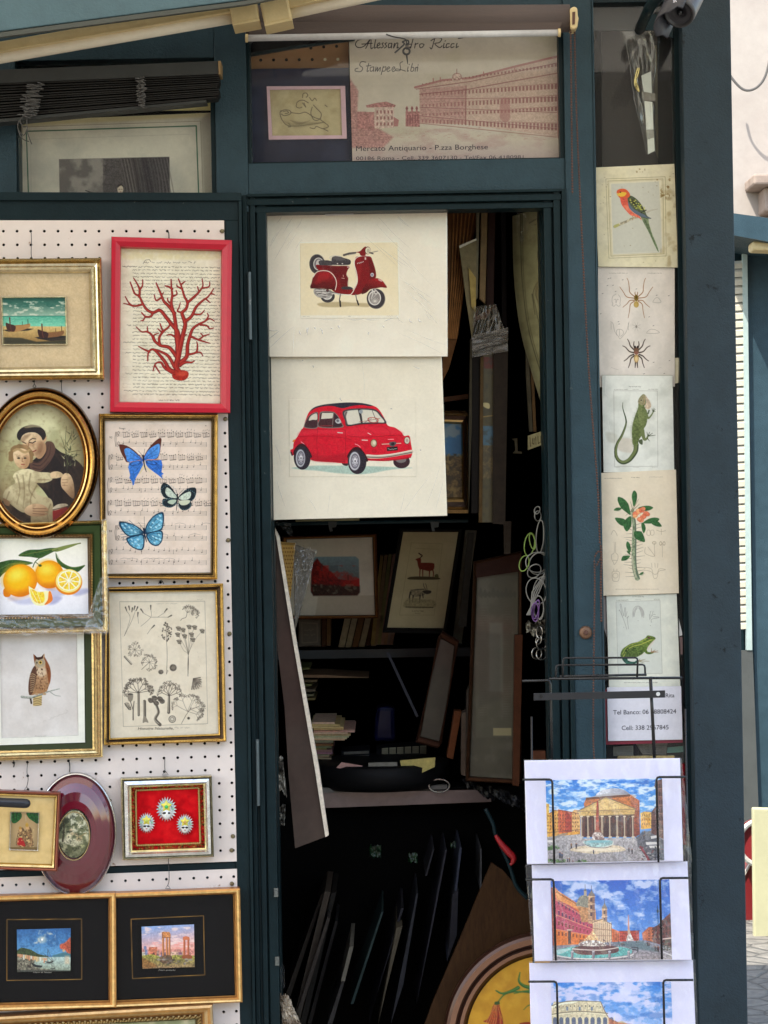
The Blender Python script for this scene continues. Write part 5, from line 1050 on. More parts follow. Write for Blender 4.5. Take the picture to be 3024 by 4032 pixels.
sg_ += [(1160,910,1220,980,1.0),(1370,850,1500,985,1.0),(1265,940,1295,978,2.2),(1340,935,1372,972,2.2),(1400,900,1450,960,.8),(110,1040,200,1040,1.3),(120,1110,210,1040,1.0),(430,1015,425,1060,2.2),(370,1040,385,1080,2.0),(450,1010,440,1078,2.0),(488,1010,500,1030,2.2),(540,1022,560,1072,2.2),(680,1000,700,1025,2.4),(945,1050,932,1075,2.4),(620,1015,640,1020,1.8),(1045,1000,1060,1018,2.0),(520,950,700,955,.9),(760,950,900,946,1.3),(900,946,1020,950,1.3),(1060,968,1150,935,1.3),(330,1010,325,1240,.8),(1180,1060,1560,1240,.5),(1250,1030,1570,1160,.5),(330,1000,120,1190,.6)]  # short thick strokes are glints, laid in as white slivers
crease_glints(o, TS, .0420, sg_)
TC = (1000, 1400, 2.07375)
o = thing('wrapped_print', 'bright red little vintage car watercolour in clear film, below the scooter print', 'print', 'card prints in clear film hanging in the doorway')
pl = PL(.062)
cv = Canvas([(115,8),(1533,2),(1578,1308),(142,1342)], 2.8, c8(228,221,203), TC, .02, 6); cv.cloud(c8(222,214,194), 300, .4, .8, a=.5)
cv.build('card', M['ink'], pl, o, th=.002)
cv = Canvas([(285,360),(1320,355),(1325,990),(290,990)], 1.15, c8(228,221,203), TC, .02, 6); cv.cloud(c8(222,214,194), 300, .4, .8, a=.5)
cv.sp([(308,918),(420,905),(560,898),(900,903),(1180,912),(1290,918),(1130,930),(900,968),(700,962),(520,940),(400,932)], c8(168,190,178), 1, 10, .1)
R1, R2, R3 = c8(204,22,48), c8(150,12,34), c8(226,70,84)
cv.ell(1205,865,68,56,c8(62,40,48)); cv.ell(1200,850,44,26,c8(120,112,112)); cv.sp([(715,870),(760,870),(765,900),(730,895)], c8(60,30,36))
cv.poly(spl([(314,812),(300,800),(298,770),(318,760),(322,720),(334,690),(356,660),(388,604),(404,585),(424,520),(452,458),(500,425),(600,398),(760,386),(890,392),(960,406),(1012,432),(1062,505),(1092,570),(1150,588),(1204,625),(1226,656),(1268,655),(1282,720),(1292,775),(1290,810),(1270,836),(1180,852),(1060,862),(930,858),(880,860),(760,880),(640,872),(500,862),(440,840),(330,815)],4,True), R1, tex=.1)
cv.sp([(360,730),(420,720),(460,850),(740,868),(745,800),(600,820),(480,800)], R2, .45, 26); cv.sp([(380,620),(520,600),(730,600),(740,640),(520,640),(370,660)], R3, .35, 20); cv.sp([(760,600),(900,580),(1090,585),(1180,610),(1210,640),(1000,640),(860,660),(770,650)], R3, .3, 26)
cv.line([(385,606),(520,600),(745,608)], 3, R2); cv.line([(360,660),(520,658),(700,668),(800,690)], 4, R2, .8, True); cv.line([(520,600),(512,700),(520,850)], 3, R2, .9); cv.line([(745,605),(750,700),(742,870)], 3, R2); cv.line([(470,850),(620,862),(742,868)], 3, c8(110,8,24))
cv.line([(765,655),(860,665),(1000,662),(1120,652),(1220,650)], 4, R2, 1, True); cv.line([(900,590),(960,620),(1000,660)], 3, R2, .6, True); cv.line([(1040,575),(1100,610),(1112,650)], 3, R2, .7, True)
cv.line([(912,800),(900,740),(860,712),(800,704)], 3, R2, .6, True); cv.line([(920,850),(1100,858),(1280,832)], 6, R2)
cv.poly(spl([(452,460),(490,424),(560,402),(640,392),(760,383),(880,388),(970,408),(930,412),(880,404),(800,412),(722,430),(640,412),(560,416),(500,432)],4,True), c8(48,46,60), tex=.2)
fr = c8(120,112,108)
def win(pts, glass): cv.sp(pts, fr, 1); cx = sum(p[0] for p in pts)/len(pts); cy = sum(p[1] for p in pts)/len(pts); q = [(cx+(x-cx)*.91, cy+(y-cy)*.90) for x, y in pts]; cv.sp(q, glass); return q
win([(414,590),(418,545),(448,492),(490,466),(522,466),(522,540),(512,594)], c8(70,44,50)); cv.sp([(448,530),(462,496),(492,476),(514,476),(514,522),(480,524)], c8(210,204,188))
win([(530,586),(532,520),(545,460),(640,458),(682,486),(712,540),(720,588)], c8(74,40,46)); cv.poly([(548,518),(556,468),(640,468),(650,470),(640,512)], c8(210,204,188)); cv.line([(650,462),(640,580)], 6, fr); cv.poly([(660,480),(690,510),(706,545),(708,578),(652,578)], c8(54,40,48)); cv.line([(540,575),(640,572)], 10, c8(120,44,50))
cv.sp([(664,530),(680,516),(700,520),(712,545),(690,556),(670,548)], c8(190,188,190)); cv.ell(684,532,12,12,c8(110,108,114))
cv.poly(spl([(722,462),(770,438),(880,430),(990,440),(1044,490),(1082,552),(1000,552),(880,560),(762,578),(742,530)],4,True), c8(70,66,72)); cv.poly(spl([(738,468),(775,450),(880,442),(985,452),(1030,495),(1064,544),(990,544),(880,548),(772,564),(752,520)],4,True), c8(210,205,190))
cv.sp([(740,470),(764,458),(752,500),(765,560),(748,530)], c8(84,70,72), .8, 4); cv.line([(860,445),(872,500),(880,548)], (22,16), c8(56,54,58)); cv.sp([(858,448),(886,446),(884,472),(862,470)], c8(150,156,160)); cv.line([(965,448),(985,500),(1008,545)], 4, c8(60,56,60)); cv.ell(972,526,42,20,c8(176,80,72),.9,0,.1,6); cv.line([(860,542),(940,530),(1030,512)], 4, c8(150,84,76)); cv.line([(905,545),(960,515)],3,c8(90,60,60)); cv.line([(765,575),(880,560),(1080,553)], 5, c8(60,30,36))
cv.ell(978,716,28,34,c8(110,60,56)); cv.ell(978,716,22,28,c8(190,170,140)); cv.ell(982,712,12,16,c8(226,214,190),.9,6); cv.ell(1249,693,25,32,c8(120,60,56)); cv.ell(1250,693,20,26,c8(206,198,180)); cv.ell(1250,693,10,14,c8(150,140,130),.8,6)
cv.line([(1046,724),(1200,716)], 6, c8(206,190,170)); cv.sp([(1108,708),(1154,704),(1160,722),(1140,742),(1112,738)], c8(90,80,84)); cv.ell(1134,722,14,12,c8(40,34,40)); cv.poly([(1084,748),(1172,742),(1174,774),(1086,780)], c8(30,28,32)); cv.squig(1094,1166,762,12,3.5,c8(206,204,196),.9,1.4)
cv.poly(spl([(918,808),(1000,812),(1120,802),(1220,784),(1290,770),(1294,796),(1220,812),(1110,830),(1000,842),(920,836)],4,True), c8(200,186,168)); cv.line([(920,828),(1020,832),(1120,822),(1290,790)], 8, c8(96,86,80), .9, True); cv.line([(920,812),(1020,816),(1120,806),(1290,774)], 5, c8(236,230,220), .9, True)
cv.line([(884,690),(926,692)], 9, c8(214,190,180)); cv.line([(684,628),(722,632)], 8, c8(206,190,184)); cv.line([(965,770),(1000,770)],3,R2); cv.line([(968,780),(1000,782)],3,R2); cv.line([(968,790),(1000,792)],3,R2); cv.line([(930,632),(955,645)], 6, c8(244,200,196)); cv.line([(385,705),(410,724),(424,745)], 5, c8(240,180,184), .9, True); cv.line([(825,722),(850,732),(868,748)], 5, c8(240,180,184), .9, True); cv.line([(1095,685),(1140,683)], 5, c8(240,170,170)); cv.line([(320,700),(330,690)], 12, c8(224,140,50)); cv.line([(304,790),(312,812)], 14, c8(90,30,40))
def wheel(cx, cy, rx, ry, ix, iy, irx, iry):
    cv.sp([(cx-rx*1.02,cy-ry*.3),(cx-rx*.5,cy-ry*1.1),(cx+rx*.3,cy-ry*1.15),(cx+rx*1.05,cy-ry*.4),(cx+rx,cy)], c8(60,14,26))
    cv.ell(cx, cy, rx, ry, c8(46,42,52),1,0,-.06); cv.ell(ix, iy, irx*1.12, iry*1.08, c8(90,86,96)); cv.ell(ix, iy, irx, iry, c8(190,190,196)); cv.ell(ix+2, iy, irx*.82, iry*.84, c8(112,110,120)); cv.ell(ix+3, iy, irx*.62, iry*.64, c8(170,168,176),1,6); cv.ell(ix+4, iy-4, irx*.3, iry*.26, c8(226,224,226),1,4); cv.ell(ix+4, iy, irx*.14, iry*.14, c8(80,76,84))
    for k in range(8): a = k*.785; cv.ell(ix+3+irx*.5*math.cos(a), iy+iry*.52*math.sin(a), 3.5, 5, c8(70,66,74), .8)
wheel(393,836,68,96,380,838,37,70); wheel(842,868,76,100,822,862,43,74)
cv.build('car_drawing', M['ink'], pl.off(.0006), o, th=.0004)
film(o, [(108,2),(1540,-4),(1586,1314),(136,1349)], TC, pl.off(.004), .002, 8)

crease_glints(o, TC, .0550, [(470,85,482,105,2),(392,38,402,44,2),(706,340,722,372,1.6),(1300,88,1356,105,1.2),(1440,980,1200,1300,.5),(1520,900,1400,1240,.5),(1550,1010,1480,1260,.5),(170,720,220,900,.5),(180,1000,260,1250,.5),(420,1140,520,1290,.5),(620,1130,600,1290,.4),(1230,1120,1190,1290,.5),(880,60,900,330,.5),(1110,435,1125,437,1.6),(1350,770,1356,778,1.6)])  # short wide entries are painted glints, long thin ones creases
# ================================================================ PRINTS POSTED ON THE NARROW SIDE WINDOW
GS = 'old prints posted on the narrow side window'
def sheet(lbl, quad, T, base, pl, step=1.15, name='posted_print'):
    o = thing(name, lbl, 'print' if name == 'posted_print' else 'notice', GS if name == 'posted_print' else None)
    cv = Canvas(quad, step, base, T, .03, random.randint(1, 99)); return o, cv
TP = (2300, 640, 4.1475)
o, cv = sheet('yellowed print of a red and green parrot on a branch, topmost on the side window', [(163,82),(1475,22),(1533,1715),(232,1700)], TP, c8(212,206,180), .022)
cv.cloud(c8(214,206,170), 500, .4, .7, a=.6); cv.cloud(c8(184,178,152), 90, .5, .8, a=.4); cv.poly([(440,350),(1225,310),(1275,1470),(470,1500)], c8(190,190,178), .95, 10)
for d, w_, c in ((0,9,(150,142,112)),(34,12,(160,150,118)),(52,5,(176,168,140)),(72,8,(206,202,186))): cv.line([(355+d,268+d),(1240+84-d*1.1,232+d),(1340-d,1525-d),(405+d,1562-d),(355+d,268+d)], w_, c8(*c), .8)
cv.cloud(c8(122,98,52), 60, .56, .72, (1180,220,1420,620), .8, 4); cv.cloud(c8(130,110,70), 46, .6, .74, (820,60,1000,200), .6, 9); cv.cloud(c8(150,130,90), 120, .55, .8, (1240,200,1540,1700), .5, 12)
for k in range(26): cv.ell(random.uniform(260,1480), random.uniform(120,1660), random.uniform(5,13), random.uniform(4,9), c8(130,116,84), .6, 6)
cv.line([(500,1045),(600,1000),(700,960),(770,920),(880,892)], (50,30), c8(160,154,132), 1, True, tex=.4); cv.sp([(486,1030),(560,1000),(576,1030),(500,1068)], c8(170,168,110)); cv.line([(1030,810),(1100,780),(1200,760)], (34,14), c8(176,172,156), .9, True)
cv.sp([(930,880),(1040,900),(1060,1000),(1110,1160),(1180,1330),(1216,1440),(1205,1450),(1150,1350),(1060,1150),(980,1000)], G(c8(112,124,96), c8(120,138,100), (950,900), (1200,1440)), tex=.3); cv.line([(985,930),(1060,1100),(1205,1440)], 10, c8(74,88,66), .7, True); cv.line([(1040,950),(1090,1100)], 8, c8(160,170,120), .6, True)
cv.sp([(700,570),(760,540),(850,590),(930,680),(990,780),(1030,870),(1098,912),(1050,918),(960,900),(860,850),(760,770),(715,680)], c8(88,96,76), tex=.2)
cv.sp([(715,640),(735,740),(820,820),(900,870),(1000,900),(1098,914),(1000,860),(880,800),(790,740)], c8(98,110,124)); 
for k in range(60):
    t = random.random(); x = 770+t*210+random.uniform(-44,44); y = 590+t*200+random.uniform(-20,50); cv.sp([(x-14,y-4),(x,y-12),(x+14,y-2),(x+2,y+8)], c8(*random.choice([(60,62,44),(190,190,96),(176,180,84),(74,70,50)])), .9)
for k in range(5): cv.line([(840+k*22,720+k*14),(960+k*14,800+k*18),(1020+k*6,880+k*4)], 7, c8(150,160,104) if k % 2 else c8(56,66,72), .8, True)
cv.sp([(590,560),(620,540),(700,570),(715,650),(740,750),(820,830),(900,870),(940,940),(900,910),(830,880),(760,860),(690,790),(620,700),(595,630)], G(c8(200,92,76), c8(216,118,96), (620,600), (840,860)), tex=.15); cv.sp([(660,700),(720,720),(740,790),(690,770)], c8(222,150,120), .6, 16)
cv.sp([(530,490),(545,450),(600,428),(660,430),(710,460),(750,520),(735,560),(700,580),(640,575),(585,580),(545,530)], c8(204,98,64)); cv.sp([(560,510),(600,486),(650,484),(692,500),(660,545),(600,558),(570,540)], c8(218,180,72)); cv.ell(592,484,13,11,c8(60,44,34)); cv.sp([(532,505),(552,500),(570,530),(556,552),(540,535)], c8(206,180,96))
cv.line([(790,870),(800,905),(790,935)], 16, c8(170,140,110), .9, True); cv.line([(830,880),(850,905)], 14, c8(170,140,110))
cv.build('paper', M['ink'], .020, o)
TI = (2300, 1040, 4.1475)
o, cv = sheet('pale print of two spiders, one ochre and one dark, below the parrot', [(228,45),(1478,58),(1482,2000),(222,2010)], TI, c8(220,212,202), .024)
cv.cloud(c8(196,190,180), 300, .4, .7, a=.6)
gq = c8(120,114,104)
cv.squig(405,710,148,10,5,gq,.8); cv.squig(1040,1280,148,10,5,gq,.8)
def spider(cx, cy, legs, w0, w1, c, body):
    for L in legs:
        for s_2 in (-1, 1): cv.line([(cx+s_2*(x-855), y) for x, y in L], (w0, w1), c, 1, True)
    for (dx, dy, rx, ry, cc) in body: cv.ell(cx+dx, cy+dy, rx, ry, c8(*cc), 1, 6)
spider(852, 600, [[(885,530),(960,460),(970,380),(985,280),(1008,228)],[(890,555),(1010,535),(1070,450),(1125,372)],[(890,590),(960,595),(1010,650),(1075,705)],[(885,605),(950,655),(965,760),(988,878)],[(870,500),(878,470),(872,455)]], 15, 8, c8(150,108,70), [(0,-48,36,52,(128,104,48)),(0,-60,16,26,(96,76,34)),(0,58,42,52,(176,150,84)),(-6,66,26,32,(196,170,104))])
for y in (40,52,64,78): cv.line([(830,600+y),(874,600+y)], 3, c8(120,96,50), .6)
spider(853, 1460, [[(890,1400),(950,1340),(975,1270),(1000,1225)],[(900,1445),(970,1425),(1030,1360),(1078,1335)],[(900,1475),(960,1500),(1010,1550),(1055,1582)],[(885,1495),(940,1540),(960,1620),(985,1690)],[(880,1380),(898,1320),(892,1265)],[(868,1600),(876,1690)]], 24, 12, c8(84,70,62), [(0,-45,42,56,(116,88,70)),(0,-10,34,30,(140,96,80)),(0,82,40,66,(176,146,96)),(0,90,24,44,(214,190,140)),(-20,-105,15,22,(50,42,40)),(20,-105,15,22,(50,42,40))])
for q in ([(520,490),(465,530),(455,610),(470,650),(455,670),(490,688),(520,660),(560,688),(590,670),(585,640),(595,560),(560,500)],[(490,580),(515,575),(520,640),(540,575),(560,580)],[(1120,620),(1150,570),(1185,548),(1220,560),(1255,620),(1190,632),(1120,620)],[(430,940),(470,970),(500,1100),(560,1180),(580,1220),(620,1190),(690,1100),(735,940)],[(530,1160),(530,1090),(560,1064),(620,1075),(645,1130),(600,1180)],[(575,1070),(582,1180)],[(1020,1115),(1070,1070),(1120,1064),(1170,1075),(1230,1115),(1150,1132),(1020,1128)],[(440,960),(440,1065)],[(720,960),(722,1075)]): cv.line(q, 6, gq, .65, True)
for k in range(8): a = k*.785+.4; cv.line([(853,1020),(853+70*math.cos(a),1020+80*math.sin(a))], 4, gq, .5)
cv.ell(853,1020,16,24,gq,.7,6)
for (x, y) in ((380,350),(430,228),(395,238),(630,256),(472,345),(302,480),(270,810),(1062,860),(1382,515),(1395,1575),(1135,1603),(1308,1785),(978,1790),(853,405),(1185,508),(1132,1005),(515,445),(560,940),(572,978)): cv.line([(x-9,y+4),(x+9,y-3)], 8, c8(90,84,78), .8)
cv.line([(440,1685),(500,1710),(560,1725)], 4, gq, .5); cv.line([(1210,1700),(1260,1685)], 4, gq, .5)
cv.build('paper', M['ink'], .0245, o)
TL_ = (2300, 1450, 4.1475)
o, cv = sheet('grey-white print of a green iguana with long curled tail, middle of the side window', [(290,110),(1445,112),(1472,1690),(318,1700)], TL_, c8(216,217,208), .022)
cv.cloud(c8(190,192,182), 200, .45, .75, a=.6); cv.poly([(290,115),(355,120),(345,400),(290,385)], c8(190,192,184), .7, 5); cv.line([(290,112),(1445,116)], 9, c8(120,112,90), .7)
cv.line([(355,140),(345,400),(400,470)], 5, c8(226,226,218), .9); cv.line([(390,850),(430,1030),(530,1220)], 7, c8(226,226,216), .7, True); cv.sp([(540,1160),(780,1160),(780,1370),(560,1330)], c8(190,176,158), .5, 30); cv.sp([(360,1050),(520,1080),(520,1200),(400,1200)], c8(176,174,158), .5, 40)
cv.line([(485,368),(1195,370),(1205,1600),(495,1605),(485,368)], 4, gq, .8); cv.squig(735,945,302,14,5,c8(80,74,66),.9); cv.squig(490,712,346,11,4,c8(90,84,74),.8); cv.squig(790,890,345,10,3,gq,.7); cv.squig(1050,1195,345,11,4,c8(90,84,74),.8)
cv.squig(500,590,1618,7,3,gq,.7); cv.squig(800,900,1618,7,3,gq,.7); cv.squig(1110,1200,1618,7,3,gq,.7)
ig, igd, igl = c8(112,122,80), c8(72,82,56), c8(140,148,100)
cv.line([(850,1250),(840,1350),(780,1450),(720,1510),(640,1540),(570,1510),(525,1440),(515,1340),(540,1230),(610,1110),(660,990),(685,900),(680,820),(650,720),(630,640),(632,560)], (84,7), igd, 1, True); cv.line([(842,1250),(832,1345),(772,1440),(715,1500),(640,1528),(575,1502),(532,1440),(522,1340),(546,1235),(615,1110),(664,990),(688,900)], (50,14), ig, 1, True)
for k in range(34): t = k/33; x = 850-75*t**.8 if t < .6 else 780+30*(t-.6)*2; y = 660+t*620; x = [870,840,815,795,780,775,775,785,800][min(8,int(t*8.99))]; cv.line([(x+6,y),(x-22,y-12)], (7,2), c8(130,136,104), .8)
cv.poly(spl([(882,640),(885,560),(888,510),(920,460),(962,424),(995,436),(1005,500),(1008,580),(985,620),(1010,680),(1030,760),(1030,850),(1010,930),(975,990),(950,1080),(890,1180),(878,1250),(800,1250),(785,1150),(780,1020),(795,900),(830,780),(860,700)],4,True), G(ig, c8(96,108,66), (900,500), (900,1200)), tex=.3)
cv.sp([(880,560),(890,510),(925,460),(962,426),(992,440),(1000,520),(985,590),(930,600)], c8(148,140,110), .9, 10, .2); cv.sp([(1000,440),(1030,480),(1070,530),(1096,600),(1080,650),(1040,670),(990,640),(1010,560)], c8(190,170,146), .9, 6, .2); cv.ell(933,522,11,9,c8(40,36,30)); cv.ell(933,522,24,18,c8(176,168,140),.6,5,0,6); cv.line([(975,460),(990,520),(980,590)], 5, c8(190,150,120))
cv.sp([(880,640),(900,620),(960,720),(990,850),(960,950),(900,900)], igl, .4, 40)
cv.line([(1000,690),(1030,780),(1050,815),(1095,770),(1130,710)], (42,18), ig, 1, True); cv.line([(1060,690),(1045,740)], 26, igd, .8)
for a in ((1130,650),(1152,655),(1166,672),(1162,706),(1108,660)): cv.line([(1124,712),(a[0],a[1])], (11,5), igd)
cv.line([(950,1020),(965,1100),(985,1160),(1020,1150),(1045,1100)], (70,22), ig, 1, True); cv.sp([(890,1180),(950,1160),(955,1240),(930,1245),(900,1220)], igd, .9, 4)
for a in ((1025,1045),(1070,1042),(1120,1058),(1165,1092),(1068,1190)): cv.line([(1030,1140) if a[1]>1150 else (1042,1110),(a[0],a[1])], (14,6), igd)
cv.cloud(c8(70,80,52), 30, .56, .7, (800,650,1020,1240), .35, 7) if False else None
cv.build('paper', M['ink'], .020, o)
TF = (2300, 1830, 4.1475)
o, cv = sheet('cream print of a thorny plant with green leaves and coral flowers, below the iguana', [(242,135),(1500,78),(1548,2098),(306,2140)], TF, c8(218,206,184), .022)
cv.cloud(c8(210,196,172), 260, .4, .75, a=.6); cv.cloud(c8(216,204,180), 160, .5, .8, a=.5, sd=8)
cv.squig(330,615,222,10,5,c8(110,98,80),.8); cv.squig(770,905,208,13,5,c8(100,88,72),.8); cv.squig(1065,1300,200,8,4,c8(120,108,90),.7); cv.squig(515,1215,2032,7,4,c8(110,98,80),.7)
sg, sg2 = c8(128,140,112), c8(160,158,132)
cv.line([(790,740),(800,850),(820,1000),(815,1200),(810,1400),(812,1550),(825,1700),(870,1850)], (50,84), c8(136,146,118), 1, True, tex=.35); cv.line([(832,900),(845,1150),(840,1500),(860,1750),(900,1860)], (22,26), c8(90,104,88), .8, True); cv.line([(790,1500),(800,1650),(850,1840)], (30,24), c8(178,174,150), .8, True)
for k in range(30):
    y = 980+k*29; s_2 = (-1)**k; L = random.uniform(70,150); x = 812+s_2*36+(max(0,y-1600)*.2); cv.line([(x,y),(x+s_2*L,y-random.uniform(-10,44))], (9,3), c8(120,110,96), .85)
for q in ([(790,720),(755,600)],[(800,720),(890,560)],[(810,730),(905,640)],[(790,740),(680,830)]): cv.line(q, (10,4), c8(120,110,90))
lf, lfd, lfl = c8(62,102,62), c8(40,76,46), c8(92,130,84)
def leaf_(pts, vein):
    cv.sp(pts, lf, tex=.25); cv.line(vein, 6, lfl, .7, True); xm = sum(p[0] for p in pts)/len(pts); ym = sum(p[1] for p in pts)/len(pts); cv.sp([((p[0]+xm)/2+12,(p[1]+ym)/2+18) for p in pts], lfd, .35, 30)
for pts, v in (([(822,420),(862,470),(862,560),(838,640),(806,680),(790,600),(778,520),(792,450)],[(825,430),(820,560),(806,670)]),([(560,524),(640,550),(710,620),(740,700),(760,820),(680,770),(600,700),(555,610),(546,560)],[(565,530),(650,640),(750,800)]),([(484,745),(520,705),(580,698),(615,715),(560,748)],[(490,742),(600,712)]),([(503,872),(580,868),(660,890),(690,950),(640,1000),(560,960)],[(510,876),(660,960)]),([(760,840),(775,930),(765,1010),(700,1088),(650,1030),(645,950),(690,880)],[(755,850),(700,1075)]),([(880,710),(960,676),(1060,670),(1128,702),(1060,745),(960,750)],[(890,712),(1115,704)]),([(960,950),(1060,880),(1160,862),(1230,885),(1180,940),(1080,960)],[(970,948),(1220,888)]),([(1100,930),(1200,925),(1250,970),(1264,1010),(1180,1005),(1110,970)],[(1110,940),(1258,1005)]),([(935,955),(980,960),(1006,1040),(975,1118),(945,1060)],[(950,960),(972,1110)]),([(815,1100),(880,1082),(950,1110),(995,1255),(900,1240),(830,1190)],[(822,1105),(985,1250)]),([(706,1252),(745,1290),(765,1370),(750,1430),(700,1370),(686,1300)],[(708,1260),(752,1420)]),([(700,1400),(740,1420),(755,1465),(710,1440)],[(705,1405),(750,1460)]),([(750,1490),(700,1550),(640,1568),(606,1560),(630,1495),(690,1482)],[(745,1488),(610,1560)]),([(895,1800),(930,1760),(972,1752),(950,1790)],[(900,1798),(965,1756)])): leaf_(pts, v)
for x, y, r in ((840,805,48),(890,760,46),(940,740,44),(965,720,36),(830,840,34),(1010,800,46),(1040,810,34),(960,850,44),(930,900,44),(900,890,36),(985,850,30)):
    cv.ell(x, y, r, r*.92, c8(*random.choice([(214,124,92),(222,140,104),(206,108,80),(226,160,112)])), .95, 6, tex=.2); cv.ell(x, y, r, r*.92, c8(176,84,60), .6, 3, 0, 5)
cv.ell(850,870,12,14,c8(226,210,160)); cv.ell(935,810,10,18,c8(226,210,170)); cv.ell(880,830,8,16,c8(226,210,170))
q_ = c8(150,134,112)
for q in ([(490,1260),(492,1430),(450,1470),(450,1540),(480,1600),(490,1630),(520,1600),(550,1540),(550,1470),(515,1430),(515,1260)],[(470,1560),(540,1560)],[(455,1760),(460,1860),(480,1900),(550,1900),(570,1860),(575,1760),(540,1740),(480,1740),(455,1760)],[(485,1700),(485,1735)],[(535,1700),(535,1735)],[(1030,1070),(1025,1140),(1075,1150),(1070,1070),(1030,1070)],[(1090,1070),(1090,1145),(1138,1140),(1135,1070),(1090,1070)],[(1185,1070),(1260,1090),(1330,1075)],[(1260,1050),(1262,1140)],[(1145,1270),(1155,1490)],[(1275,1280),(1278,1510)],[(1000,1350),(1000,1450),(1150,1495),(1040,1340)],[(975,1700),(1020,1680),(1100,1700),(1130,1780),(1190,1780),(1230,1700),(1330,1715),(1220,1740),(1190,1840),(1140,1850),(1100,1750),(975,1720)],[(1110,1680),(1100,1610)],[(1160,1670),(1155,1605)],[(1200,1680),(1205,1610)],[(440,1140),(480,1070),(520,1110),(540,1160)]): cv.line(q, 6, q_, .8, True)
cv.ell(1145,1275,28,22,q_,.7,5,0,9); cv.ell(1250,1285,18,28,q_,.7,5,0,9); cv.ell(1305,1285,18,28,q_,.7,5,0,9); cv.ell(512,1810,42,40,q_,.6,5,0,7)
cv.build('paper', M['ink'], .0185, o)
TG = (2300, 2320, 3.511)
o, cv = sheet('grey-white print of a green frog under line drawings of webbed feet, behind the rack top', [(308,90),(1280,62),(1330,1340),(342,1362)], TG, c8(216,216,202), .022)
cv.cloud(c8(196,198,186), 200, .4, .75, a=.6); cv.poly([(440,175),(1050,155),(1080,1165),(470,1180)], c8(200,202,192), .8, 8); cv.line([(440,175),(1050,155),(1080,1165),(470,1180),(440,175)], 3, gq, .8)
cv.squig(668,822,104,10,4,c8(90,84,70),.9); cv.squig(445,612,152,8,4,c8(90,84,70),.8); cv.squig(710,785,145,8,3,gq,.8); cv.squig(965,1045,138,8,4,c8(90,84,70),.8); cv.squig(550,1015,1292,7,4,c8(90,80,80),.8)
for q in ([(590,555),(560,460),(530,380),(490,290),(485,300)],[(615,550),(600,430),(610,370)],[(530,385),(508,270),(497,210),(512,215),(530,300),(548,370)],[(550,370),(560,265),(572,270),(570,380)],[(575,385),(595,310)],[(585,400),(615,378)],[(675,390),(675,300),(700,250),(745,232),(790,255),(826,320),(822,395)],[(690,380),(710,300),(735,262)],[(800,390),(780,300),(755,262)],[(905,420),(915,320),(925,305)],[(930,460),(935,415),(1025,395),(1028,385),(955,380)],[(925,390),(955,305)],[(935,370),(960,350),(985,350)],[(915,410),(905,350)]): cv.line(q, 5, c8(130,126,120), .8, True)
cv.sp([(675,330),(710,260),(745,240),(700,300),(690,380)], c8(160,156,150), .7, 10); cv.sp([(826,330),(790,260),(750,240),(790,310),(805,385)], c8(160,156,150), .7, 10)
for x, y in ((548,525),(747,435),(916,502)): cv.ell(x, y, 4, 4, gq)
fg, fgd, fgl = c8(96,116,58), c8(48,66,40), c8(190,190,96)
cv.line([(560,960),(590,1000),(650,1020),(730,1000),(760,985)], (70,20), c8(60,96,84), 1, True, tex=.5); cv.sp([(600,975),(650,955),(720,965),(700,1000),(640,998)], c8(206,206,196))
for a in ((900,996),(845,968),(832,1022),(775,962)): cv.line([(745,992),(a[0],a[1])], (12,5), c8(150,140,112))
cv.poly(spl([(510,935),(504,890),(530,830),(580,790),(650,750),(740,728),(800,700),(850,670),(876,640),(930,646),(980,665),(985,690),(940,740),(900,790),(870,830),(830,870),(780,915),(700,945),(600,952)],4,True), G(c8(110,128,62), c8(86,104,60), (700,720), (700,940)), tex=.3)
cv.sp([(880,800),(930,740),(980,695),(960,740),(920,790),(900,830),(870,850)], c8(206,196,180)); cv.sp([(740,935),(800,900),(860,870),(860,885),(790,915)], c8(206,200,180))
cv.line([(545,930),(600,840),(680,790),(780,765),(850,735),(930,700)], 9, fgl, .9, True); cv.line([(530,900),(590,800),(700,750),(800,715),(860,680)], 7, fgl, .7, True); cv.line([(560,900),(620,830),(700,790)], 7, fgd, .7, True); cv.line([(860,700),(900,690),(980,676)], 8, fgd, .8, True); cv.ell(895,672,20,13,c8(150,110,90)); cv.ell(896,672,10,8,c8(30,26,22)); cv.ell(906,666,30,14,fgd,.5,6,0,5)
for k in range(16): cv.ell(random.uniform(560,800), random.uniform(800,920), random.uniform(8,18), random.uniform(6,12), fgd, .6, 7)
cv.line([(840,820),(860,870),(900,885),(950,875)], (44,22), fg, 1, True, tex=.3)
for a in ((930,815),(985,838),(1022,850),(1025,870)): cv.line([(930,872),(a[0],a[1])], (12,5), c8(150,120,90))
cv.build('paper', M['ink'], .0225, o)
o, cv = sheet('white paper notice with two phone numbers in black type, half behind the rack bar', [(318,1358),(1342,1340),(1362,2080),(332,2100)], TG, c8(208,206,212), .022, 1.8, 'paper_notice')
cv.build('paper', M['ink'], .0165, o)
for t_, x, y, w_, sl in (("Rita", 1122, 1497, 126, -.02), ("Tel Banco: 06 68808424", 400, 1733, 872, -.018), ("Cell: 338 2967845", 515, 1948, 652, -.016)): letter(t_, x, y, 62 if t_ != "Rita" else 58, TG, .0165, o, (34,32,38), width=w_, slope=sl)
mb = MB(); mb.slab(quadpx([(255,1420),(330,1365),(332,2100),(1362,2080),(1366,2120),(300,2150),(262,1700)], TG), .0195, .001); tag(mb.build('red_sleeve', paint('dark_red_card', (.20, .012, .03), .4), None), 'dark red card edge showing behind the phone notice', 'card')
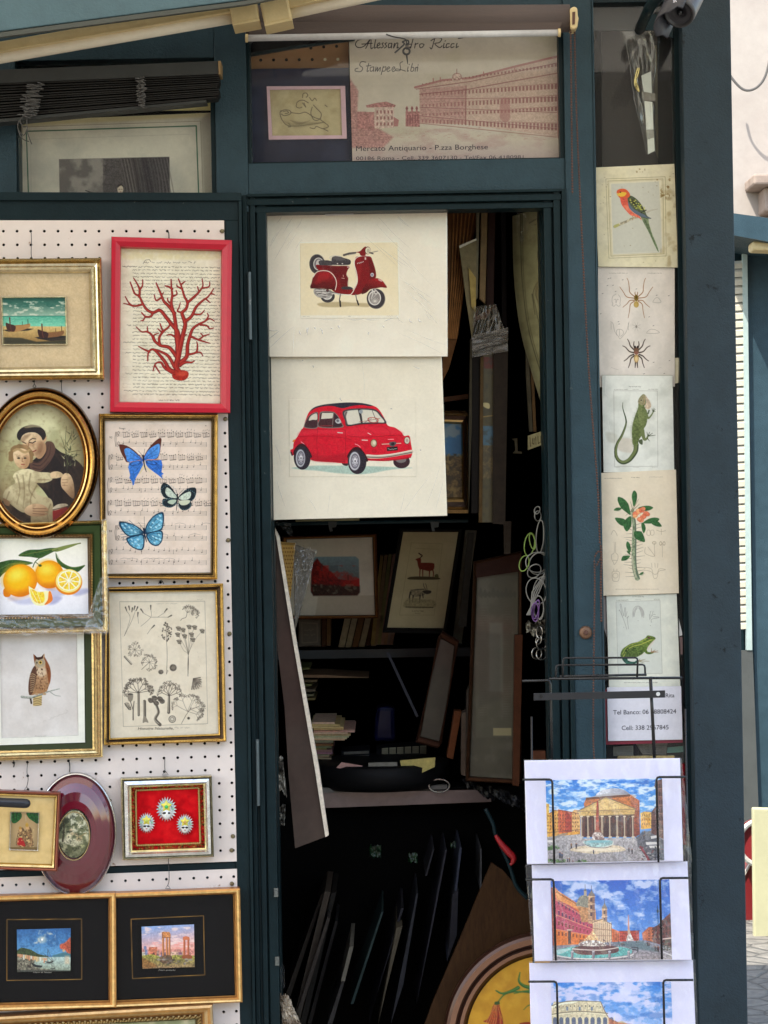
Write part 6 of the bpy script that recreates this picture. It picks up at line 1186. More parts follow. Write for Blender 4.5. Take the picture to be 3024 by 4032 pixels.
for q, c, lb_ in (([(245,100),(310,98),(325,700),(240,440)], (140,132,128), 'grey paper corner left of the frog print'),([(1308,400),(1362,635),(1314,650)], (206,206,200), 'white paper corner right of the frog print'),([(1315,655),(1360,660),(1362,905),(1330,900)], (120,100,96), 'brown paper strip right of the frog print')):
    mb = MB(); mb.slab(quadpx(q, TG), .026, .0008, K(*c)); tag(mb.build('paper_sheet', M['matte']), lb_, 'paper')
mb = MB(); mb.slab(quadpx([(1480,0+1530),(1545,1530),(1540,1940),(1478,1950)], TI), .0265, .0008, K(196,188,160)); tag(mb.build('paper_sheet', M['matte']), 'yellowed paper edge right of the spider print', 'paper')
# ================================================================ POSTCARD RACK IN FRONT OF THE SIDE WINDOW
T8, T9 = (2000, 2400, 1.6201), (2000, 3100, 1.6201)
rk = thing('postcard_rack', 'black wire card rack with flat crossbar standing in front of the side window', 'rack')
YR = -.30
def wire(T, pts, r=.0016, Y=YR, nm='wire_holder', par=None, n=3):
    mb = MB(); mb.tube([P(T[0]+x/T[2], T[1]+y/T[2], Y) for x, y in pts], r, 8); return mb.build(nm, M['black_wire'], par or rk, smooth=True)
wire(T8, [(350,432),(351,330),(354,316),(366,309),(812,307),(824,313),(828,326),(824,434)], .0019, YR, 'top_loop')
wire(T8, [(304,438),(307,370),(311,360),(324,355),(858,351),(870,357),(874,370),(876,424)], .0019, YR+.02, 'top_loop')
wire(T8, [(330,426),(884,416)], .0022, YR+.01, 'top_bar'); wire(T8, [(262,441),(1112,436)], .0024, YR, 'top_bar')
wire(T8, [(90,456),(252,452),(264,457),(270,476),(276,700),(281,985)], .0024, YR+.034, 'upright'); wire(T8, [(909,428),(920,640),(936,975)], .0030, YR+.034, 'upright')
bar = MB(); bp = PL(YR + .014)
pts0 = [(165,535),(1003,516),(1003,562),(165,580)]
bar.slab(quadpx([(165,535),(1003,516),(1003,562),(165,580)], T8), bp, .003); bb = bar.build('flat_bar', paint('black_flat_steel', (.016,.017,.020), .35, dirt=.4, bump=.1), rk, bevel=.0004)
for x, y, c in ((958,539,(.7,.7,.68)),(213,553,(.004,.004,.004))):
    c0 = P(T8[0]+x/T8[2], T8[1]+y/T8[2], YR + .0138); MB().lathe([(0, .0006), (.0033, .0005), (.0036, 0)], c0, (0, -1, 0), 16).build('hole_rim', paint('hole_tone', c, .4, dirt=.1, bump=0), bb)
for (xL, yL, xl, yb, xR, yR, xr) in ((92,-49,283,486,1133,-66,950),(112,588,292,1104,1155,578,972),(130,1240,312,1800,1182,1229,994)):
    wire(T9, [(xL,yL),(xl-18,yL-1),(xl-6,yL+4),(xl,yL+16),(xl+13,yb)], .0021, YR-.012); wire(T9, [(xR,yR),(xr+16,yR+1),(xr+3,yR+5),(xr-3,yR+18),(xr+10,yb-8)], .0021, YR-.012)
for x0, x1 in ((150,170),(1130,1172)): wire(T9, [(x0,-500 if x0 > 500 else -450),(x1,1800)], .002, YR+.05, 'rear_upright')
GC = 'watercolour views of Rome in clear sleeves on the wire rack'
def card(lbl, Q, IQ, base, zb):
    o = thing('view_card', lbl, 'print', GC); q = .10; z = P(T9[0]+Q[2][0]/T9[2], T9[1]+zb/T9[2], YR).z; pl = PL(YR + .004 - q*(z-ZC), 0, q)
    cv = Canvas(Q, 5, c8(214,212,232), T9, .012); cv.build('card', M['glossy_ink'], pl, o, th=.002)
    cv = Canvas(IQ, .98, base, T9, .0); return o, cv, pl
def sky(cv, x0, y0, x1, y1, top, bot, cl, sc1, st, lo, sd):
    cv.rect(x0, y0, x1, y1, G(top, bot, (x0, y0), (x0, y1)), tex=.08); cv.cloud(cl, sc1, lo, lo+.12, (x0,y0,x1,y1), .95, sd, st); cv.cloud(cl, sc1*.4, lo+.03, lo+.2, (x0,y0,x1,y1), .6, sd+3, st); cv.cloud(c8(30,96,176), sc1*.8, .58, .72, (x0,y0,x1,y1), .5, sd+8, st)
def figure(cv, x, y, h, c=None):
    c = c or c8(*random.choice([(50,44,50),(90,40,40),(60,70,100),(120,90,60),(40,40,60)])); cv.line([(x,y-h*.8),(x,y-h*.35)], h*.30, c, .9); cv.line([(x,y-h*.4),(x-h*.1,y)], h*.12, c8(40,36,40)); cv.line([(x,y-h*.4),(x+h*.12,y)], h*.12, c8(40,36,40)); cv.ell(x, y-h*.9, h*.1, h*.1, c8(170,120,90))
def windows(cv, x0, y0, x1, y1, xs0, xs1, rows, cols, c, w_, h_, sk0=0, sk1=0):
    for i in range(rows):
        for j in range(cols):
            t = (j+.5)/cols; x = x0+(x1-x0)*t; ya = y0+(xs0-y0)*0; top = y0+(sk0)*t; bot = y1+(sk1)*t; y = top+(bot-top)*(i+.5)/rows; k = 1-.4*t if sk0 else 1
            cv.rect(x-w_*k/2, y-h_*k/2, x+w_*k/2, y+h_*k/2, c, .85)
# --- first card: round temple with portico
o, cv, pl = card('view of a domed temple with columned portico and obelisk fountain, top card of the rack', [(105,-171),(1098,-186),(1118,472),(122,492)], [(240,-45),(983,-58),(997,466),(255,484)], c8(90,150,210), 480)
sky(cv, 230, -65, 1000, 200, c8(36,120,206), c8(120,176,222), c8(214,226,240), 62, 2.6, .48, 21)
ob = c8
cv.poly([(243,104),(262,112),(262,170),(300,148),(460,178),(462,300),(250,318)], ob(206,150,66), 1, 2, .3); cv.poly([(320,140),(366,150),(366,290),(322,296)], ob(196,96,56), 1, 2, .3); cv.poly([(366,152),(408,158),(408,285),(366,290)], ob(170,66,48), 1, 2, .3); cv.poly([(243,104),(262,106),(262,316),(246,318)], ob(222,176,80), 1, 1, .3); cv.poly([(408,158),(425,142),(458,146),(460,276),(408,285)], ob(214,166,104), 1, 2, .3)
for i in range(5):
    for j in range(13): x = 255+j*16; y = 176+i*24+(6-j)*1.0*(2-i)*.6; cv.rect(x-2.6, y-5, x+2.6, y+5, ob(86,46,34), .8)
cv.line([(262,168),(300,146),(366,150),(460,170)], 4, ob(120,64,40)); cv.line([(250,290),(460,270)], 4, ob(96,60,44), .7)
cv.poly([(845,165),(870,154),(914,158),(916,262),(848,268)], ob(222,176,96), 1, 2, .3); cv.rect(850,196,908,262, ob(222,160,62), .9, 2, .3)
for i in range(3):
    for j in range(4): cv.rect(856+j*14, 172+i*28, 861+j*14, 184+i*28, ob(110,70,40), .8)
cv.sp([(558,64),(570,36),(620,14),(690,6),(750,22),(782,48),(790,70),(560,74)], G(ob(206,206,212), ob(140,140,150), (600,10), (780,80)), tex=.15); cv.sp([(540,60),(640,40),(790,46),(800,62),(560,70)], ob(176,170,170), 1, 1)
cv.poly([(484,104),(500,66),(780,46),(838,84),(842,300),(800,322),(780,160),(490,140)], ob(190,116,62), 1, 1, .3); cv.poly([(497,66),(780,44),(782,58),(499,80)], ob(110,70,48)); cv.poly([(782,60),(838,84),(842,300),(804,322)], G(ob(176,96,56), ob(120,52,36), (800,80), (842,320)), 1, 1, .35)
for k in range(5): cv.line([(786,104+k*42),(838,116+k*38)], 3, ob(90,44,32), .7)
cv.poly([(446,150),(625,60),(812,134),(806,178),(458,188)], ob(206,172,108), 1, 1, .2); cv.poly([(486,148),(624,76),(768,134)], ob(226,190,126), 1, 1, .25); cv.line([(446,152),(625,62),(812,136)], 6, ob(130,104,78)); cv.line([(446,154),(812,140)], 5, ob(150,122,88)); cv.line([(456,186),(806,174)], 6, ob(120,96,70))
for k in range(6): cv.line([(500+k*9,142-k*10),(745-k*14,132-k*9)], 1.6, ob(150,112,66), .6)
cv.poly([(462,188),(802,178),(806,318),(470,318)], ob(70,38,34), 1, 1, .5)
for k in range(12): x = 480+k*27; cv.rect(x, 190, x+10, 316, ob(120,72,54), .6, 2)
cv.poly([(600,230),(690,226),(690,316),(602,316)], ob(54,22,26), .8, 3)
for x in (469,511,557,601,650,697,744,797): cv.line([(x,186),(x+2,318)], 11, ob(196,176,150)); cv.line([(x+3,190),(x+5,318)], 4, ob(110,80,68), .9); cv.rect(x-9,182,x+9,190, ob(214,196,166)); cv.rect(x-8,312,x+12,322, ob(206,190,166))
t_ = letter
cv.poly([(250,318),(460,300),(480,326),(820,322),(920,270),(994,330),(997,470),(252,488)], G(ob(176,170,168), ob(140,134,136), (250,310), (250,480)), 1, 4, .3); cv.poly([(820,322),(860,280),(925,280),(996,340),(997,466),(900,468),(830,380)], ob(84,84,92), .85, 10, .4)
cv.sp([(250,340),(330,300),(380,296),(300,330),(300,352)], ob(140,136,136), .8, 4); cv.sp([(396,400),(440,380),(560,368),(700,372),(752,398),(700,412),(600,416),(560,426),(440,412)], ob(206,188,160), 1, 2, .2); cv.sp([(430,400),(500,388),(600,384),(720,392),(640,404),(500,408)], ob(226,212,188), .9, 2)
cv.poly([(566,92),(570,82),(577,92),(584,286),(558,286)], ob(168,78,62), 1, 1, .4); cv.line([(577,96),(583,284)], 3, ob(110,44,40)); cv.poly([(552,272),(588,272),(594,300),(548,300)], ob(150,100,84)); cv.sp([(540,300),(556,288),(586,288),(606,306),(616,350),(600,368),(552,368),(538,340)], ob(196,180,170), 1, 2, .6); cv.cloud(ob(110,80,76), 12, .52, .62, (540,290,615,366), .7)
cv.sp([(482,346),(540,338),(640,338),(672,346),(664,368),(600,384),(540,382),(492,368)], ob(150,186,184), .85, 2, .3); cv.line([(482,350),(500,372),(560,384),(620,380),(664,366),(672,348)], 6, ob(206,206,196), 1, True); cv.line([(488,362),(540,382),(620,386),(660,374)], 4, ob(100,86,84), .9, True); cv.ell(578,346,70,8,ob(120,176,184),.8,5)
for x, y, h in ((404,390,34),(436,392,36),(332,450,40),(345,454,36),(380,476,26),(392,480,30),(414,482,18),(772,414,28),(792,424,32),(546,424,26),(868,330,26),(872,296,20),(820,326,16),(606,270,14)): figure(cv, x, y, h)
for q in ([(250,336),(300,338),(298,350),(252,352)],[(878,350),(948,348),(952,364),(884,368)],[(900,372),(966,372),(970,386),(906,388)],[(910,312),(950,306),(950,322),(914,330)]): cv.poly(q, ob(220,214,208), .95, 2)
for k in range(60): x = random.uniform(840,990); y = random.uniform(380,466); cv.ell(x, y, 6, 3.5, ob(*random.choice([(120,30,44),(50,50,56),(180,170,166),(70,64,70),(30,30,36)])), .8, 2)
cv.line([(846,380),(898,460)], 14, ob(120,34,46), .8, tex=.6)
for bx_, by_, rr in ((290,470,40),(470,474,34),(262,388,22),(300,384,24),(340,472,24)):
    for k in range(22): cv.ell(bx_+random.uniform(-rr,rr), by_+random.uniform(-10,12), 7, 5, ob(*random.choice([(60,92,54),(36,60,36),(110,140,90),(80,110,60)])), .85, 3)
cv.poly([(914,160),(948,112),(946,20),(934,-10),(940,-40),(990,-56),(994,330),(914,292)], ob(104,72,66), 1, 2, .4)
for i in range(6):
    for j in range(3): cv.rect(950+j*15, -20+i*52, 957+j*15, 2+i*52, ob(52,34,36), .9); cv.line([(946,10+i*52),(992,6+i*54)], 3, ob(160,120,100), .6)
for k in range(3): cv.line([(918,180+k*36),(946,170+k*42)], 3, ob(60,40,40), .7)
cv.build('picture', M['glossy_ink'], pl.off(.0006), o, th=.0004); letter("M AGRIPPA L F COS TERTIVM FECIT", 512, 167, 9, T9, pl.off(.0007), o, (120,84,54), width=244, slope=-.035)
# --- second card: long square with fountains
o, cv, pl = card('view of a long square with pink palace, domed church and fountain, middle card', [(152,497),(1145,473),(1172,1103),(170,1110)], [(272,598),(1030,588),(1047,1098),(285,1105)], c8(60,120,190), 1105)
sky(cv, 265, 580, 1050, 960, c8(34,92,184), c8(96,150,212), c8(198,206,230), 110, 1.6, .53, 33)
cv.poly([(275,640),(300,636),(322,662),(450,745),(470,800),(545,840),(545,1000),(290,1012),(280,800)], ob(206,104,60), 1, 1, .2); cv.poly([(300,700),(330,700),(540,870),(545,960),(300,905)], ob(176,70,104), .85, 6, .2); cv.poly([(290,905),(545,950),(545,1000),(292,1012)], ob(214,118,46), .95, 4, .2); cv.poly([(300,640),(322,662),(460,752),(470,790),(310,716)], ob(222,150,90), 1, 2, .2); cv.poly([(274,640),(296,640),(302,1010),(284,1012)], ob(150,80,60), 1, 2, .3)
for i in range(4):
    for j in range(10): t = j/9; x = 325+t*205; y = (735+i*66)*(1-t)+(858+i*34)*t; cv.rect(x-5*(1-.4*t), y-13*(1-.4*t), x+5*(1-.4*t), y+13*(1-.4*t), ob(84,44,84) if i < 2 else ob(110,52,40), .9); cv.rect(x-7*(1-.4*t), y-16*(1-.4*t), x+7*(1-.4*t), y-13*(1-.4*t), ob(226,180,160), .7)
for k in range(18): t = k/17; cv.ell(312+t*150, 668+t*92, 4, 5, ob(120,60,44), .8)
for a, b_ in (((302,716),(545,858)),((302,812),(545,905)),((302,904),(545,948))): cv.line([a, b_], 4, ob(226,170,120), .8)
cv.poly([(384,910),(402,914),(402,998),(384,1000)], ob(70,36,36)); cv.rect(376,906,412,914, ob(200,180,160))
cv.sp([(440,760),(446,718),(464,694),(492,688),(516,702),(528,740),(530,770)], ob(150,146,128), 1, 1, .3)
for k in range(6): cv.line([(450+k*14,756),(484+k*3,694)], 2.4, ob(90,88,80), .7)
cv.rect(484,656,502,692,ob(176,160,140)); cv.line([(492,620),(493,660)],3,ob(80,80,90)); cv.ell(493,656,9,6,ob(110,110,110))
cv.poly([(445,756),(560,780),(562,860),(470,860)], ob(190,140,96), 1, 1, .3)
for x0, w_, y0, y1 in ((512,42,690,870),(600,32,770,870)):
    cv.rect(x0,y0,x0+w_,y1,ob(190,150,116),1,1,.35); cv.rect(x0+w_*.62,y0,x0+w_,y1,ob(120,84,80),.7,1); cv.sp([(x0,y0),(x0+w_*.3,y0-20),(x0+w_/2,y0-36),(x0+w_*.7,y0-20),(x0+w_,y0)], ob(130,120,110)); cv.line([(x0+w_/2,y0-62),(x0+w_/2,y0-30)],3,ob(70,70,90))
    for k in range(3): cv.rect(x0+w_*.3,y0+16+k*46,x0+w_*.62,y0+40+k*46,ob(60,44,60),.85); cv.line([(x0-3,y0+8+k*46),(x0+w_+3,y0+8+k*46)],4,ob(222,196,160),.9)
cv.poly([(540,850),(600,838),(662,872),(664,985),(545,1000)], ob(206,176,140), 1, 1, .25)
for k in range(9): x = 550+k*13; cv.line([(x,862),(x,990)], 5, ob(226,200,170), .9); cv.line([(x+5,866),(x+5,988)], 3, ob(110,76,70), .8)
cv.line([(540,900),(664,912)],4,ob(150,112,90)); cv.line([(540,862),(600,842),(662,874)],4,ob(110,80,70)); cv.line([(545,945),(664,948)],3,ob(150,112,90))
cv.poly([(662,900),(712,920),(712,985),(664,988)], ob(200,104,56), 1, 1, .3); cv.poly([(712,920),(836,918),(838,978),(712,985)], ob(176,60,44), 1, 1, .3); cv.line([(712,918),(838,915)],5,ob(120,50,40))
for i in range(3):
    for j in range(9): cv.rect(718+j*13, 930+i*17, 723+j*13, 939+i*17, ob(90,34,34), .8)
for j in range(4): cv.rect(670+j*11, 920+j*2, 674+j*11, 978, ob(110,50,40), .6)
cv.poly([(855,930),(900,890),(930,892),(962,876),(970,860),(1036,800),(1046,1020),(960,1000),(870,975)], ob(104,56,52), 1, 1, .4); cv.poly([(855,930),(900,892),(925,892),(925,985),(860,975)], ob(190,106,66), .9, 2, .3)
for i in range(4):
    for j in range(7): t = j/6; x = 900+t*135; y = (915+i*17)*(1-t)+(850+i*40)*t; cv.rect(x-3-t*2,y-5-t*6,x+3+t*2,y+5+t*6,ob(50,26,34),.8)
cv.poly([(766,815),(770,812),(776,916),(764,916)], ob(206,150,130)); cv.sp([(756,980),(768,935),(778,925),(790,950),(800,980)], ob(220,206,196), 1, 1, .4); cv.rect(764,908,780,936,ob(196,160,140))
cv.poly([(285,1010),(545,998),(700,986),(860,975),(1046,1020),(1050,1102),(285,1108)], G(ob(130,128,138), ob(150,140,140), (300,1000), (300,1100)), 1, 3, .35); cv.poly([(670,992),(860,980),(960,1050),(800,1030)], ob(60,100,104), .5, 14)
cv.sp([(306,1040),(420,1016),(560,1008),(720,1018),(790,1040),(760,1070),(600,1088),(400,1088),(320,1070)], ob(96,170,164), .95, 4, .3); cv.sp([(306,1040),(400,1030),(330,1064)], ob(220,226,220), .6, 6)
cv.poly(spl([(412,1034),(450,1014),(560,1004),(660,1010),(704,1024),(700,1050),(640,1064),(520,1070),(440,1062)],4,True), ob(96,60,60), 1, 2, .35); cv.line([(412,1030),(480,1036),(600,1038),(704,1022)], 6, ob(214,196,186), 1, True); cv.line([(306,1072),(420,1090),(600,1094),(760,1078),(800,1064)], 7, ob(214,206,200), .95, True); cv.line([(312,1084),(440,1102),(620,1102),(770,1088)], 4, ob(90,84,92), .8, True)
cv.sp([(470,990),(520,940),(545,905),(552,930),(580,985),(520,1000)], ob(236,190,140), .85, 6, .4); cv.sp([(460,1010),(470,985),(540,976),(600,986),(620,1012)], ob(214,200,186), 1, 2, .7); cv.cloud(ob(90,66,70), 12, .54, .64, (455,970,660,1014), .7, 5); cv.line([(652,1010),(650,985),(660,978)], 8, ob(200,180,166), .9)
for x in (410,545,648,770): cv.line([(x,1048),(x,1086)], 17, ob(120,112,120), 1); cv.line([(x-3,1048),(x-4,1084)], 5, ob(176,168,170), .9); cv.ell(x,1048,9,5,ob(190,184,184))
cv.line([(790,1020),(830,1024),(828,1050)], 6, ob(52,60,70)); cv.line([(795,1034),(830,1040)], 7, ob(52,60,70)); cv.line([(956,770),(958,880)], 4, ob(20,50,70)); cv.ell(956,790,8,12,ob(40,66,84)); cv.line([(955,756),(955,775)],3,ob(20,50,70))
for x, y, h in ((890,1010,26),(900,1012,24),(940,1042,30),(960,1050,36),(952,1044,28),(728,1012,20),(740,1014,20),(820,990,14),(706,990,14),(1010,1010,22)): figure(cv, x, y, h)
for k in range(50): cv.ell(random.uniform(990,1046), random.uniform(960,1040), 6, 4, ob(*random.choice([(30,50,50),(50,60,60),(110,100,96),(70,40,44)])), .8, 2)
cv.line([(985,968),(1040,962)], 8, ob(210,180,170)); cv.line([(990,1050),(1046,1074)], 7, ob(206,200,200)); cv.line([(752,716),(760,718),(768,715)],2,ob(30,50,80)); cv.line([(840,702),(848,706)],2,ob(30,50,80))
for k in range(5): cv.ell(730+k*16, 1088+(k%2)*6, 5, 3, ob(60,60,72), .8)
cv.build('picture', M['glossy_ink'], pl.off(.0006), o, th=.0004)
# --- third card: the amphitheatre, cut by the lower edge
o, cv, pl = card('view of an arched stone amphitheatre under a cloudy sky, lowest card, cut by the frame', [(137,1122),(1180,1103),(1205,1740),(150,1760)], [(274,1246),(1040,1240),(1056,1700),(285,1710)], c8(120,170,216), 1750)
sky(cv, 265, 1235, 1060, 1520, c8(44,126,206), c8(140,176,222), c8(206,206,232), 100, 1.9, .47, 44)
st_ = ob(206,194,160)
cv.poly(spl([(280,1396),(340,1372),(430,1364),(540,1364),(590,1372),(620,1430),(640,1470),(660,1500),(760,1506),(780,1700),(280,1700)],3,True), st_, 1, 1, .2)
cv.sp([(280,1392),(340,1376),(440,1366),(420,1376),(330,1390),(282,1410)], ob(240,232,206)); cv.line([(280,1394),(350,1370),(440,1362),(592,1368)], 5, ob(110,100,80), 1, True); cv.line([(282,1448),(360,1436),(480,1430),(636,1442)], 6, ob(130,120,96), 1, True); cv.line([(282,1456),(360,1444),(480,1438),(640,1450)], 4, ob(232,222,190), 1, True); cv.line([(592,1370),(640,1466),(700,1500)], 5, ob(130,104,80), 1, True)
for k in range(14): x = 292+k*24; cv.line([(x,1388-10*math.sin(k/13*3)),(x,1440)], 2.2, ob(150,136,106), .8); cv.rect(x+9,1398-8*math.sin(k/13*3),x+15,1408-8*math.sin(k/13*3),ob(76,66,56),.8)
for x in (378,458,536): cv.rect(x-6,1400,x+6,1424,ob(90,110,140),.8)
for r_ in range(3):
    for k in range(10):
        x = 300+k*40+r_*2; y = 1490+r_*70; w_ = 13; cv.rect(x-w_, y-8, x+w_, y+34, ob(60,50,48) if r_ else ob(84,96,120), .9); cv.ell(x, y-8, w_, 16, ob(60,50,48) if r_ else ob(84,96,120), .9); cv.line([(x+20,y-24),(x+20,y+36)], 5, ob(226,214,184))
    cv.line([(282,1532+r_*70),(700,1536+r_*70)], 6, ob(140,128,100), .9); cv.line([(282,1538+r_*70),(700,1542+r_*70)], 3, ob(232,222,190), .9)
cv.poly([(640,1470),(700,1500),(790,1512),(800,1700),(650,1700)], ob(176,96,56), .8, 10, .3); cv.rect(780,1540,1060,1710, ob(120,130,84), 1, 8, .5)
for x, y in ((900,1350),(945,1366),(855,1410),(880,1355)): cv.line([(x-7,y+2),(x,y),(x+8,y-3)], 2, ob(40,60,90), .9)
cv.build('picture', M['glossy_ink'], pl.off(.0006), o, th=.0004)
# clear sleeves around each card
def sleeve(Q, par, d=-.0035, sd=3, amp=.0022):
    z = P(T9[0]+Q[2][0]/T9[2], T9[1]+Q[2][1]/T9[2], YR).z; pl = PL(YR + .0035 + d*0 - .10*(z-ZC), 0, .10).off(.004)
    cv = Canvas(Q, 9, (1,1,1), T9, 0); cf = lambda u, v: np.stack([0*u, -amp*fbm(u*9+sd, v*6, sd, 3), 0*u], -1)
    x = cv.build('clear_sleeve', M['sleeve'], pl, par, th=.0002, curve=cf)
    for p_ in x.data.polygons: p_.use_smooth = True
M['sleeve'] = clear('clear_sleeve', .04, .06, wr=.3, wscale=22, wdist=.004, milk=.04, milkc=(.85,.85,.9), st=(1, 1, .6))
cards = [x for x in bpy.data.objects if x.name.startswith('view_card')]
sleeve([(100,-178),(1108,-190),(1176,480),(118,497)], cards[0], sd=3); sleeve([(110,494),(1168,468),(1186,1110),(160,1118)], cards[1], sd=6, amp=.004); sleeve([(133,1106),(1196,1096),(1220,1745),(146,1765)], cards[2], sd=9)
# things behind the card tops in the side window
mb = MB(); mb.slab(quadpx([(700,934),(1062,932),(1066,1100),(700,1100)], T8), .032, .01, (.5,.4,.2)); tag(mb.build('gilt_frame_edge', M['gilt']), 'thin gilt frame top showing just above the first rack card', 'frame')
mb = MB(); mb.slab(quadpx([(1020,880),(1142,870),(1142,908),(1015,915)], T8), .06, .004, K(120,170,156)); tag(mb.build('green_card', M['matte']), 'pale green card strip behind the side window below the phone notice', 'card')
cv = Canvas([(800,835),(1020,835),(1010,925),(860,925)], 2, c8(120,112,104), T8, .1)
for k in range(7): cv.squig(830,1000,848+k*11,6,2,c8(50,44,40),.8)
o = cv.build('handwritten_sheet', M['ink'], .055); tag(o, 'grey sheet with handwriting behind glass just above the rack cards', 'paper')
cv = Canvas([(672,875),(800,868),(800,935),(672,935)], 2, c8(140,136,128), T8, .1)
for k in range(6): cv.line([(680,882+k*9),(790,878+k*9)],2,c8(70,64,60),.8)
tag(cv.build('printed_sheet', M['ink'], .052), 'small printed sheet behind glass left of the handwritten one', 'paper')
mb = MB(); mb.slab(quadpx([(1110,985),(1158,985),(1170,1500),(1120,1500)], T8), .030, .02, K(120,14,26)); tag(mb.build('red_folder', M['matte']), 'dark red folder edge right of the first rack card', 'folder')

# ================================================================ TOP OF THE STALL
# ---- fluorescent lamps under the raised flap
def lamp(lbl, p0, p1, wdt, Y, capw, cap_at):
    """p0, p1: photo pixels of the centre line; wdt: half height in px"""
    o = thing('tube_lamp', lbl, 'lamp', 'cream fluorescent lamps under the raised flap'); dx, dy = p1[0]-p0[0], p1[1]-p0[1]; L = math.hypot(dx, dy); ux, uy = dx/L, dy/L; nx, ny = -uy, ux
    q = lambda t, h: (p0[0]+ux*t+nx*h, p0[1]+uy*t+ny*h)
    h = MB(); h.slab([q(0,-wdt), q(L,-wdt), q(L,-wdt*.12), q(0,-wdt*.12)], Y, .055); ho = h.build('housing', M['cream_plastic'], o, bevel=.002)
    h = MB(); h.slab([q(0,-wdt*.22), q(L,-wdt*.22), q(L,-wdt*.10), q(0,-wdt*.10)], Y-.003, .01); h.build('housing_lip', M['cream_plastic'], o)
    h = MB(); n = 10; a0 = P(*q(0, wdt*.36), Y+.028); a1 = P(*q(L, wdt*.36), Y+.028); r = (P(*q(0,wdt*.98), Y+.028)-a0).length; ax = (a1-a0).normalized(); u = Vector((0,-1,0)); w_ = ax.cross(u).normalized()
    h.tube([a0, a1], r, 20); h.build('diffuser', M['diffuser'], o, smooth=True)
    for c in cap_at:
        h = MB(); t0 = c if c == 0 else L-capw; h.slab([q(t0-2,-wdt*1.08), q(t0+capw+2,-wdt*1.08), q(t0+capw+2,wdt*1.0), q(t0-2,wdt*1.06)], Y-.006, .066); e = h.build('end_cap', M['cream_plastic'], o, bevel=.004)
        h = MB(); h.slab([q(t0-2,wdt*.92), q(t0+capw+2,wdt*.92), q(t0+capw+2,wdt*1.12), q(t0-2,wdt*1.14)], Y-.008, .070); h.build('ridged_gasket', M['cream_plastic'], e, bevel=.001)
lamp('long cream fluorescent lamp sloping down to the left above the blind', (-260,252), (1012,33), 44, -.22, 104, (1,))
lamp('cream fluorescent lamp above the rolled fabric blind, cut by the upper edge', (1034,54), (1900,-130), 44, -.22, 108, (0,))
# ---- venetian blind bunched up over the upper left window
o = thing('venetian_blind', 'dark bunched-up slatted blind with tangled cords over the upper left window', 'blind'); TA = (0, 0, 1.659)
mb = MB(); mb.slab(quadpx([(-300,475),(-60,458),(1425,398),(1440,398),(1440,482),(-300,556)], TA), -.075, .05); mb.build('head_rail', M['slat_rail'], o, bevel=.001)
mb = MB(); mb.slab(quadpx([(1425,398),(1441,397),(1441,484),(1428,486)], TA), -.077, .052); mb.build('rail_end', paint('ochre_rail_end', (.30,.19,.08), .6), o)
def sm(x, a, b_): return a+(b_-a)*(x+300)/1740
for k in range(13):
    f = k/12.; yl = 560+f*222; yr = 492+f*150; j = random.uniform(-2, 2); xe = 1425+random.uniform(-8,8)-(90 if k > 11 else 0)
    mb = MB(); mb.slab(quadpx([(-300,yl+j),(xe,yr+j),(xe,yr+5.5+j),(-300,yl+9+j)], TA), -.070+random.uniform(-.003,.003), .045); mb.build('slat', M['slat'], o)
mb = MB(); mb.slab(quadpx([(-300,800),(60,772),(1345,652),(1348,668),(100,790),(-300,822)], TA), -.073, .04); mb.build('bottom_rail', M['slat_rail'], o)
def tangle(x0, y0, x1, y1, wd, nm):
    mb = MB(); pts = []
    n = 46
    for k in range(n):
        t = k/(n-1); x = x0+(x1-x0)*t+wd*math.sin(k*2.3)*random.uniform(.4,1); y = y0+(y1-y0)*t+random.uniform(-8,8); pts.append((x,y))
    pts = spl(pts, 5); mb.tube([P(x/1.659, y/1.659, -.082-.004*math.sin(i*.7)) for i, (x, y) in enumerate(pts)], .0011, 6); mb.build(nm, M['cord'], o, smooth=True)
tangle(245,545,180,770,62,'tangled_cord'); tangle(210,560,190,760,80,'tangled_cord'); tangle(918,508,928,700,36,'bunched_cord'); tangle(922,520,925,690,40,'bunched_cord')
mb = MB(); mb.tube([P(x/1.659, y/1.659, -.08) for x, y in spl([(150,760),(120,800),(118,840),(135,890),(160,915),(190,925)],5)], .0009, 6); mb.build('hanging_cord', M['cord'], o)
mb = MB(); mb.tube([P(x/1.659, y/1.659, -.08) for x, y in spl([(178,755),(175,810),(182,870),(196,915),(208,942)],5)], .0009, 6); mb.build('hanging_cord', M['cord'], o)
mb = MB(); mb.tube([P(x/1.659, y/1.659, -.08) for x, y in spl([(130,790),(150,825),(178,830),(160,880),(140,875),(120,850)],5)], .0009, 6); mb.build('hanging_cord', M['cord'], o)
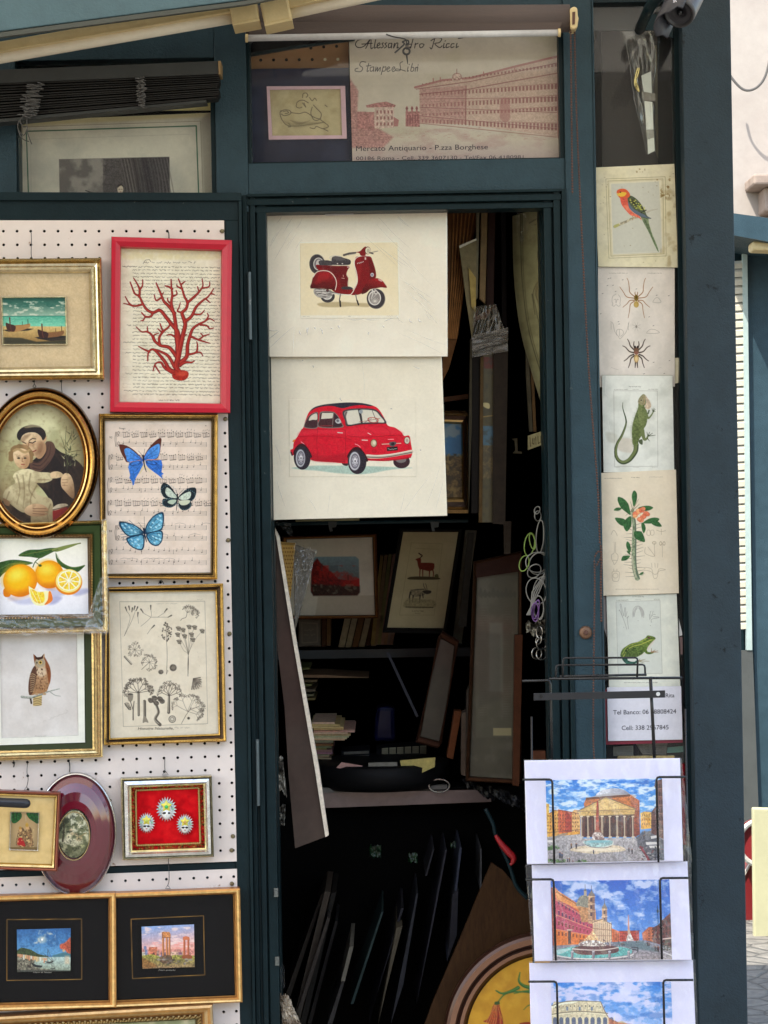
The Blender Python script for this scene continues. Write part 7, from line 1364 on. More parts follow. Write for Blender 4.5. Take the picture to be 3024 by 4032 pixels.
# ---- engraving behind the upper left pane
o = thing('framed_engraving', 'dark engraving in a wide white mat with green line, behind upper left glass', 'engraving')
cv = Canvas([(110,790),(1400,735),(1410,1330),(112,1330)], 2.0, c8(206,200,186), TA, .02)
cv.cloud(c8(180,176,166), 160, .4, .75, a=.7); cv.poly([(110,740),(700,740),(1400,690),(1400,760),(110,830)], c8(190,176,130), .7, 24); cv.poly([(1310,780),(1400,700),(1412,1330),(1335,1330)], c8(150,144,132), .6, 20)
cv.line([(145,1330),(145,830),(1310,792),(1328,1330)], 3, c8(110,104,92), .7); cv.line([(150,1330),(150,836),(1306,797)], 2, c8(236,230,214), .7); cv.line([(188,1330),(172,858),(1282,822),(1300,1330)], 7, c8(30,84,62), .95); cv.line([(205,1330),(200,910),(1240,876)], 2.5, c8(150,146,136), .5)
cv.poly([(385,1040),(1106,1024),(1112,1330),(390,1330)], c8(104,98,96)); cv.cloud(c8(150,144,138), 70, .42, .66, (388,1036,672,1330), .9, 3); cv.poly([(670,1036),(690,1060),(672,1110),(690,1160),(670,1200),(686,1330),(950,1330),(860,1040)], c8(78,72,74), .9, 4, .3)
cv.poly([(790,1032),(1106,1026),(1110,1330),(830,1330)], c8(66,60,62), .9, 4, .3)
for k in range(16): x = 800+k*20; cv.line([(x-10,1034),(x+20,1180),(x+10*math.sin(k)+40,1330)], (5,9), c8(*random.choice([(110,104,104),(40,36,40),(90,86,86),(130,124,120)])), .7, True, 5)
for k in range(4): cv.line([(672,1080+k*60),(800,1100+k*58)], 3, c8(50,46,50), .7)
cv.ell(786,1236,19,30,c8(206,190,170),1,3); cv.sp([(768,1226),(776,1206),(796,1204),(804,1222),(790,1212)], c8(40,34,34)); cv.line([(776,1236),(784,1236)],3,c8(50,40,40)); cv.line([(792,1236),(798,1236)],3,c8(50,40,40)); cv.line([(784,1252),(792,1252)],3,c8(120,60,60)); cv.line([(560,1245),(600,1258),(660,1262)], 6, c8(40,36,36))
cv.build('engraving', M['ink'], .045, o)
mb = MB(); mb.slab(quadpx([(1398,640),(1404,640),(1410,1335),(1404,1335)], TA), .040, .01, (.7,.6,.35)); mb.build('frame', M['gilt'], o)
mb = MB(); mb.slab(quadpx([(620,736),(900,700),(1345,640),(1395,640),(1398,720),(900,722)], TA), .052, .004, K(214,200,140)); mb.build('backing_edge', M['matte'], o)
# ---- roller blind over the transom
TB = (900, 0, 1.185)
o = thing('roller_blind', 'dusty brown rolled-up fabric blind with white bottom bar over the transom', 'blind')
mb = MB(); a, b_ = P(900+100/1.185, 88/1.185, -.06), P(900+1590/1.185, 88/1.185-2, -.06)
mb.tube([a, a.lerp(b_, .25)+Vector((0,0,.0)), a.lerp(b_, .6)-Vector((0,0,.001)), b_], .0255, 28); mb.build('rolled_fabric', M['roller'], o, smooth=True)
mb = MB(); mb.add([P(900+100/1.185,100/1.185,-.083),P(900+1560/1.185,96/1.185,-.083),P(900+1538/1.185,150/1.185,-.078),P(900+95/1.185,162/1.185,-.078)],[(3,2,1,0)]); mb.build('fabric_edge', M['roller'], o)
mb = MB(); mb.tube([P(900+80/1.185,178/1.185,-.080),P(900+1542/1.185,153/1.185,-.080)], .0062, 16); mb.build('bottom_bar', M['alu'], o, smooth=True)
for x, y in ((84,178),(1542,153)): mb = MB(); mb.tube([P(900+(x-5)/1.185,y/1.185,-.080),P(900+(x+7)/1.185,y/1.185,-.080)], .0078, 14); mb.build('bar_cap', M['cream_plastic'], o)
mb = MB(); mb.slab(quadpx([(1592,40),(1612,28),(1628,36),(1630,70),(1634,84),(1628,128),(1612,138),(1596,132)], TB), -.088, .045); br = mb.build('chain_housing', M['cream_plastic'], o, bevel=.003)
mb = MB(); mb.slab(quadpx([(1604,56),(1618,54),(1616,112),(1604,114)], TB), -.0905, .004); mb.build('chain_slot', M['rust'], br)
mb = MB(); mb.slab(quadpx([(86,95),(112,95),(112,160),(88,175)], TB), -.07, .06); mb.build('end_bracket', M['slat_rail'], o)
def chain(T, pts, Y, r=.0021, gap=.0052, nm='bead_chain'):
    pp = [P(T[0]+x/T[2], T[1]+y/T[2], Y) for x, y in spl(pts, 10)]; mb = MB(); mb.tube(pp, .0006, 4); acc = 0
    for i in range(len(pp)-1):
        L = (pp[i+1]-pp[i]).length; t = gap-acc
        while t <= L: mb.ball(pp[i].lerp(pp[i+1], t/L), r, 6, 4); t += gap
        acc = (acc+L) % gap
    return mb.build(nm, M['rust'], o, smooth=True)
chain((0,0,1), [(2247,105),(2250,400),(2254,765)], -.075); chain((0,0,1), [(2262,105),(2270,440),(2290,900),(2318,1450),(2352,1900),(2362,2140)], -.06)
chain((0,0,1), [(2340,2200),(2342,2300),(2338,2600),(2336,2900),(2342,3010)], -.02)
chain((0,0,1), [(2365,2140),(2368,2200),(2366,2300),(2368,2445)], -.02, .0024); chain((0,0,1), [(2340,2200),(2348,2180),(2362,2170),(2368,2190),(2358,2210),(2348,2230)], -.02)
mb = MB(); mb.tube([P(900+x/1.185, y/1.185, -.09) for x, y in spl([(735,160),(770,172),(815,180),(830,190),(828,215),(833,232)],5)], .0012, 6); mb.tube([P(900+x/1.185, y/1.185, -.09) for x, y in spl([(775,247),(800,225),(820,205),(812,195),(835,188),(840,200),(825,212)],5)], .0016, 6)
mb.build('knotted_string', M['wire'], o); mb = MB(); c0 = P(900+830/1.185, 239/1.185, -.09)
mb.tube([c0+Vector((.006*math.cos(a),0,.006*math.sin(a))) for a in [2*math.pi*k/20 for k in range(20)]], .0020, 8, closed=True); mb.tube([c0+Vector((0,0,-.006)), c0+Vector((.002,0,-.024))], [.002,.0006], 6); mb.build('pull_ring', M['wire'], o, smooth=True)
# ---- behind the transom pane
o = thing('shop_poster', 'old shop poster with pink palace engraving and script lettering behind the transom glass', 'poster')
cv = Canvas([(560,120),(1555,120),(1555,757),(578,757)], 1.15, c8(200,190,178), TB, .03)
cv.cloud(c8(180,172,150), 160, .45, .8, a=.6); pk, pkd, pkl = c8(172,124,122), c8(140,92,94), c8(200,176,166)
cv.rect(555,630,1560,770, G(c8(200,190,176), c8(190,168,170), (0,640), (0,757)), .8, 20); cv.cloud(c8(176,140,140), 80, .52, .75, (570,600,1556,757), .4, 14, 2)
cv.poly([(562,360),(606,425),(600,520),(640,522),(700,600),(770,640),(720,690),(572,690)], c8(176,128,126), .8, 10, .3)
for k in range(34): y = 400+k*8; cv.line([(566,y),(600+k*4.6 if y > 520 else 600,y+3)], 1.6, pkd, .5)
cv.poly([(600,522),(680,522),(680,610),(600,600)], pk, .9, 2, .3); cv.poly([(640,492),(690,480),(735,474),(780,490),(776,500),(645,502)], pk, 1, 2, .3); cv.poly([(680,500),(772,500),(770,596),(682,600)], pkl, 1, 1, .2)
for i in range(3):
    for j in range(5): cv.rect(690+j*17, 515+i*28, 698+j*17, 530+i*28, pkd, .8)
cv.poly([(770,545),(795,560),(790,590),(770,590)], pk); cv.poly([(826,520),(892,520),(892,592),(826,590)], pk, 1, 1, .3); 
for x in (832,856,878): cv.line([(x,500),(x,522)], 9, pk); cv.ell(x,506,6,6,pkd)
for j in range(5): cv.rect(832+j*12, 535, 838+j*12, 575, pkd, .7)
cv.poly([(872,406),(1000,372),(1130,362),(1330,310),(1540,262),(1540,640),(1300,606),(1100,580),(892,575),(890,415)], c8(196,172,160), 1, 1, .1); cv.poly([(892,415),(1110,400),(1108,580),(892,575)], c8(184,148,142), .9, 4, .15)
cv.line([(870,408),(1000,374),(1130,364),(1330,312),(1540,262)], 10, pk, 1); cv.line([(875,416),(1130,380),(1540,292)], 4, pkd, .8); cv.line([(892,440),(1110,418),(1540,340)], 5, pkd, .7)
cv.sp([(1044,375),(1046,355),(1064,340),(1082,350),(1090,372)], pkl, 1, 1, .3); cv.line([(1065,322),(1065,345)], 3, pkd); cv.ell(1066,358,20,16,pkd,.7,3,0,3)
for x in (955,988,1190,1335): cv.line([(x,x*0+380-(x-955)*.13),(x,366-(x-955)*.13)], 5, pk)
for row, (yl0, yr0, h) in enumerate(((392,330,14),(425,385,26),(478,442,30),(520,490,20),(548,575,34))):
    for j in range(38):
        t = j/37.; x = 905+t*622; y = yl0+(yr0-yl0)*t + (18 if row else 0) - (26*t if row in (0,) else 0); k = .55+.75*t
        cv.rect(x-4.2*k, y-h*.36*k, x+4.2*k, y+h*.36*k, pkd if t > .33 else c8(150,104,104), .75); 
        if row: cv.line([(x-7*k,y-h*.42*k),(x+7*k,y-h*.42*k)], 2.2, pkd, .6)
for a, b_ in (((892,462),(1530,455)),((892,500),(1530,525)),((892,540),(1530,600)),((892,575),(1530,640))): cv.line([a, b_], 3, pkd, .7); cv.line([(a[0],a[1]-4),(b_[0],b_[1]-4)], 2, pkl, .7)
cv.line([(1108,400),(1106,582)], 5, pkd, .6); cv.sp([(1268,470),(1285,455),(1310,470),(1310,560),(1268,555)], pk, .6, 3); cv.line([(1538,262),(1540,640)], 12, pk, .7)
for k in range(60): x = random.uniform(800,1500); y = 590+random.uniform(0,60); cv.line([(x,y),(x+random.uniform(5,20),y+random.uniform(-3,3))], 2, pk, .5)
blk = c8(44,40,46)
def sc_(strokes, w_=4.2):
    for q in strokes: cv.line(q, w_, blk, .9, True)
# hand-drawn script: the shop's name, cut by the bar, then "Stampe e Libri"
sc_([[(640,180),(604,188),(592,208),(606,222),(634,214),(664,178)],[(664,178),(640,226)],[(666,176),(664,224),(674,222)],[(622,206),(670,202)],[(688,176),(680,222),(690,220)],[(694,214),(706,208),(704,200),(694,208),(696,224),(708,220)],[(722,200),(716,204),(722,216),(712,224)],[(738,200),(730,204),(737,216),(727,224)],[(760,202),(748,204),(746,222),(758,218),(762,202),(760,224)],[(774,202),(770,224),(780,204),(790,202),(786,224),(793,220)]])
sc_([[(862,176),(850,222),(846,220)],[(850,206),(838,208),(838,222),(850,218)],[(872,202),(868,224)],[(870,208),(884,202)],[(902,204),(892,208),(894,222),(904,220),(912,208),(902,204)],[(962,180),(948,226),(940,222)],[(944,190),(966,178),(994,180),(984,198),(962,204),(984,222),(996,214)],[(1006,202),(1002,222),(1010,220)],[(1030,204),(1018,206),(1016,222),(1030,218)],[(1052,204),(1040,206),(1038,222),(1052,218)],[(1066,202),(1062,222),(1072,216)],[(1010,192),(1012,190)],[(1072,180),(1094,176)]])
sc_([[(640,290),(620,288),(612,304),(626,318),(616,334),(592,332),(592,322),(604,318)],[(654,296),(646,332),(654,330)],[(642,308),(664,306)],[(676,312),(662,316),(662,332),(674,328),(678,312),(676,333)],[(688,312),(684,333),(696,314),(694,333),(708,314),(706,333)],[(722,310),(712,348)],[(720,316),(734,312),(730,330),(718,332)],[(742,324),(752,316),(746,312),(738,324),(744,334),(754,328)],[(758+10,324),(776,316),(770,312),(762,324),(768,334),(780,326)],[(812,288),(800,296),(802,326),(784,330),(780,322),(800,324),(826,332)],[(838,312),(834,332),(840,330)],[(842,302),(844,300)],[(858,296),(850,330),(862,330),(864,316),(854,314)],[(874,314),(870,333)],[(872,318),(882,312)],[(880+3,314),(880,332)],[(884,304),(885,302)]], 3.6)
cv.build('poster', M['ink'], .040, o)
letter("Mercato Antiquario - P.zza Borghese", 592, 705, 24, TB, .040, o, (52,46,62), width=618, slope=-.014); letter("00186 Roma - Cell. 339 3607130 - Tel/Fax 06 4180981", 594, 747, 17, TB, .040, o, (70,62,76), width=782, slope=-.008)
o = thing('mounted_drawing', 'old ink drawing in pink slip on dark blue mount behind the transom', 'drawing')
cv = Canvas([(82,322),(560,316),(580,757),(92,757)], 2.2, c8(40,42,66), TB, .08); cv.cloud(c8(64,72,96), 120, .5, .8, a=.5); cv.build('blue_mount', M['matte'], .050, o)
rectframe(o, TB, [(178,404),(544,402),(552,648),(188,653)], [(192,420),(522,416),(530,632),(204,634)], [(0,0,K(196,160,172)),(0,.003,K(206,172,184)),(1,.002,K(190,156,168)),(1,0)], .047, 'matte', 'slip')
cv = Canvas([(190,418),(524,414),(532,635),(202,637)], 1.4, c8(190,176,142), TB, .06); cv.cloud(c8(170,154,118), 40, .45, .75, a=.6); bk = c8(96,86,72)
for q in ([(345,455),(348,438),(362,434),(370,445),(362,454)],[(318,480),(330,470),(350,468),(372,480)],[(318,484),(316,498),(330,504),(342,500)],[(345,480),(360,500),(352,480)],[(378,455),(390,470),(402,458),(410,468)],[(245,515),(240,530),(250,560),(275,585),(320,588),(370,582),(420,575),(445,570)],[(246,520),(262,512),(285,516),(290,530),(262,540),(246,532)],[(256,520),(272,518),(280,526),(264,530)],[(290,525),(330,530),(360,524),(400,548),(430,556)],[(390,500),(384,530),(400,560),(425,556),(432,530),(410,505),(396,490)],[(430,560),(450,574),(466,590),(440,600),(410,590),(400,600),(380,596)],[(450,490),(460,498)],[(280,575),(290,590),(278,592)],[(440,600),(464,612)]): cv.line(q, 4, bk, .8, True)
cv.sp([(250,560),(300,575),(370,570),(430,572),(370,588),(300,592)], c8(140,128,100), .6, 8); cv.sp([(286,560),(340,570),(380,562),(330,582)], c8(120,108,84), .6, 6); cv.build('drawing', M['ink'], .0485, o)
mb = MB(); mb.slab(quadpx([(80,262),(560,185),(560,318),(82,326)], TB), .066, .004); pgo = mb.build('hardboard_strip', paint('raw_hardboard', (.42,.22,.09), .6, (.28,.14,.06), .6), None); tag(pgo, 'brown perforated hardboard strip behind the transom above the blue mount', 'board')
hm = paint('bright_hole', (.75,.70,.5), .5, dirt=.1, bump=0); hk = M['dark']
for i, (x, y) in enumerate([(90+60*k,281-k*.6) for k in range(8)]+[(384,224),(444,219),(504,216)]):
    c0 = P(900+x/1.185, y/1.185, .0655); MB().lathe([(0,.001),(.0026,.0008),(.003,0)], c0, (0,-1,0), 12).build('peg_hole', hm if i in (6,7) else hk, pgo)
mb = MB(); mb.slab(quadpx([(82,248),(300,215),(590,182),(590,188),(300,228),(84,266)], TB), .034, .006); tag(mb.build('glazing_strip', M['teal_dark']), 'dark sloping strip inside the top left of the transom window', 'strip')
# ---- security camera in the upper right corner
TCc = (2200, 0, 2.0133)
o = thing('security_camera', 'grey bullet security camera with hood in the upper right corner', 'camera'); gm = paint('grey_camera_shell', (.055,.053,.055), .4, dirt=.4); gm2 = paint('camera_shade', (.028,.027,.034), .45, dirt=.4)
a = P(2200+955/2.0133, 112/2.0133, -.30); b_ = P(2200+1060/2.0133, -120/2.0133, -.22); ax = (b_-a).normalized()
mb = MB(); mb.lathe([(.018,.012),(.0235,.0),(.026,-.001),(.0275,.01),(.029,.06),(.029,.15),(.02,.16),(0,.16)], a, ax, 32); mb.build('body', gm, o, smooth=True)
mb = MB(); mb.lathe([(0,.010),(.010,.010),(.012,.006),(.016,.008),(.0225,.004)], a, ax, 28); mb.build('lens_ring', gm2, o, smooth=True); mb = MB(); mb.ball(a+ax*.006, .006, 12, 8); mb.build('lens', paint('camera_lens', (.01,.01,.012), .05, dirt=0, bump=0), o, smooth=True)
mb = MB(); u = ax.cross(Vector((0,1,0))).normalized(); w_ = u.cross(ax).normalized(); pts = []
sgn = 1 if u.x < 0 else -1
for k in range(11):
    an = math.pi*(k/10.-.5)*1.0
    for t in (-.055, .02, .17): pts.append(a + ax*(t if abs(an) < 1.2 else t*.8+.01) + (u*sgn*math.cos(an)+w_*math.sin(an))*.034)
mb.add(pts, [(k*3+j, k*3+j+1, (k+1)*3+j+1, (k+1)*3+j) for k in range(10) for j in range(2)]); hd = mb.build('hood', gm2, o, smooth=True); sl = hd.modifiers.new('thick', 'SOLIDIFY'); sl.thickness = .003
letter("IR", 905, 24, 26, TCc, -.345, hd, (214,214,226), slope=-.3)
mb = MB(); mb.tube([P(2200+640/2.0133, 235/2.0133, -.02), P(2200+720/2.0133, 60/2.0133, -.16), P(2200+800/2.0133, -40/2.0133, -.24)], .010, 14); mb.build('arm', M['teal_dark'], o, smooth=True)
mb = MB(); mb.slab(quadpx([(630,238),(690,110),(905,120),(905,300),(770,240)], TCc), -.006, .006); mb.build('mount_plate', M['teal_dark'], o)
# ---- narrow side window: what hangs behind its upper part
o = thing('plastic_bag', 'crumpled clear plastic bag with shiny folded tape hanging behind the narrow window top', 'bag')
mb = MB()
cv = Canvas([(480,245),(780,245),(770,1215),(690,1225)], 8, (1,1,1), TCc); cf = lambda u, v: np.stack([.006*np.sin(v*7)*(1-v), -.02*fbm(u*7, v*3, 5, 4), 0*u], -1)
cv.build('film', M['wrap2'], .075, o, th=.0003, curve=cf)
bt = attr('crinkled_foil', .25, .3, .1, 60, .6, .6)
for q, c in (([(655,600),(732,565),(738,740),(675,725)],(206,206,196)),([(655,725),(765,740),(768,805),(665,795)],(120,112,100)),([(680,800),(742,808),(752,1028),(694,1030)],(220,218,206)),([(692,1028),(752,1026),(756,1090),(700,1110)],(150,146,134)),([(704,1105),(755,1090),(762,1195),(708,1222)],(216,214,200))):
    mb = MB(); mb.slab(quadpx(q, TCc), .062, .003, K(*c)); mb.build('folded_tape', bt, o)
mb = MB(); mb.tube([P(2200+x/2.0133, y/2.0133, .058) for x, y in spl([(628,540),(610,600),(602,660),(615,700),(636,725),(628,690),(612,640),(630,590),(640,540)],5)], .0018, 6); mb.build('gold_ribbon', paint('gold_ribbon', (.7,.58,.25), .25, metal=.7), o)
mb = MB(); mb.slab(quadpx([(338,250),(780,240),(790,1330),(348,1330)], TCc), .11, .01); tag(mb.build('dark_board', paint('dark_brown_board', (.045,.036,.03), .7)), 'dark brown board behind the hanging plastic bag', 'board')
mb = MB(); mb.slab(quadpx([(760,360),(780,360),(790,1250),(768,1200)], TCc), .100, .006); tag(mb.build('wooden_strip', paint('olive_wood_strip', (.12,.10,.05), .6)), 'olive wooden strip right of the hanging plastic bag', 'strip')
mb = MB(); mb.slab(quadpx([(258,0),(905,0),(905,240),(258,240)], TCc), .085, .004); tag(mb.build('grey_panel', paint('grey_green_panel', (.05,.055,.05), .5)), 'grey panel behind the narrow window top, beside the camera', 'panel')
# ================================================================ INSIDE THE STALL
TX, TY, TZ, TW = (1000, 2000, 1.3272), (1000, 2500, 1.3272), (1000, 3200, 1.3272), (1700, 800, 2.2117)
def px(T, x, y): return (T[0]+x/T[2], T[1]+y/T[2])
def Q3(T, x, y, Y): return P(*px(T, x, y), Y)
darkwood = attr('dark_interior_wood', .5, 0, .35, 40, .3, .3); M['dw'] = darkwood
papr = attr('old_paper_stack', .9, 0, .3, 90, .4, .08); M['papr'] = papr
# ---- counter with metal edge
zt = Q3(TY, 700, 800, .55).z
o = thing('counter', 'low counter with scratched metal edge inside the door', 'counter')
mb = MB(); mb.box((-.36, .55, zt-.03), (.50, 1.30, zt)); mb.build('counter_top', M['dark'], o)
mb = MB(); mb.slab(quadpx([(345,826),(1230,808),(1240,872),(350,905)], TY), .545, .004, (.22,.17,.16)); mb.build('metal_edge', attr('brushed_metal_edge', .35, .5, .2, 40, .3, .5), o)
mb = MB(); mb.slab(quadpx([(345,800),(1010,786),(1012,806),(345,826)], TY), .540, .02, K(120,116,110)); mb.build('edge_lip', M['matte'], o)
mb = MB(); mb.box((-.36, .60, .14), (.50, .64, zt-.03)); mb.build('front_board', M['dark'], o)
# ---- upper shelf with books
Ys = .95
zs = Q3(TX, 400, 738, Ys).z
mb = MB(); mb.box((-.45, Ys-.03, zs-.02), (.20, Ys+.30, zs)); tag(mb.build('shelf', paint('blue_black_shelf', (.02,.03,.04), .4)), 'dark shelf board carrying the row of leaning books', 'shelf')
bk = [(230,310,585,725,'b'),(312,352,590,725,'b'),(354,378,585,725,'d'),(380,402,580,720,'t'),(440,475,575,728,'c'),(478,510,575,728,'c'),(512,545,578,728,'t'),(548,580,580,726,'c'),(584,606,560,720,'d'),(610,640,575,722,'c')]
colr = {'b': K(110,96,84), 'd': K(84,56,40), 't': K(120,88,60), 'c': K(176,160,130)}
for i, (x0, x1, y0, y1, t) in enumerate(bk):
    lean = 0 if i < 4 else 38
    mb = MB(); mb.slab(quadpx([(x0+lean,y0-20),(x1-2+lean,y0-20),(x1-2,y1),(x0,y1)], TX), Ys, .16, colr[t])
    b_ = mb.build('book', M['papr'], None, bevel=.001)
    tag(b_, 'worn old book in the left upright group on the shelf' if i < 4 else 'pale paper-bound book in the leaning group on the shelf', 'book', 'old books standing left on the shelf' if i < 4 else 'paper-bound books leaning on the shelf')
for i in range(7):
    x = 640+i*22; mb = MB(); mb.slab(quadpx([(x+20,250-i*2),(x+36,250-i*2),(x-10-i*6,715),(x-30-i*6,715)], TX), .93+.01*i, .16, K(*[v+random.randint(-16,16) for v in (150,132,104)]))
    tag(mb.build('folder_stack', M['papr']), 'tall pale folder leaning between the two hanging pictures', 'folder', 'tall pale folders leaning behind the pictures')
cv = Canvas([(232,582),(345,588),(345,715),(236,722)], 2.2, c8(120,110,100), TX, .1); cv.line([(250,600),(330,604),(332,700),(252,706),(250,600)],4,c8(150,136,122)); cv.squig(262,322,640,14,4,c8(150,136,122)); cv.squig(262,322,662,14,4,c8(150,136,122))
cv.build('stamped_panel', M['ink'], Ys-.004, bpy.data.objects['book'])
# ---- landscape picture with red glow
o = thing('framed_print', 'landscape print in wide pale mat and thin brown wood frame, inside the doorway', 'print')
Yr = .70; OQ = [(150,150),(640,135),(652,575),(160,580)]; IQ = [(172,166),(618,154),(632,558),(180,562)]
rectframe(o, TX, OQ, IQ, [(0,-.01,K(60,34,20)),(0,.016,K(84,48,26)),(.4,.020,K(140,90,46)),(.8,.014,K(60,34,20)),(1,.003,K(150,110,60))], Yr, 'woodc')
cv = Canvas([(168,162),(622,150),(636,562),(176,566)], 2.4, c8(206,198,182), TX, .02); cv.poly([(335,462),(632,456),(634,560),(320,562)], c8(170,156,132), .5, 6); cv.cloud(c8(150,140,126), 150, .5, .8, a=.4)
cv.poly([(300,256),(530,253),(548,268),(552,440),(540,456),(310,458),(296,440)], G(c8(128,156,166), c8(90,96,90), (400,260), (400,440)), 1, 2, .1)
cv.poly([(330,262),(350,290),(400,330),(440,370),(500,380),(550,372),(552,440),(540,456),(310,458),(298,430),(300,300)], c8(120,30,26), 1, 6, .5); cv.poly([(300,400),(420,404),(552,408),(552,440),(540,456),(310,458)], c8(44,46,36), .85, 12, .4); cv.cloud(c8(190,40,30), 30, .5, .66, (310,300,552,410), .6, 5); cv.rect(350,290,360,330,c8(90,60,60),.6,3); cv.rect(490,350,494,378,c8(40,30,30),.8); cv.rect(392,300,440,330, c8(90,110,120),.6,6); cv.cloud(c8(150,150,130), 16, .58, .7, (310,400,550,450), .5, 9)
cv.build('print', M['ink'], PL(Yr-.003), o); pane(o, TX, [(170,164),(620,152),(634,560),(178,564)], Yr, .005)
# ---- deer picture
o = thing('framed_print', 'print of a red antelope above a grey reindeer, dark frame, tilted, inside the doorway', 'print')
Yd = .66; OQ = [(762,108),(1088,110),(1003,655),(672,650)]; IQ = [(780,126),(1067,126),(990,628),(696,625)]
rectframe(o, TX, OQ, IQ, [(0,-.01,K(20,18,16)),(0,.016,K(26,24,22)),(.5,.018,K(34,30,28)),(.95,.010,K(18,16,14)),(1,.003,K(60,50,30))], Yd, 'matte')
cv = Canvas([(776,122),(1071,122),(994,632),(692,629)], 1.7, c8(190,176,140), TX, .03); cv.cloud(c8(170,156,122), 90, .45, .8, a=.4); cv.line([(822,182),(985,188),(942,560),(760,560),(822,182)],2,c8(150,138,108),.7); cv.line([(846,212),(965,216)],2,c8(140,128,100),.6)
rdd = c8(120,50,34); cv.sp([(856,290),(880,286),(935,288),(943,300),(938,322),(915,330),(880,322),(864,318)], rdd, tex=.2); cv.sp([(844,270),(858,262),(872,264),(872,290),(866,304),(856,292),(852,276)], rdd); cv.line([(866,262),(880,250),(868,240),(862,236)],3.5,c8(60,34,26),1,True); cv.line([(868,262),(874,250),(860,238)],2.5,c8(60,34,26),1,True)
for q in ([(868,318),(866,360)],[(882,320),(882,360)],[(918,326),(916,362)],[(932,316),(938,340),(936,362)]): cv.line(q,(7,3.5),rdd,1,True)
cv.sp([(812,362),(860,358),(955,362),(962,374),(815,374)], c8(84,72,50)); cv.sp([(945,350),(960,346),(964,364),(946,366)], c8(100,92,60))
gd = c8(70,62,54); cv.sp([(815,436),(840,424),(890,424),(900,440),(880,460),(830,462)], c8(150,138,112), tex=.3); cv.line([(818,440),(812,470),(814,496)],(9,4),gd,1,True); cv.line([(832,458),(828,494)],(7,4),gd); cv.line([(868,458),(866,496)],(7,4),gd); cv.line([(882,450),(884,470)],(7,4),gd); cv.sp([(880,436),(905,430),(926,434),(922,446),(900,450)], gd); cv.line([(900,430),(888,410),(886,395)],2.5,gd,1,True); cv.line([(905,428),(900,404),(896,396)],2.5,gd,1,True); cv.line([(820,430),(890,424)],4,gd,.8,True)
cv.sp([(795,480),(830,470),(880,478),(940,484),(936,520),(790,520)], c8(150,138,104), .7, 8, .3); cv.line([(794,518),(936,520)],4,c8(70,62,44)); cv.squig(826,888,539,5,2,c8(90,80,60),.8); cv.squig(842,868,551,4,2,c8(90,80,60),.8)
cv.build('print', M['ink'], PL(Yd-.003), o)
# ---- rail from which things hang, small clips
mb = MB(); mb.tube([Q3(TX,100,84,.30), Q3(TX,1120,66,.30)], .004, 10); o = mb.build('hanging_rail', M['teal_dark']); tag(o, 'dark thin rail with clips running below the car print', 'rail')
for x in (405, 940): mb = MB(); mb.slab(quadpx([(x-18,72),(x+28,72),(x+24,100),(x+2,104),(x+6,122),(x-8,124),(x-14,98)], TX), .294, .008); mb.build('clip', M['slat_rail'], o)
mb = MB(); mb.slab(quadpx([(216,62),(550,52),(552,74),(222,82)], TX), .33, .01, K(150,138,100)); tag(mb.build('gilded_strip', M['woodc']), 'pale frame edge just under the car print', 'frame edge')
# ---- wrapped panel leaning out of the left jamb
o = thing('wrapped_parcel', 'long wrapped brown panel with pale cream edge leaning by the left jamb', 'panel')
mb = MB(); cream = K(226,214,196)
edge = [(92,72),(128,150),(150,300),(186,560),(232,800)]
f = [px(TX, 94,74), px(TX, 132,150), px(TX, 222,700), px(TY, 340,700), px(TZ, 390,118), px(TZ, 373,128), px(TY, 318,700), px(TX, 204,700), px(TX, 116,150), px(TX, 92,90)]
mb.slab(f, .12, .02, cream); mb.build('cut_edge', M['papr'], o)
f = [px(TX, 92,90), px(TX, 116,150), px(TX, 204,700), px(TY, 318,700), px(TZ, 373,126), px(TZ, 215,186), px(TZ, 180,-200), px(TY, 160,380), px(TX, 106,600)]
mb = MB(); mb.slab(f, .128, .012, K(62,49,43)); mb.build('face', attr('brown_shiny_face', .3, 0, .3, 20, .3, .4, coat=.2), o)
cv = Canvas([(96,66),(190,80),(204,120),(196,150),(128,152)][:4], 6, (1,1,1), TX); cv.build('film_tuft', M['wrap3'], .11, o, th=.0003, curve=wv(.02))
# patterned gold strip and film-wrapped frame beside it
cv = Canvas([(130,176),(216,184),(190,470),(178,470)], 2, c8(206,170,100), TX, .05)
for i in range(14):
    for j in range(7): x = 138+j*13+(i%2)*6; y = 190+i*20; cv.ell(x,y,4.5,4.5,c8(120,80,36),.9); cv.line([(x-6,y-10),(x+6,y+10)],1.5,c8(150,104,50),.7); cv.line([(x+6,y-10),(x-6,y+10)],1.5,c8(150,104,50),.7)
cv.line([(134,184),(214,190)], 12, c8(150,120,70)); tag(cv.build('patterned_frame', M['ink'], .20, None, th=.02), 'gold patterned frame strip beside the leaning cream-edged panel', 'frame')
cv = Canvas([(206,180),(332,226),(238,560),(212,640)], 4, (1,1,1), TX); tag(cv.build('film_bundle', M['wrap2'], .185, None, th=.0004, curve=wv(.035)), 'crumpled clear film bundle in front of the landscape print', 'wrapping')
tag(MB().slab(quadpx([(206,186),(322,232),(236,560),(214,640)], TX), .215, .01, K(104,98,88)).build('wrapped_board', M['papr']), 'grey board inside the crumpled film at the left of the doorway', 'board')
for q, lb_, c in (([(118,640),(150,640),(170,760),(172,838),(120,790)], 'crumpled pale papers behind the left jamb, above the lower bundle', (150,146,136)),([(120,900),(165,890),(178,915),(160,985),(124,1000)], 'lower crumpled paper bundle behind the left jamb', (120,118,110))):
    cv = Canvas([q[0], q[1], q[3], q[4]], 4, c8(*c), TY, .2); cv.cloud(c8(50,46,42), 26, .45, .6, a=.8); cv.cloud(c8(200,196,186), 14, .55, .65, a=.6); tag(cv.build('paper_bundle', M['papr'], .10, None, th=.01, curve=wv(.03)), lb_, 'papers')
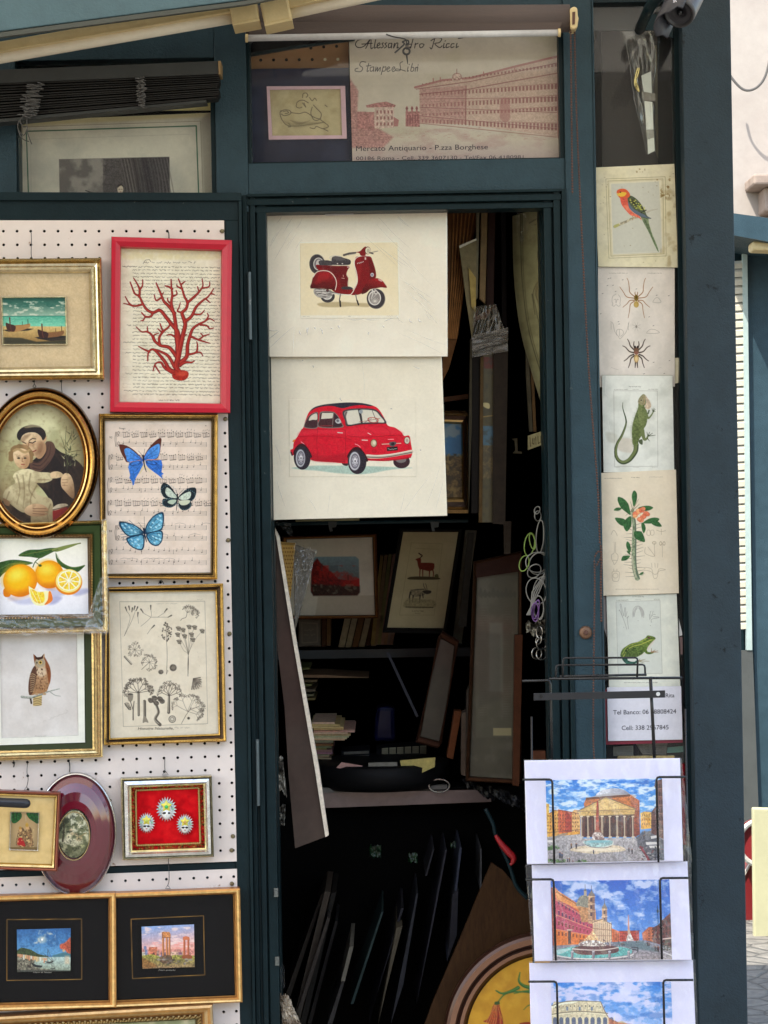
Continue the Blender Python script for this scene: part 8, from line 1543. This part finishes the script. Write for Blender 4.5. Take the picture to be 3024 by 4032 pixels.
# ---- papers and boxes on the counter
y = 798; i = 0
while y > 458:
    h = random.uniform(5, 13); x0 = 300+random.uniform(-8,8)+(y-458)*.13; x1 = 395+random.uniform(-18,30)+(70 if y < 560 and y > 470 else 0)+(40 if 500 < y < 540 else 0)
    mb = MB(); mb.slab(quadpx([(x0,y-h),(x1,y-h+random.uniform(-3,3)),(x1,y-1),(x0,y-1)], TY), .66+random.uniform(-.01,.01), .22, K(*[v+random.randint(-22,22) for v in ((214,190,150) if y < 560 else (156,132,100))]))
    tag(mb.build('paper_sheaf', M['papr']), 'pale sheaf of papers, upper part of the stack on the counter' if y < 560 else 'browned sheaf of papers, lower part of the stack on the counter', 'papers', 'papers stacked on the counter, upper pale ones' if y < 560 else 'papers stacked on the counter, lower brown ones'); y -= h; i += 1
for k, (y, x1) in enumerate(((175,290),(215,600),(240,330),(262,300),(290,320),(315,310),(335,320))):
    mb = MB(); mb.slab(quadpx([(240,y-6),(x1*.6,y-6),(x1,y+8 if x1 > 400 else y-4),(x1,y+10 if x1 > 400 else y+5),(245,y+8)], TY), .78, .2, K(*[v+random.randint(-16,16) for v in (130,116,88)])); tag(mb.build('paper_sheaf', M['papr']), 'thin sheaf of papers lying in the dark gap under the book shelf', 'papers', 'papers in the gap under the shelf')
mb = MB(); mb.slab(quadpx([(640,598),(905,575),(908,650),(640,655)], TY), .74, .10, K(22,22,24)); o = tag(mb.build('storage_box', M['matte']), 'black box with six labelled compartments on the counter', 'box')
for k in range(6): x = 668+k*40; cv = Canvas([(x,592-k*2.4),(x+33,590-k*2.4),(x+33,640-k*1),(x,644-k*1)], 2, c8(150,144,120), TY, .1); [cv.line([(x+3,600-k*2.4+j*7),(x+30,599-k*2.4+j*7)],2,c8(80,76,64),.7) for j in range(6)]; cv.build('label_card', M['ink'], .735, o)
mb = MB(); mb.slab(quadpx([(455,608),(605,600),(605,650),(460,655)], TY), .72, .10, K(26,26,30)); o = tag(mb.build('storage_box', M['matte']), 'flat black box with narrow label strips left of the labelled compartments', 'box')
for y in (612, 634): mb = MB(); mb.slab(quadpx([(470,y),(600,y-6),(600,y+8),(470,y+13)], TY), .716, .002, K(110,106,98)); mb.build('label_strip', M['papr'], o)
mb = MB(); c0 = Q3(TY, 660, 700, .62); mb.lathe([(0,.0),(.13,0),(.148,.02),(.15,.05),(.14,.055),(0,.05)], c0-Vector((0,0,.035)), (0,0,1), 40); tag(mb.build('black_tray', paint('black_tray', (.008,.008,.009), .55, dirt=.3, spec=.15), smooth=True), 'round black tray holding note cards on the counter', 'tray')
for q, c, lb_ in (([(458,665),(568,684),(542,716),(430,694)], (190,150,140), 'pinkish note card lying on the black tray'),([(598,668),(748,664),(750,706),(598,706)], (140,136,124), 'grey typed card in the middle of the black tray'),([(762,656),(948,640),(944,690),(880,720),(800,714),(775,712)], (196,180,110), 'torn yellow paper at the right of the black tray')):
    mb = MB(); mb.slab(quadpx(q, TY), PL(.50,0,0), .001, K(*c)); n_ = tag(mb.build('note_card', M['papr']), lb_, 'note', 'note cards on the black tray')
mb = MB(); mb.slab(quadpx([(690,770-680),(704,90),(860,425),(848,430)], TY), .5, .006, (.05,.05,.06)); tag(mb.build('thin_rod', M['matte']), 'thin dark rod slanting down to the right in the dark gap', 'rod')
mb = MB(); mb.slab(quadpx([(640,375),(735,375),(738,480),(745,560),(622,560),(625,480)], TY), .85, .08, (.006,.007,.05)); tag(mb.build('blue_bottle', M['lacquer'], bevel=.01), 'dark blue container barely visible behind the counter boxes', 'container')
mb = MB(); mb.tube([Q3(TY, 968+54*math.cos(a), 788+34*math.sin(a), .53) for a in [2*math.pi*k/24 for k in range(24)]], .002, 6, closed=True); tag(mb.build('wire_ring', M['steel']), 'large thin wire ring hanging over the metal counter edge', 'ring')
# ---- tall frames on the right inside
def tallframe(lbl, T, OQ, t, Y, c, cin, fill=None, th=.03):
    o = thing('standing_picture', lbl, 'frame'); cx = sum(p[0] for p in OQ)/4; cy = sum(p[1] for p in OQ)/4; IQ = [(x+(t if x < cx else -t), y+(t*1.2 if y < cy else -t*1.2)) for x, y in OQ]
    rectframe(o, T, OQ, IQ, [(0,-th,c),(0,.010,c),(.3,.014,tuple(v*1.5 for v in c)),(.8,.008,c),(1,.001,tuple(v*.6 for v in c))], Y, 'woodc')
    cv = Canvas(IQ, 3, cin, T, .1)
    if fill: fill(cv)
    cv.build('panel', M['glossy_ink'], PL(Y-.0005), o); return o
def planfill(cv):
    cv.rect(1160,330,1380,1200,c8(80,77,62),.9,4); cv.cloud(c8(96,92,78), 60, .45, .75, a=.6)
    for i in range(46): y = 530+i*13; cv.line([(1180,y),(1215,y-1)],5,c8(76,70,56),.7); cv.line([(1305,y-6),(1345,y-7)],5,c8(76,70,56),.7)
    for k in range(9): x = 1185+k*22; cv.sp([(x-12,455),(x,415+(k%3)*10),(x+12,450),(x+6,470)], c8(70,68,56), .8, 5)
    cv.rect(1230,600,1300,960, c8(104,108,96), .6, 12); cv.line([(1170,512),(1372,510)],3,c8(80,76,64)); cv.rect(1250,1150,1345,1190,c8(150,140,104),.8,4)
    cv.poly([(1170,640),(1290,660),(1290,1000),(1170,1040)], c8(60,58,50), .35, 20)
tallframe('tall brown wooden frame with an old printed plan, right inside the door', TX, [(1150,280),(1400,226),(1398,1440),(1108,1425)], 18, .36, K(52,32,20), c8(74,70,56), planfill)
mb = MB(); mb.slab(quadpx([(1152,284),(1398,228),(1400,330),(1160,366)], TX), .350, .012, K(46,24,16)); tag(mb.build('wood_board', M['woodc']), 'dark red-brown board across the top of the tall plan frame', 'board')
mb = MB(); mb.slab(quadpx([(1362,0),(1404,0),(1386,790),(1352,786)], TY), .33, .02, K(70,40,24)); tag(mb.build('wood_strip', M['woodc']), 'upright orange-brown wood strip right of the plan frame', 'strip')
tallframe('narrow brown frame standing slanted between deer print and plan', TY, [(985,-20),(1072,30),(960,590),(845,560)], 24, .60, K(70,44,32), c8(84,78,64))
for q, c, lb_, Y in (([(1105,115),(1165,118),(1085,710),(1040,690)], (104,98,84), 'pale narrow board leaning behind the deer print', .70),([(1118,130),(1150,130),(1110,620),(1070,620)], (60,56,50), 'dark narrow board leaning beside the deer print', .60)):
    mb = MB(); mb.slab(quadpx(q, TX), Y, .02, K(*c)); tag(mb.build('leaning_board', M['woodc']), lb_, 'board')
for q, c, lb_, Y in (([(1048,398),(1084,400),(1040,650),(1008,640)], (104,60,34), 'short orange wood frame edge standing low behind the plan frame', .50),([(1085,410),(1112,400),(1110,740),(1082,730)], (96,82,70), 'short pale board standing beside the orange frame edge', .48),([(1112,300),(1136,250),(1128,760),(1108,740)], (70,62,54), 'thin dark board touching the left of the plan frame', .44)):
    mb = MB(); mb.slab(quadpx(q, TY), Y, .05, K(*c)); tag(mb.build('leaning_board', M['woodc']), lb_, 'board')
# ---- upper right of the doorway: wrapped frames
for q, c, lb_, Y in (([(130,55),(400,60),(395,140),(290,700),(230,1150),(150,1440),(60,1620),(100,1330),(140,1300)], (98,64,34), 'broad dark brown ribbed frame hanging right of the scooter print', .20),([(388,60),(415,60),(400,830),(382,830)], (110,104,84), 'thin pale strip edge beside the ribbed brown frame', .17),([(430,60),(488,60),(466,880),(415,830)], (118,98,68), 'tan wooden strip hanging in the top of the doorway', .18),([(490,60),(556,60),(540,900),(470,900)], (44,26,20), 'dark brown strip hanging beside the tan one', .20),([(600,60),(645,60),(655,1080),(610,1030)], (24,18,16), 'almost black narrow strip hanging in the doorway top', .30)):
    mb = MB(); mb.slab(quadpx(q, TW), Y, .02, K(*c)); tag(mb.build('hanging_strip', M['woodc'], bevel=.001), lb_, 'frame strip')
rib = MB()
for k in range(6): rib.tube([P(*px(TW, 190+k*36, 70), .196), P(*px(TW, 175+k*22, 640), .196), P(*px(TW, 140+k*14, 1180), .196)], .0016, 6, K(140,96,56))
rib.build('raised_rib', M['woodc'], bpy.data.objects['hanging_strip'])
mb = MB(); mb.slab(quadpx([(240,378),(390,308),(384,960),(350,1180),(300,850)], TW), .165, .006, K(122,112,84)); o = tag(mb.build('wrapped_picture', M['papr']), 'pale wrapped picture with folded top hanging beside the brown strip', 'picture')
mb = MB(); mb.slab(quadpx([(238,372),(388,306),(390,322),(242,392)], TW), .162, .003, K(206,200,180)); mb.build('folded_edge', M['papr'], o)
mb = MB(); mb.slab(quadpx([(320,560),(384,650),(384,960),(345,900)], TW), .160, .003, K(160,140,84)); mb.build('inner_sheet', M['papr'], o)
o = thing('wrapped_painting', 'tall film-wrapped frame standing in the middle of the dark doorway', 'frame')
mb = MB(); mb.slab(quadpx([(335,1180),(350,1170),(350,1900),(322,2700),(325,1900)], TW), .17, .05, K(60,54,40)); mb.build('side_edge', M['woodc'], o)
mb = MB(); mb.slab(quadpx([(350,1190),(440,1190),(425,2700),(345,2700)], TW), .18, .03, K(20,15,11)); mb.build('frame_side', M['woodc'], o)
mb = MB(); mb.slab(quadpx([(425,1340),(452,1330),(440,2780),(410,2780)], TW), .172, .02, K(78,60,34)); mb.build('gold_edge', M['woodc'], o)
cv = Canvas([(448,1330),(545,1290),(530,2780),(436,2780)], 2.6, c8(78,72,48), TW, .08); cv.rect(448,1340,545,1440,c8(96,36,26),.9,4); cv.rect(440,1940,540,2110,c8(70,104,124),.9,8); cv.rect(440,2110,540,2400,c8(96,84,56),.9,12,.3); cv.cloud(c8(60,56,44), 40, .5, .7, a=.6); cv.line([(450,1860),(530,1850)],8,c8(150,126,70)); cv.sp([(448,1740),(500,1745),(500,1790),(450,1770)], c8(176,164,120)); cv.build('glazed_picture', M['glossy_ink'], .176, o)
mb = MB(); mb.slab(quadpx([(540,1260),(665,1230),(655,1900),(640,2800),(530,2790)], TW), .16, .05, K(36,28,20)); mb.build('dark_side', M['woodc'], o)
cv = Canvas([(345,1150),(668,1080),(662,1290),(350,1345)], 2, (1,1,1), TW); cv.build('film_band', M['wrap4'], .150, o, th=.0004, curve=wr_(.010, .8, 4))
cv = Canvas([(362,900),(560,880),(640,1120),(350,1170)], 2, (1,1,1), TW); cv.build('film_top', M['wrap4'], .155, o, th=.0004, curve=wr_(.012, 4, 1))
mb = MB(); mb.slab(quadpx([(365,1000),(470,940),(520,900),(530,905),(480,1000),(390,1020)], TW), .158, .004, K(80,50,36)); mb.build('torn_paper', M['papr'], o)
# gold frame with blue sky picture at the right of the car print
o = thing('framed_painting', 'sky and ruins painting in an ornate dark gold frame behind the car print', 'painting'); Yg = .24
OQ = [(-160,1810),(322,1812),(322,2700),(-160,2700)]; IQ = [(-110,1910),(255,1925),(262,2560),(-110,2560)]
rectframe(o, TW, OQ, IQ, [(0,-.02,(.12,.07,.03)),(0,.014,(.20,.12,.05)),(.2,.018,(.34,.22,.09)),(.4,.010,(.05,.03,.02)),(.7,.009,(.20,.13,.05)),(.85,.010,(.34,.24,.10)),(1,.002,(.1,.06,.03))], Yg, 'gilt')
cv = Canvas([(-110,1905),(258,1920),(266,2565),(-110,2565)], 2.4, c8(60,110,150), TW, .1); cv.cloud(c8(140,150,150), 90, .5, .66, (-110,1900,270,2230), .8, 4); cv.rect(-110,2200,270,2570,c8(104,84,48),1,20,.4); cv.cloud(c8(60,48,30), 40, .48, .62, (-110,2180,270,2570), .8, 8); cv.cloud(c8(150,126,76), 30, .55, .68, (-110,2180,270,2570), .7, 2); cv.build('painting', M['glossy_ink'], PL(Yg-.001), o)
mb = MB(); mb.slab(quadpx([(105,1690),(320,1660),(320,1700),(110,1730)], TW), .26, .03, K(84,54,34)); tag(mb.build('wood_bar', M['woodc']), 'brown frame edge lying above the ornate gold frame', 'frame edge')
# horse banner curling at the right
o = thing('hanging_banner', 'curled olive-cream paper banner with horse drawing in the top right of the doorway', 'banner')
left = spl([(728,55),(730,300),(736,560),(765,900),(810,1160),(880,1420),(960,1690),(1012,1850)], 8)
cv = Canvas([(728,50),(1015,50),(1015,1850),(728,1850)], 3.0, c8(160,156,118), TW, .03)
yy = TW[1] + np.array([p[1] for p in left])/TW[2]; xx = TW[0] + np.array([p[0] for p in left])/TW[2]
xl = np.interp(cv.Y, yy, xx); xr = TW[0] + (1020)/TW[2]; cv.X = xl + (xr + 4 - xl) * cv.u
def bl(off, w_, c, a=.85): cv.line([(p[0]+off, p[1]) for p in left[:-3]], w_, c, a)
cv.cloud(c8(124,120,88), 80, .45, .75, a=.5); bl(62, 5, c8(60,58,44)); bl(76, 4, c8(90,84,60)); bl(5, 8, c8(176,170,136))
hc = c8(70,64,50)
for q in ([(945,268),(935,300),(938,380),(925,430),(930,500),(945,560),(985,620)],[(955,275),(962,330),(955,400)],[(938,400),(970,440),(975,540),(990,600)],[(985,640),(930,680),(905,720),(890,770),(895,830),(910,900),(920,960),(935,1030)],[(920,720),(910,790),(935,870),(950,940),(945,1020)],[(990,900),(965,880),(950,960),(945,1060),(965,1140),(990,1210)],[(940,1040),(950,1120),(968,1180),(975,1210)],[(990,1220),(975,1260),(985,1320)],[(880,780),(905,960)],[(860,155),(1000,90)]): cv.line(q, (6,4), hc, .85, True)
cv.sp([(930,660),(990,600),(995,890),(950,900),(915,820),(900,740)], c8(130,118,86), .6, 24); cv.sp([(940,430),(980,500),(985,600),(950,560)], c8(112,100,74), .6, 14)
for k in range(9): cv.line([(945+(k%2)*8,290+k*12),(960,296+k*12)], 4, hc, .7)
for k in range(8): cv.line([(970,1255+k*15),(1000,1250+k*15)], 5, hc, .7)
cv.build('paper', M['ink'], .16, o, curve=lambda u, v: np.stack([0*u, .10*(1-u)**2*(1-.4*v), 0*u], -1))
cv = Canvas([(730,55),(980,55),(900,330),(735,330)], 5, (1,1,1), TW); cv.build('shiny_film', M['wrap3'], .140, o, th=.0003, curve=wv(.02))
# carved signs and small strips behind the banner foot
for q, c, lb_ in (([(820,1230),(842,1250),(880,1990),(850,1990),(820,1500)], (96,90,72), 'narrow curved pale strip hanging below the banner'),([(858,1350),(885,1430),(912,1990),(885,1990)], (110,86,56), 'tan strip hanging to the right of the pale one')):
    mb = MB(); mb.slab(quadpx(q, TW), .24, .01, K(*c)); tag(mb.build('hanging_strip', M['woodc']), lb_, 'frame strip')
cv = Canvas([(838,2025),(1015,1968),(1015,2085),(838,2150)], 2, c8(176,168,128), TW, .06)
for k, q in enumerate(([(855,2040),(860,2120)],[(880,2050),(875,2090),(890,2100),(893,2050)],[(905,2035),(908,2100)],[(925,2030),(927,2095),(940,2085)],[(950,2030),(950,2085)],[(965,2020),(985,2020),(965,2080)])): cv.line(q, 6, c8(70,60,40), .85)
tag(cv.build('lettered_board', M['papr'], .22, None, th=.006), 'small cream board with dark lettering beneath the hanging banner', 'sign')
mb = MB(); mb.slab(quadpx([(700,2052),(745,2046),(748,2160),(785,2165),(785,2180),(705,2178),(728,2150),(722,2070)], TW), .30, .01, K(120,112,90)); tag(mb.build('carved_numeral', M['papr']), 'small pale carved piece beneath the banner in the dark', 'carving')
# bunch of rings and elastic loops
o = thing('ring_bunch', 'bunch of wire rings and coloured elastic loops hanging inside the right jamb', 'rings')
def loop(T, cx, cy, rx, ry, mt, nm, r=.0013, rot=0, Y=.10):
    mb = MB(); mb.tube([Q3(T, cx+rx*math.cos(a)*math.cos(rot)-ry*math.sin(a)*math.sin(rot), cy+rx*math.cos(a)*math.sin(rot)+ry*math.sin(a)*math.cos(rot), Y+.008*math.sin(a*1+cx)) for a in [2*math.pi*k/30 for k in range(30)]], r, 6, closed=True); mb.build(nm, mt, o, smooth=True)
wh = paint('white_elastic', (.26,.25,.22), .6, bump=0); gn = paint('green_elastic', (.20,.30,.06), .6, bump=0); pp_ = paint('purple_elastic', (.25,.12,.35), .6, bump=0)
for a in ((1484,42,17,26,0),(1480,12,14,20,.4),(1495,150,20,86,.06),(1478,285,58,52,.1),(1490,290,50,60,.5),(1475,435,52,70,-.2),(1500,430,40,72,.2),(1465,330,30,40,.8)): loop(TX, *a[:4], wh, 'elastic_loop', .0012, a[4])
for a in ((1440,190,26,60,.15),(1412,290,24,42,.3),(1455,175,14,42,-.2)): loop(TX, *a[:4], gn, 'green_loop', .0012, a[4])
for a in ((1470,545,18,48,0),(1476,530,12,50,.2)): loop(TX, *a[:4], pp_, 'purple_loop', .0012, a[4])
for a in ((1488,520,26,60,0),(1500,540,14,44,.1)): loop(TX, *a[:4], wh, 'elastic_loop', .0012, a[4])
for a in ((1492,650,16,30,0),(1488,690,14,24,.3),(1503,710,26,28,0),(1478,760,26,30,0),(1504,764,28,29,0)): loop(TX, *a[:4], M['steel'], 'key_ring', .0016, a[4])
for k in range(4):
    mb = MB(); mb.tube([Q3(TX, 1545-k*4, 300+k*8, .10), Q3(TX, 1490-k*12, 440, .105), Q3(TX, 1425+k*6, 560, .10)], .0013, 6); mb.build('straight_strand', wh, o)
cv = Canvas([(1420,595),(1556,592),(1552,668),(1424,655)], 3, c8(150,146,130), TX, .1); cv.cloud(c8(60,54,46), 30, .45, .6, a=.8); cv.cloud(c8(206,200,180), 16, .52, .62, a=.8, sd=3); tag(cv.build('crumpled_paper', M['papr'], .12, None, th=.004, curve=wv(.03)), 'crumpled marbled paper behind the hanging rings', 'paper')
for q, c, lb_, Y in (([(1455,607),(1522,607),(1524,650),(1457,650)], (90,56,40), 'small brown box edge low behind the card rack', .34),([(1305,70),(1345,70),(1340,240),(1308,240)], (60,52,44), 'short dark frame end above the plan frame', .30)):
    mb = MB(); mb.slab(quadpx(q, TY if lb_[0:5] == 'small' else TX), Y, .02, K(*c)); tag(mb.build('frame_end', M['woodc']), lb_, 'frame edge')
# ---- lower part: leaning boards in the dark, round yellow picture, strap
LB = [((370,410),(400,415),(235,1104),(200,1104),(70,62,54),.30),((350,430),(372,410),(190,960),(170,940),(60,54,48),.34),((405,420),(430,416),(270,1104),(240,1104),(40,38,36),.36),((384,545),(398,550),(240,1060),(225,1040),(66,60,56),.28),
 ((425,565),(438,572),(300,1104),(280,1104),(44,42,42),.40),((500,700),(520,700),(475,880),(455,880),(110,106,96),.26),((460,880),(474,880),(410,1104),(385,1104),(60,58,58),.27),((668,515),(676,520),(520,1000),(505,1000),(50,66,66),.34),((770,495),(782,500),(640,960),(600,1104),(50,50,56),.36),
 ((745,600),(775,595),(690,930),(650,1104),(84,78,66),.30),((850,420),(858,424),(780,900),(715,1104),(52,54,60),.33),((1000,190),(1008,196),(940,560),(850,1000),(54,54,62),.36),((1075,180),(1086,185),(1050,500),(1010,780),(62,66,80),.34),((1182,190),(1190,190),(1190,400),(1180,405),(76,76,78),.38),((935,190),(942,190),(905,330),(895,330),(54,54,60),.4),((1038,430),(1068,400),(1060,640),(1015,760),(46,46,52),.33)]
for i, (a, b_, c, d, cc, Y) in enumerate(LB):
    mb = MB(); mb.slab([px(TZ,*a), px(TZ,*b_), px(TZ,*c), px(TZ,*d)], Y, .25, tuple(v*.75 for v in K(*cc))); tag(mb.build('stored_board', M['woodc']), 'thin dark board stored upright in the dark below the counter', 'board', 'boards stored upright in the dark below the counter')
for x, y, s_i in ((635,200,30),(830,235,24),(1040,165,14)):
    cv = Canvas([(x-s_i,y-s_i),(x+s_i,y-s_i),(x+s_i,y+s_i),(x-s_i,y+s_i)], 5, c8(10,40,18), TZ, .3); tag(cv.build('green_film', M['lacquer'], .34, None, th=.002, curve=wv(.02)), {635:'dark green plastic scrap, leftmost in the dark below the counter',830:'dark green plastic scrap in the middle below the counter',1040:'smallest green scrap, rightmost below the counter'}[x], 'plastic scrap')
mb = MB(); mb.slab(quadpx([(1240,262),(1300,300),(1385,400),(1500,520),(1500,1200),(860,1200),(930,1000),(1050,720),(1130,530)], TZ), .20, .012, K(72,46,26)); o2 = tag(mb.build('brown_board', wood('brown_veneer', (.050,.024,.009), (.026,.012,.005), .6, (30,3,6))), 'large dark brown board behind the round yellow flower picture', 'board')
o = thing('round_picture', 'round yellow picture with orange tulip in brown turned wood rim', 'picture'); 
A = ovalpx(1530,1180,540,560,0,TZ,160); B = ovalpx(1530,1180,415,430,0,TZ,160); c1, c2, c3 = K(90,58,42), K(50,28,20), K(130,94,72)
loft('rim', (A, B), [(0,-.004,c2),(0,.008,c2),(.08,.014,c1),(.2,.017,c3),(.42,.018,c1),(.5,.012,c2),(.56,.010,c2),(.62,.013,c3),(.76,.014,c1),(.86,.009,c2),(1,.002,c2)], .18, M['lacquer'], o, smooth=True)
cv = Canvas([(1110,740),(1950,740),(1950,1620),(1110,1620)], 2.6, c8(206,156,40), TZ, .04); cv.cloud(c8(186,134,28), 70, .45, .75, a=.6); cv.cloud(c8(220,176,64), 50, .5, .8, a=.5, sd=3)
tg = c8(50,104,50)
for q, w_ in (([(1275,990),(1310,950),(1370,935),(1450,940)],(6,8)),([(1265,930),(1300,945),(1350,930),(1380,915)],(6,20)),([(1390,835),(1385,880),(1410,905),(1450,915)],(5,22)),([(1360,945),(1400,935),(1450,930)],(4,12)),([(1410,1030),(1430,1010),(1460,1000)],(3,6))): cv.line(q, w_, tg, 1, True); cv.line([(x+2,y-2) for x, y in q], (2,w_[1]*.3), c8(110,160,70), .7, True)
cv.sp([(1268,990),(1250,1010),(1235,1050),(1218,1080),(1198,1090),(1225,1100),(1240,1110),(1300,1110),(1292,1070),(1285,1010)], c8(160,50,26), tex=.3)
for k in range(9): cv.line([(1268+(k-4)*1.5,995),(1268+(k-4)*9,1060),(1262+(k-4)*13,1104)], (3,4), c8(*random.choice([(214,150,60),(120,24,20),(220,170,90)])), .8, True)
cv.sp([(1258,990),(1280,986),(1284,1000),(1260,1004)], c8(60,90,40)); cv.sp([(1390,1100),(1440,1094),(1450,1110),(1400,1112)], c8(150,44,24)); cv.build('painting', M['glossy_ink'], .176, o, oval=(1530,1180,425,440,0))
mb = MB(); pts = [Q3(TZ, x, y, .14) for x, y in spl([(1262,118),(1290,160),(1330,205),(1356,235),(1350,262),(1338,272)], 5)]
mb.tube(pts, [.003+.004*math.sin(math.pi*min(1,k/(len(pts)-1)*1.15)) for k in range(len(pts))], 8); tag(mb.build('red_strap', paint('red_plastic', (.30,.008,.012), .4, dirt=.2), smooth=True), 'bright red curved handle in the dark left of the card rack', 'handle')
mb = MB(); mb.tube([Q3(TZ, x, y, .15) for x, y in spl([(1210,-20),(1250,60),(1265,120),(1330,260),(1370,380),(1430,450)], 5)], .004, 8); tag(mb.build('dark_cable', M['teal_dark'], smooth=True), 'dark cable hanging behind the red handle', 'cable')
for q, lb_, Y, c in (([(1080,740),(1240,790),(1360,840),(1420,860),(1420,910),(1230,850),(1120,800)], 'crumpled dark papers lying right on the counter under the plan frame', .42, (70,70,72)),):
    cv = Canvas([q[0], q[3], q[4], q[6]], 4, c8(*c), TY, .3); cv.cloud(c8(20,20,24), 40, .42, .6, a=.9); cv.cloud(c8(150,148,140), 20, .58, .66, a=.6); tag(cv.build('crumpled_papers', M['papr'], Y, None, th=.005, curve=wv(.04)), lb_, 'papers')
cv = Canvas([(134,948),(178,958),(250,1110),(150,1110)], 3, c8(196,184,166), TZ, .1); cv.cloud(c8(120,104,88), 30, .45, .7, a=.7); tag(cv.build('wrapped_corner', M['papr'], .03, None, th=.01, curve=wv(.02)), 'pale wrapped frame corner low behind the left jamb', 'frame')
cv = Canvas([(134,800),(160,800),(165,900),(136,950)], 4, c8(60,60,64), TZ, .3); tag(cv.build('dark_film', M['wrap3'], .04, None, th=.001, curve=wv(.03)), 'dark crumpled film above the pale wrapped corner', 'wrapping')
# ---- red car parked in the sun across the street, seen only mirrored in glass and film
o = thing('parked_car', 'red car parked in the sun behind the viewer', 'car'); rp = paint('red_car_paint', (.55,.02,.03), .2, dirt=.1, bump=0)
mb = MB(); prof = [(-2,.35),(-2.05,.75),(-1.5,.92),(-1.0,1.38),(.5,1.42),(1.2,.98),(1.95,.85),(2.05,.4)]; y0, y1 = -9.6, -8.0
mb.add([(x-1.0, y0, z) for x, z in prof]+[(x-1.0, y1, z) for x, z in prof], [tuple(range(8)), tuple(range(15,7,-1))]+[(i, i+8, (i+1)%8+8, (i+1)%8) for i in range(8)]); mb.build('body', rp, o, bevel=.05)
for x in (-1.3, 1.3):
    for y in (-9.55, -8.05): mb = MB(); mb.lathe([(0,-.1),(.32,-.1),(.33,0),(.32,.1),(0,.1)], (x-1.0, y, .33), (0,1,0), 24); mb.build('wheel', M['black_wire'], o)
mb = MB(); mb.add([(-1.85,-7.985,.98),(.0-.1,-7.985,.98),(-.5,-7.985,1.32),(-1.55,-7.985,1.3)], [(0,1,2,3)]); mb.build('side_window', paint('car_glass', (.02,.025,.03), .05), o)
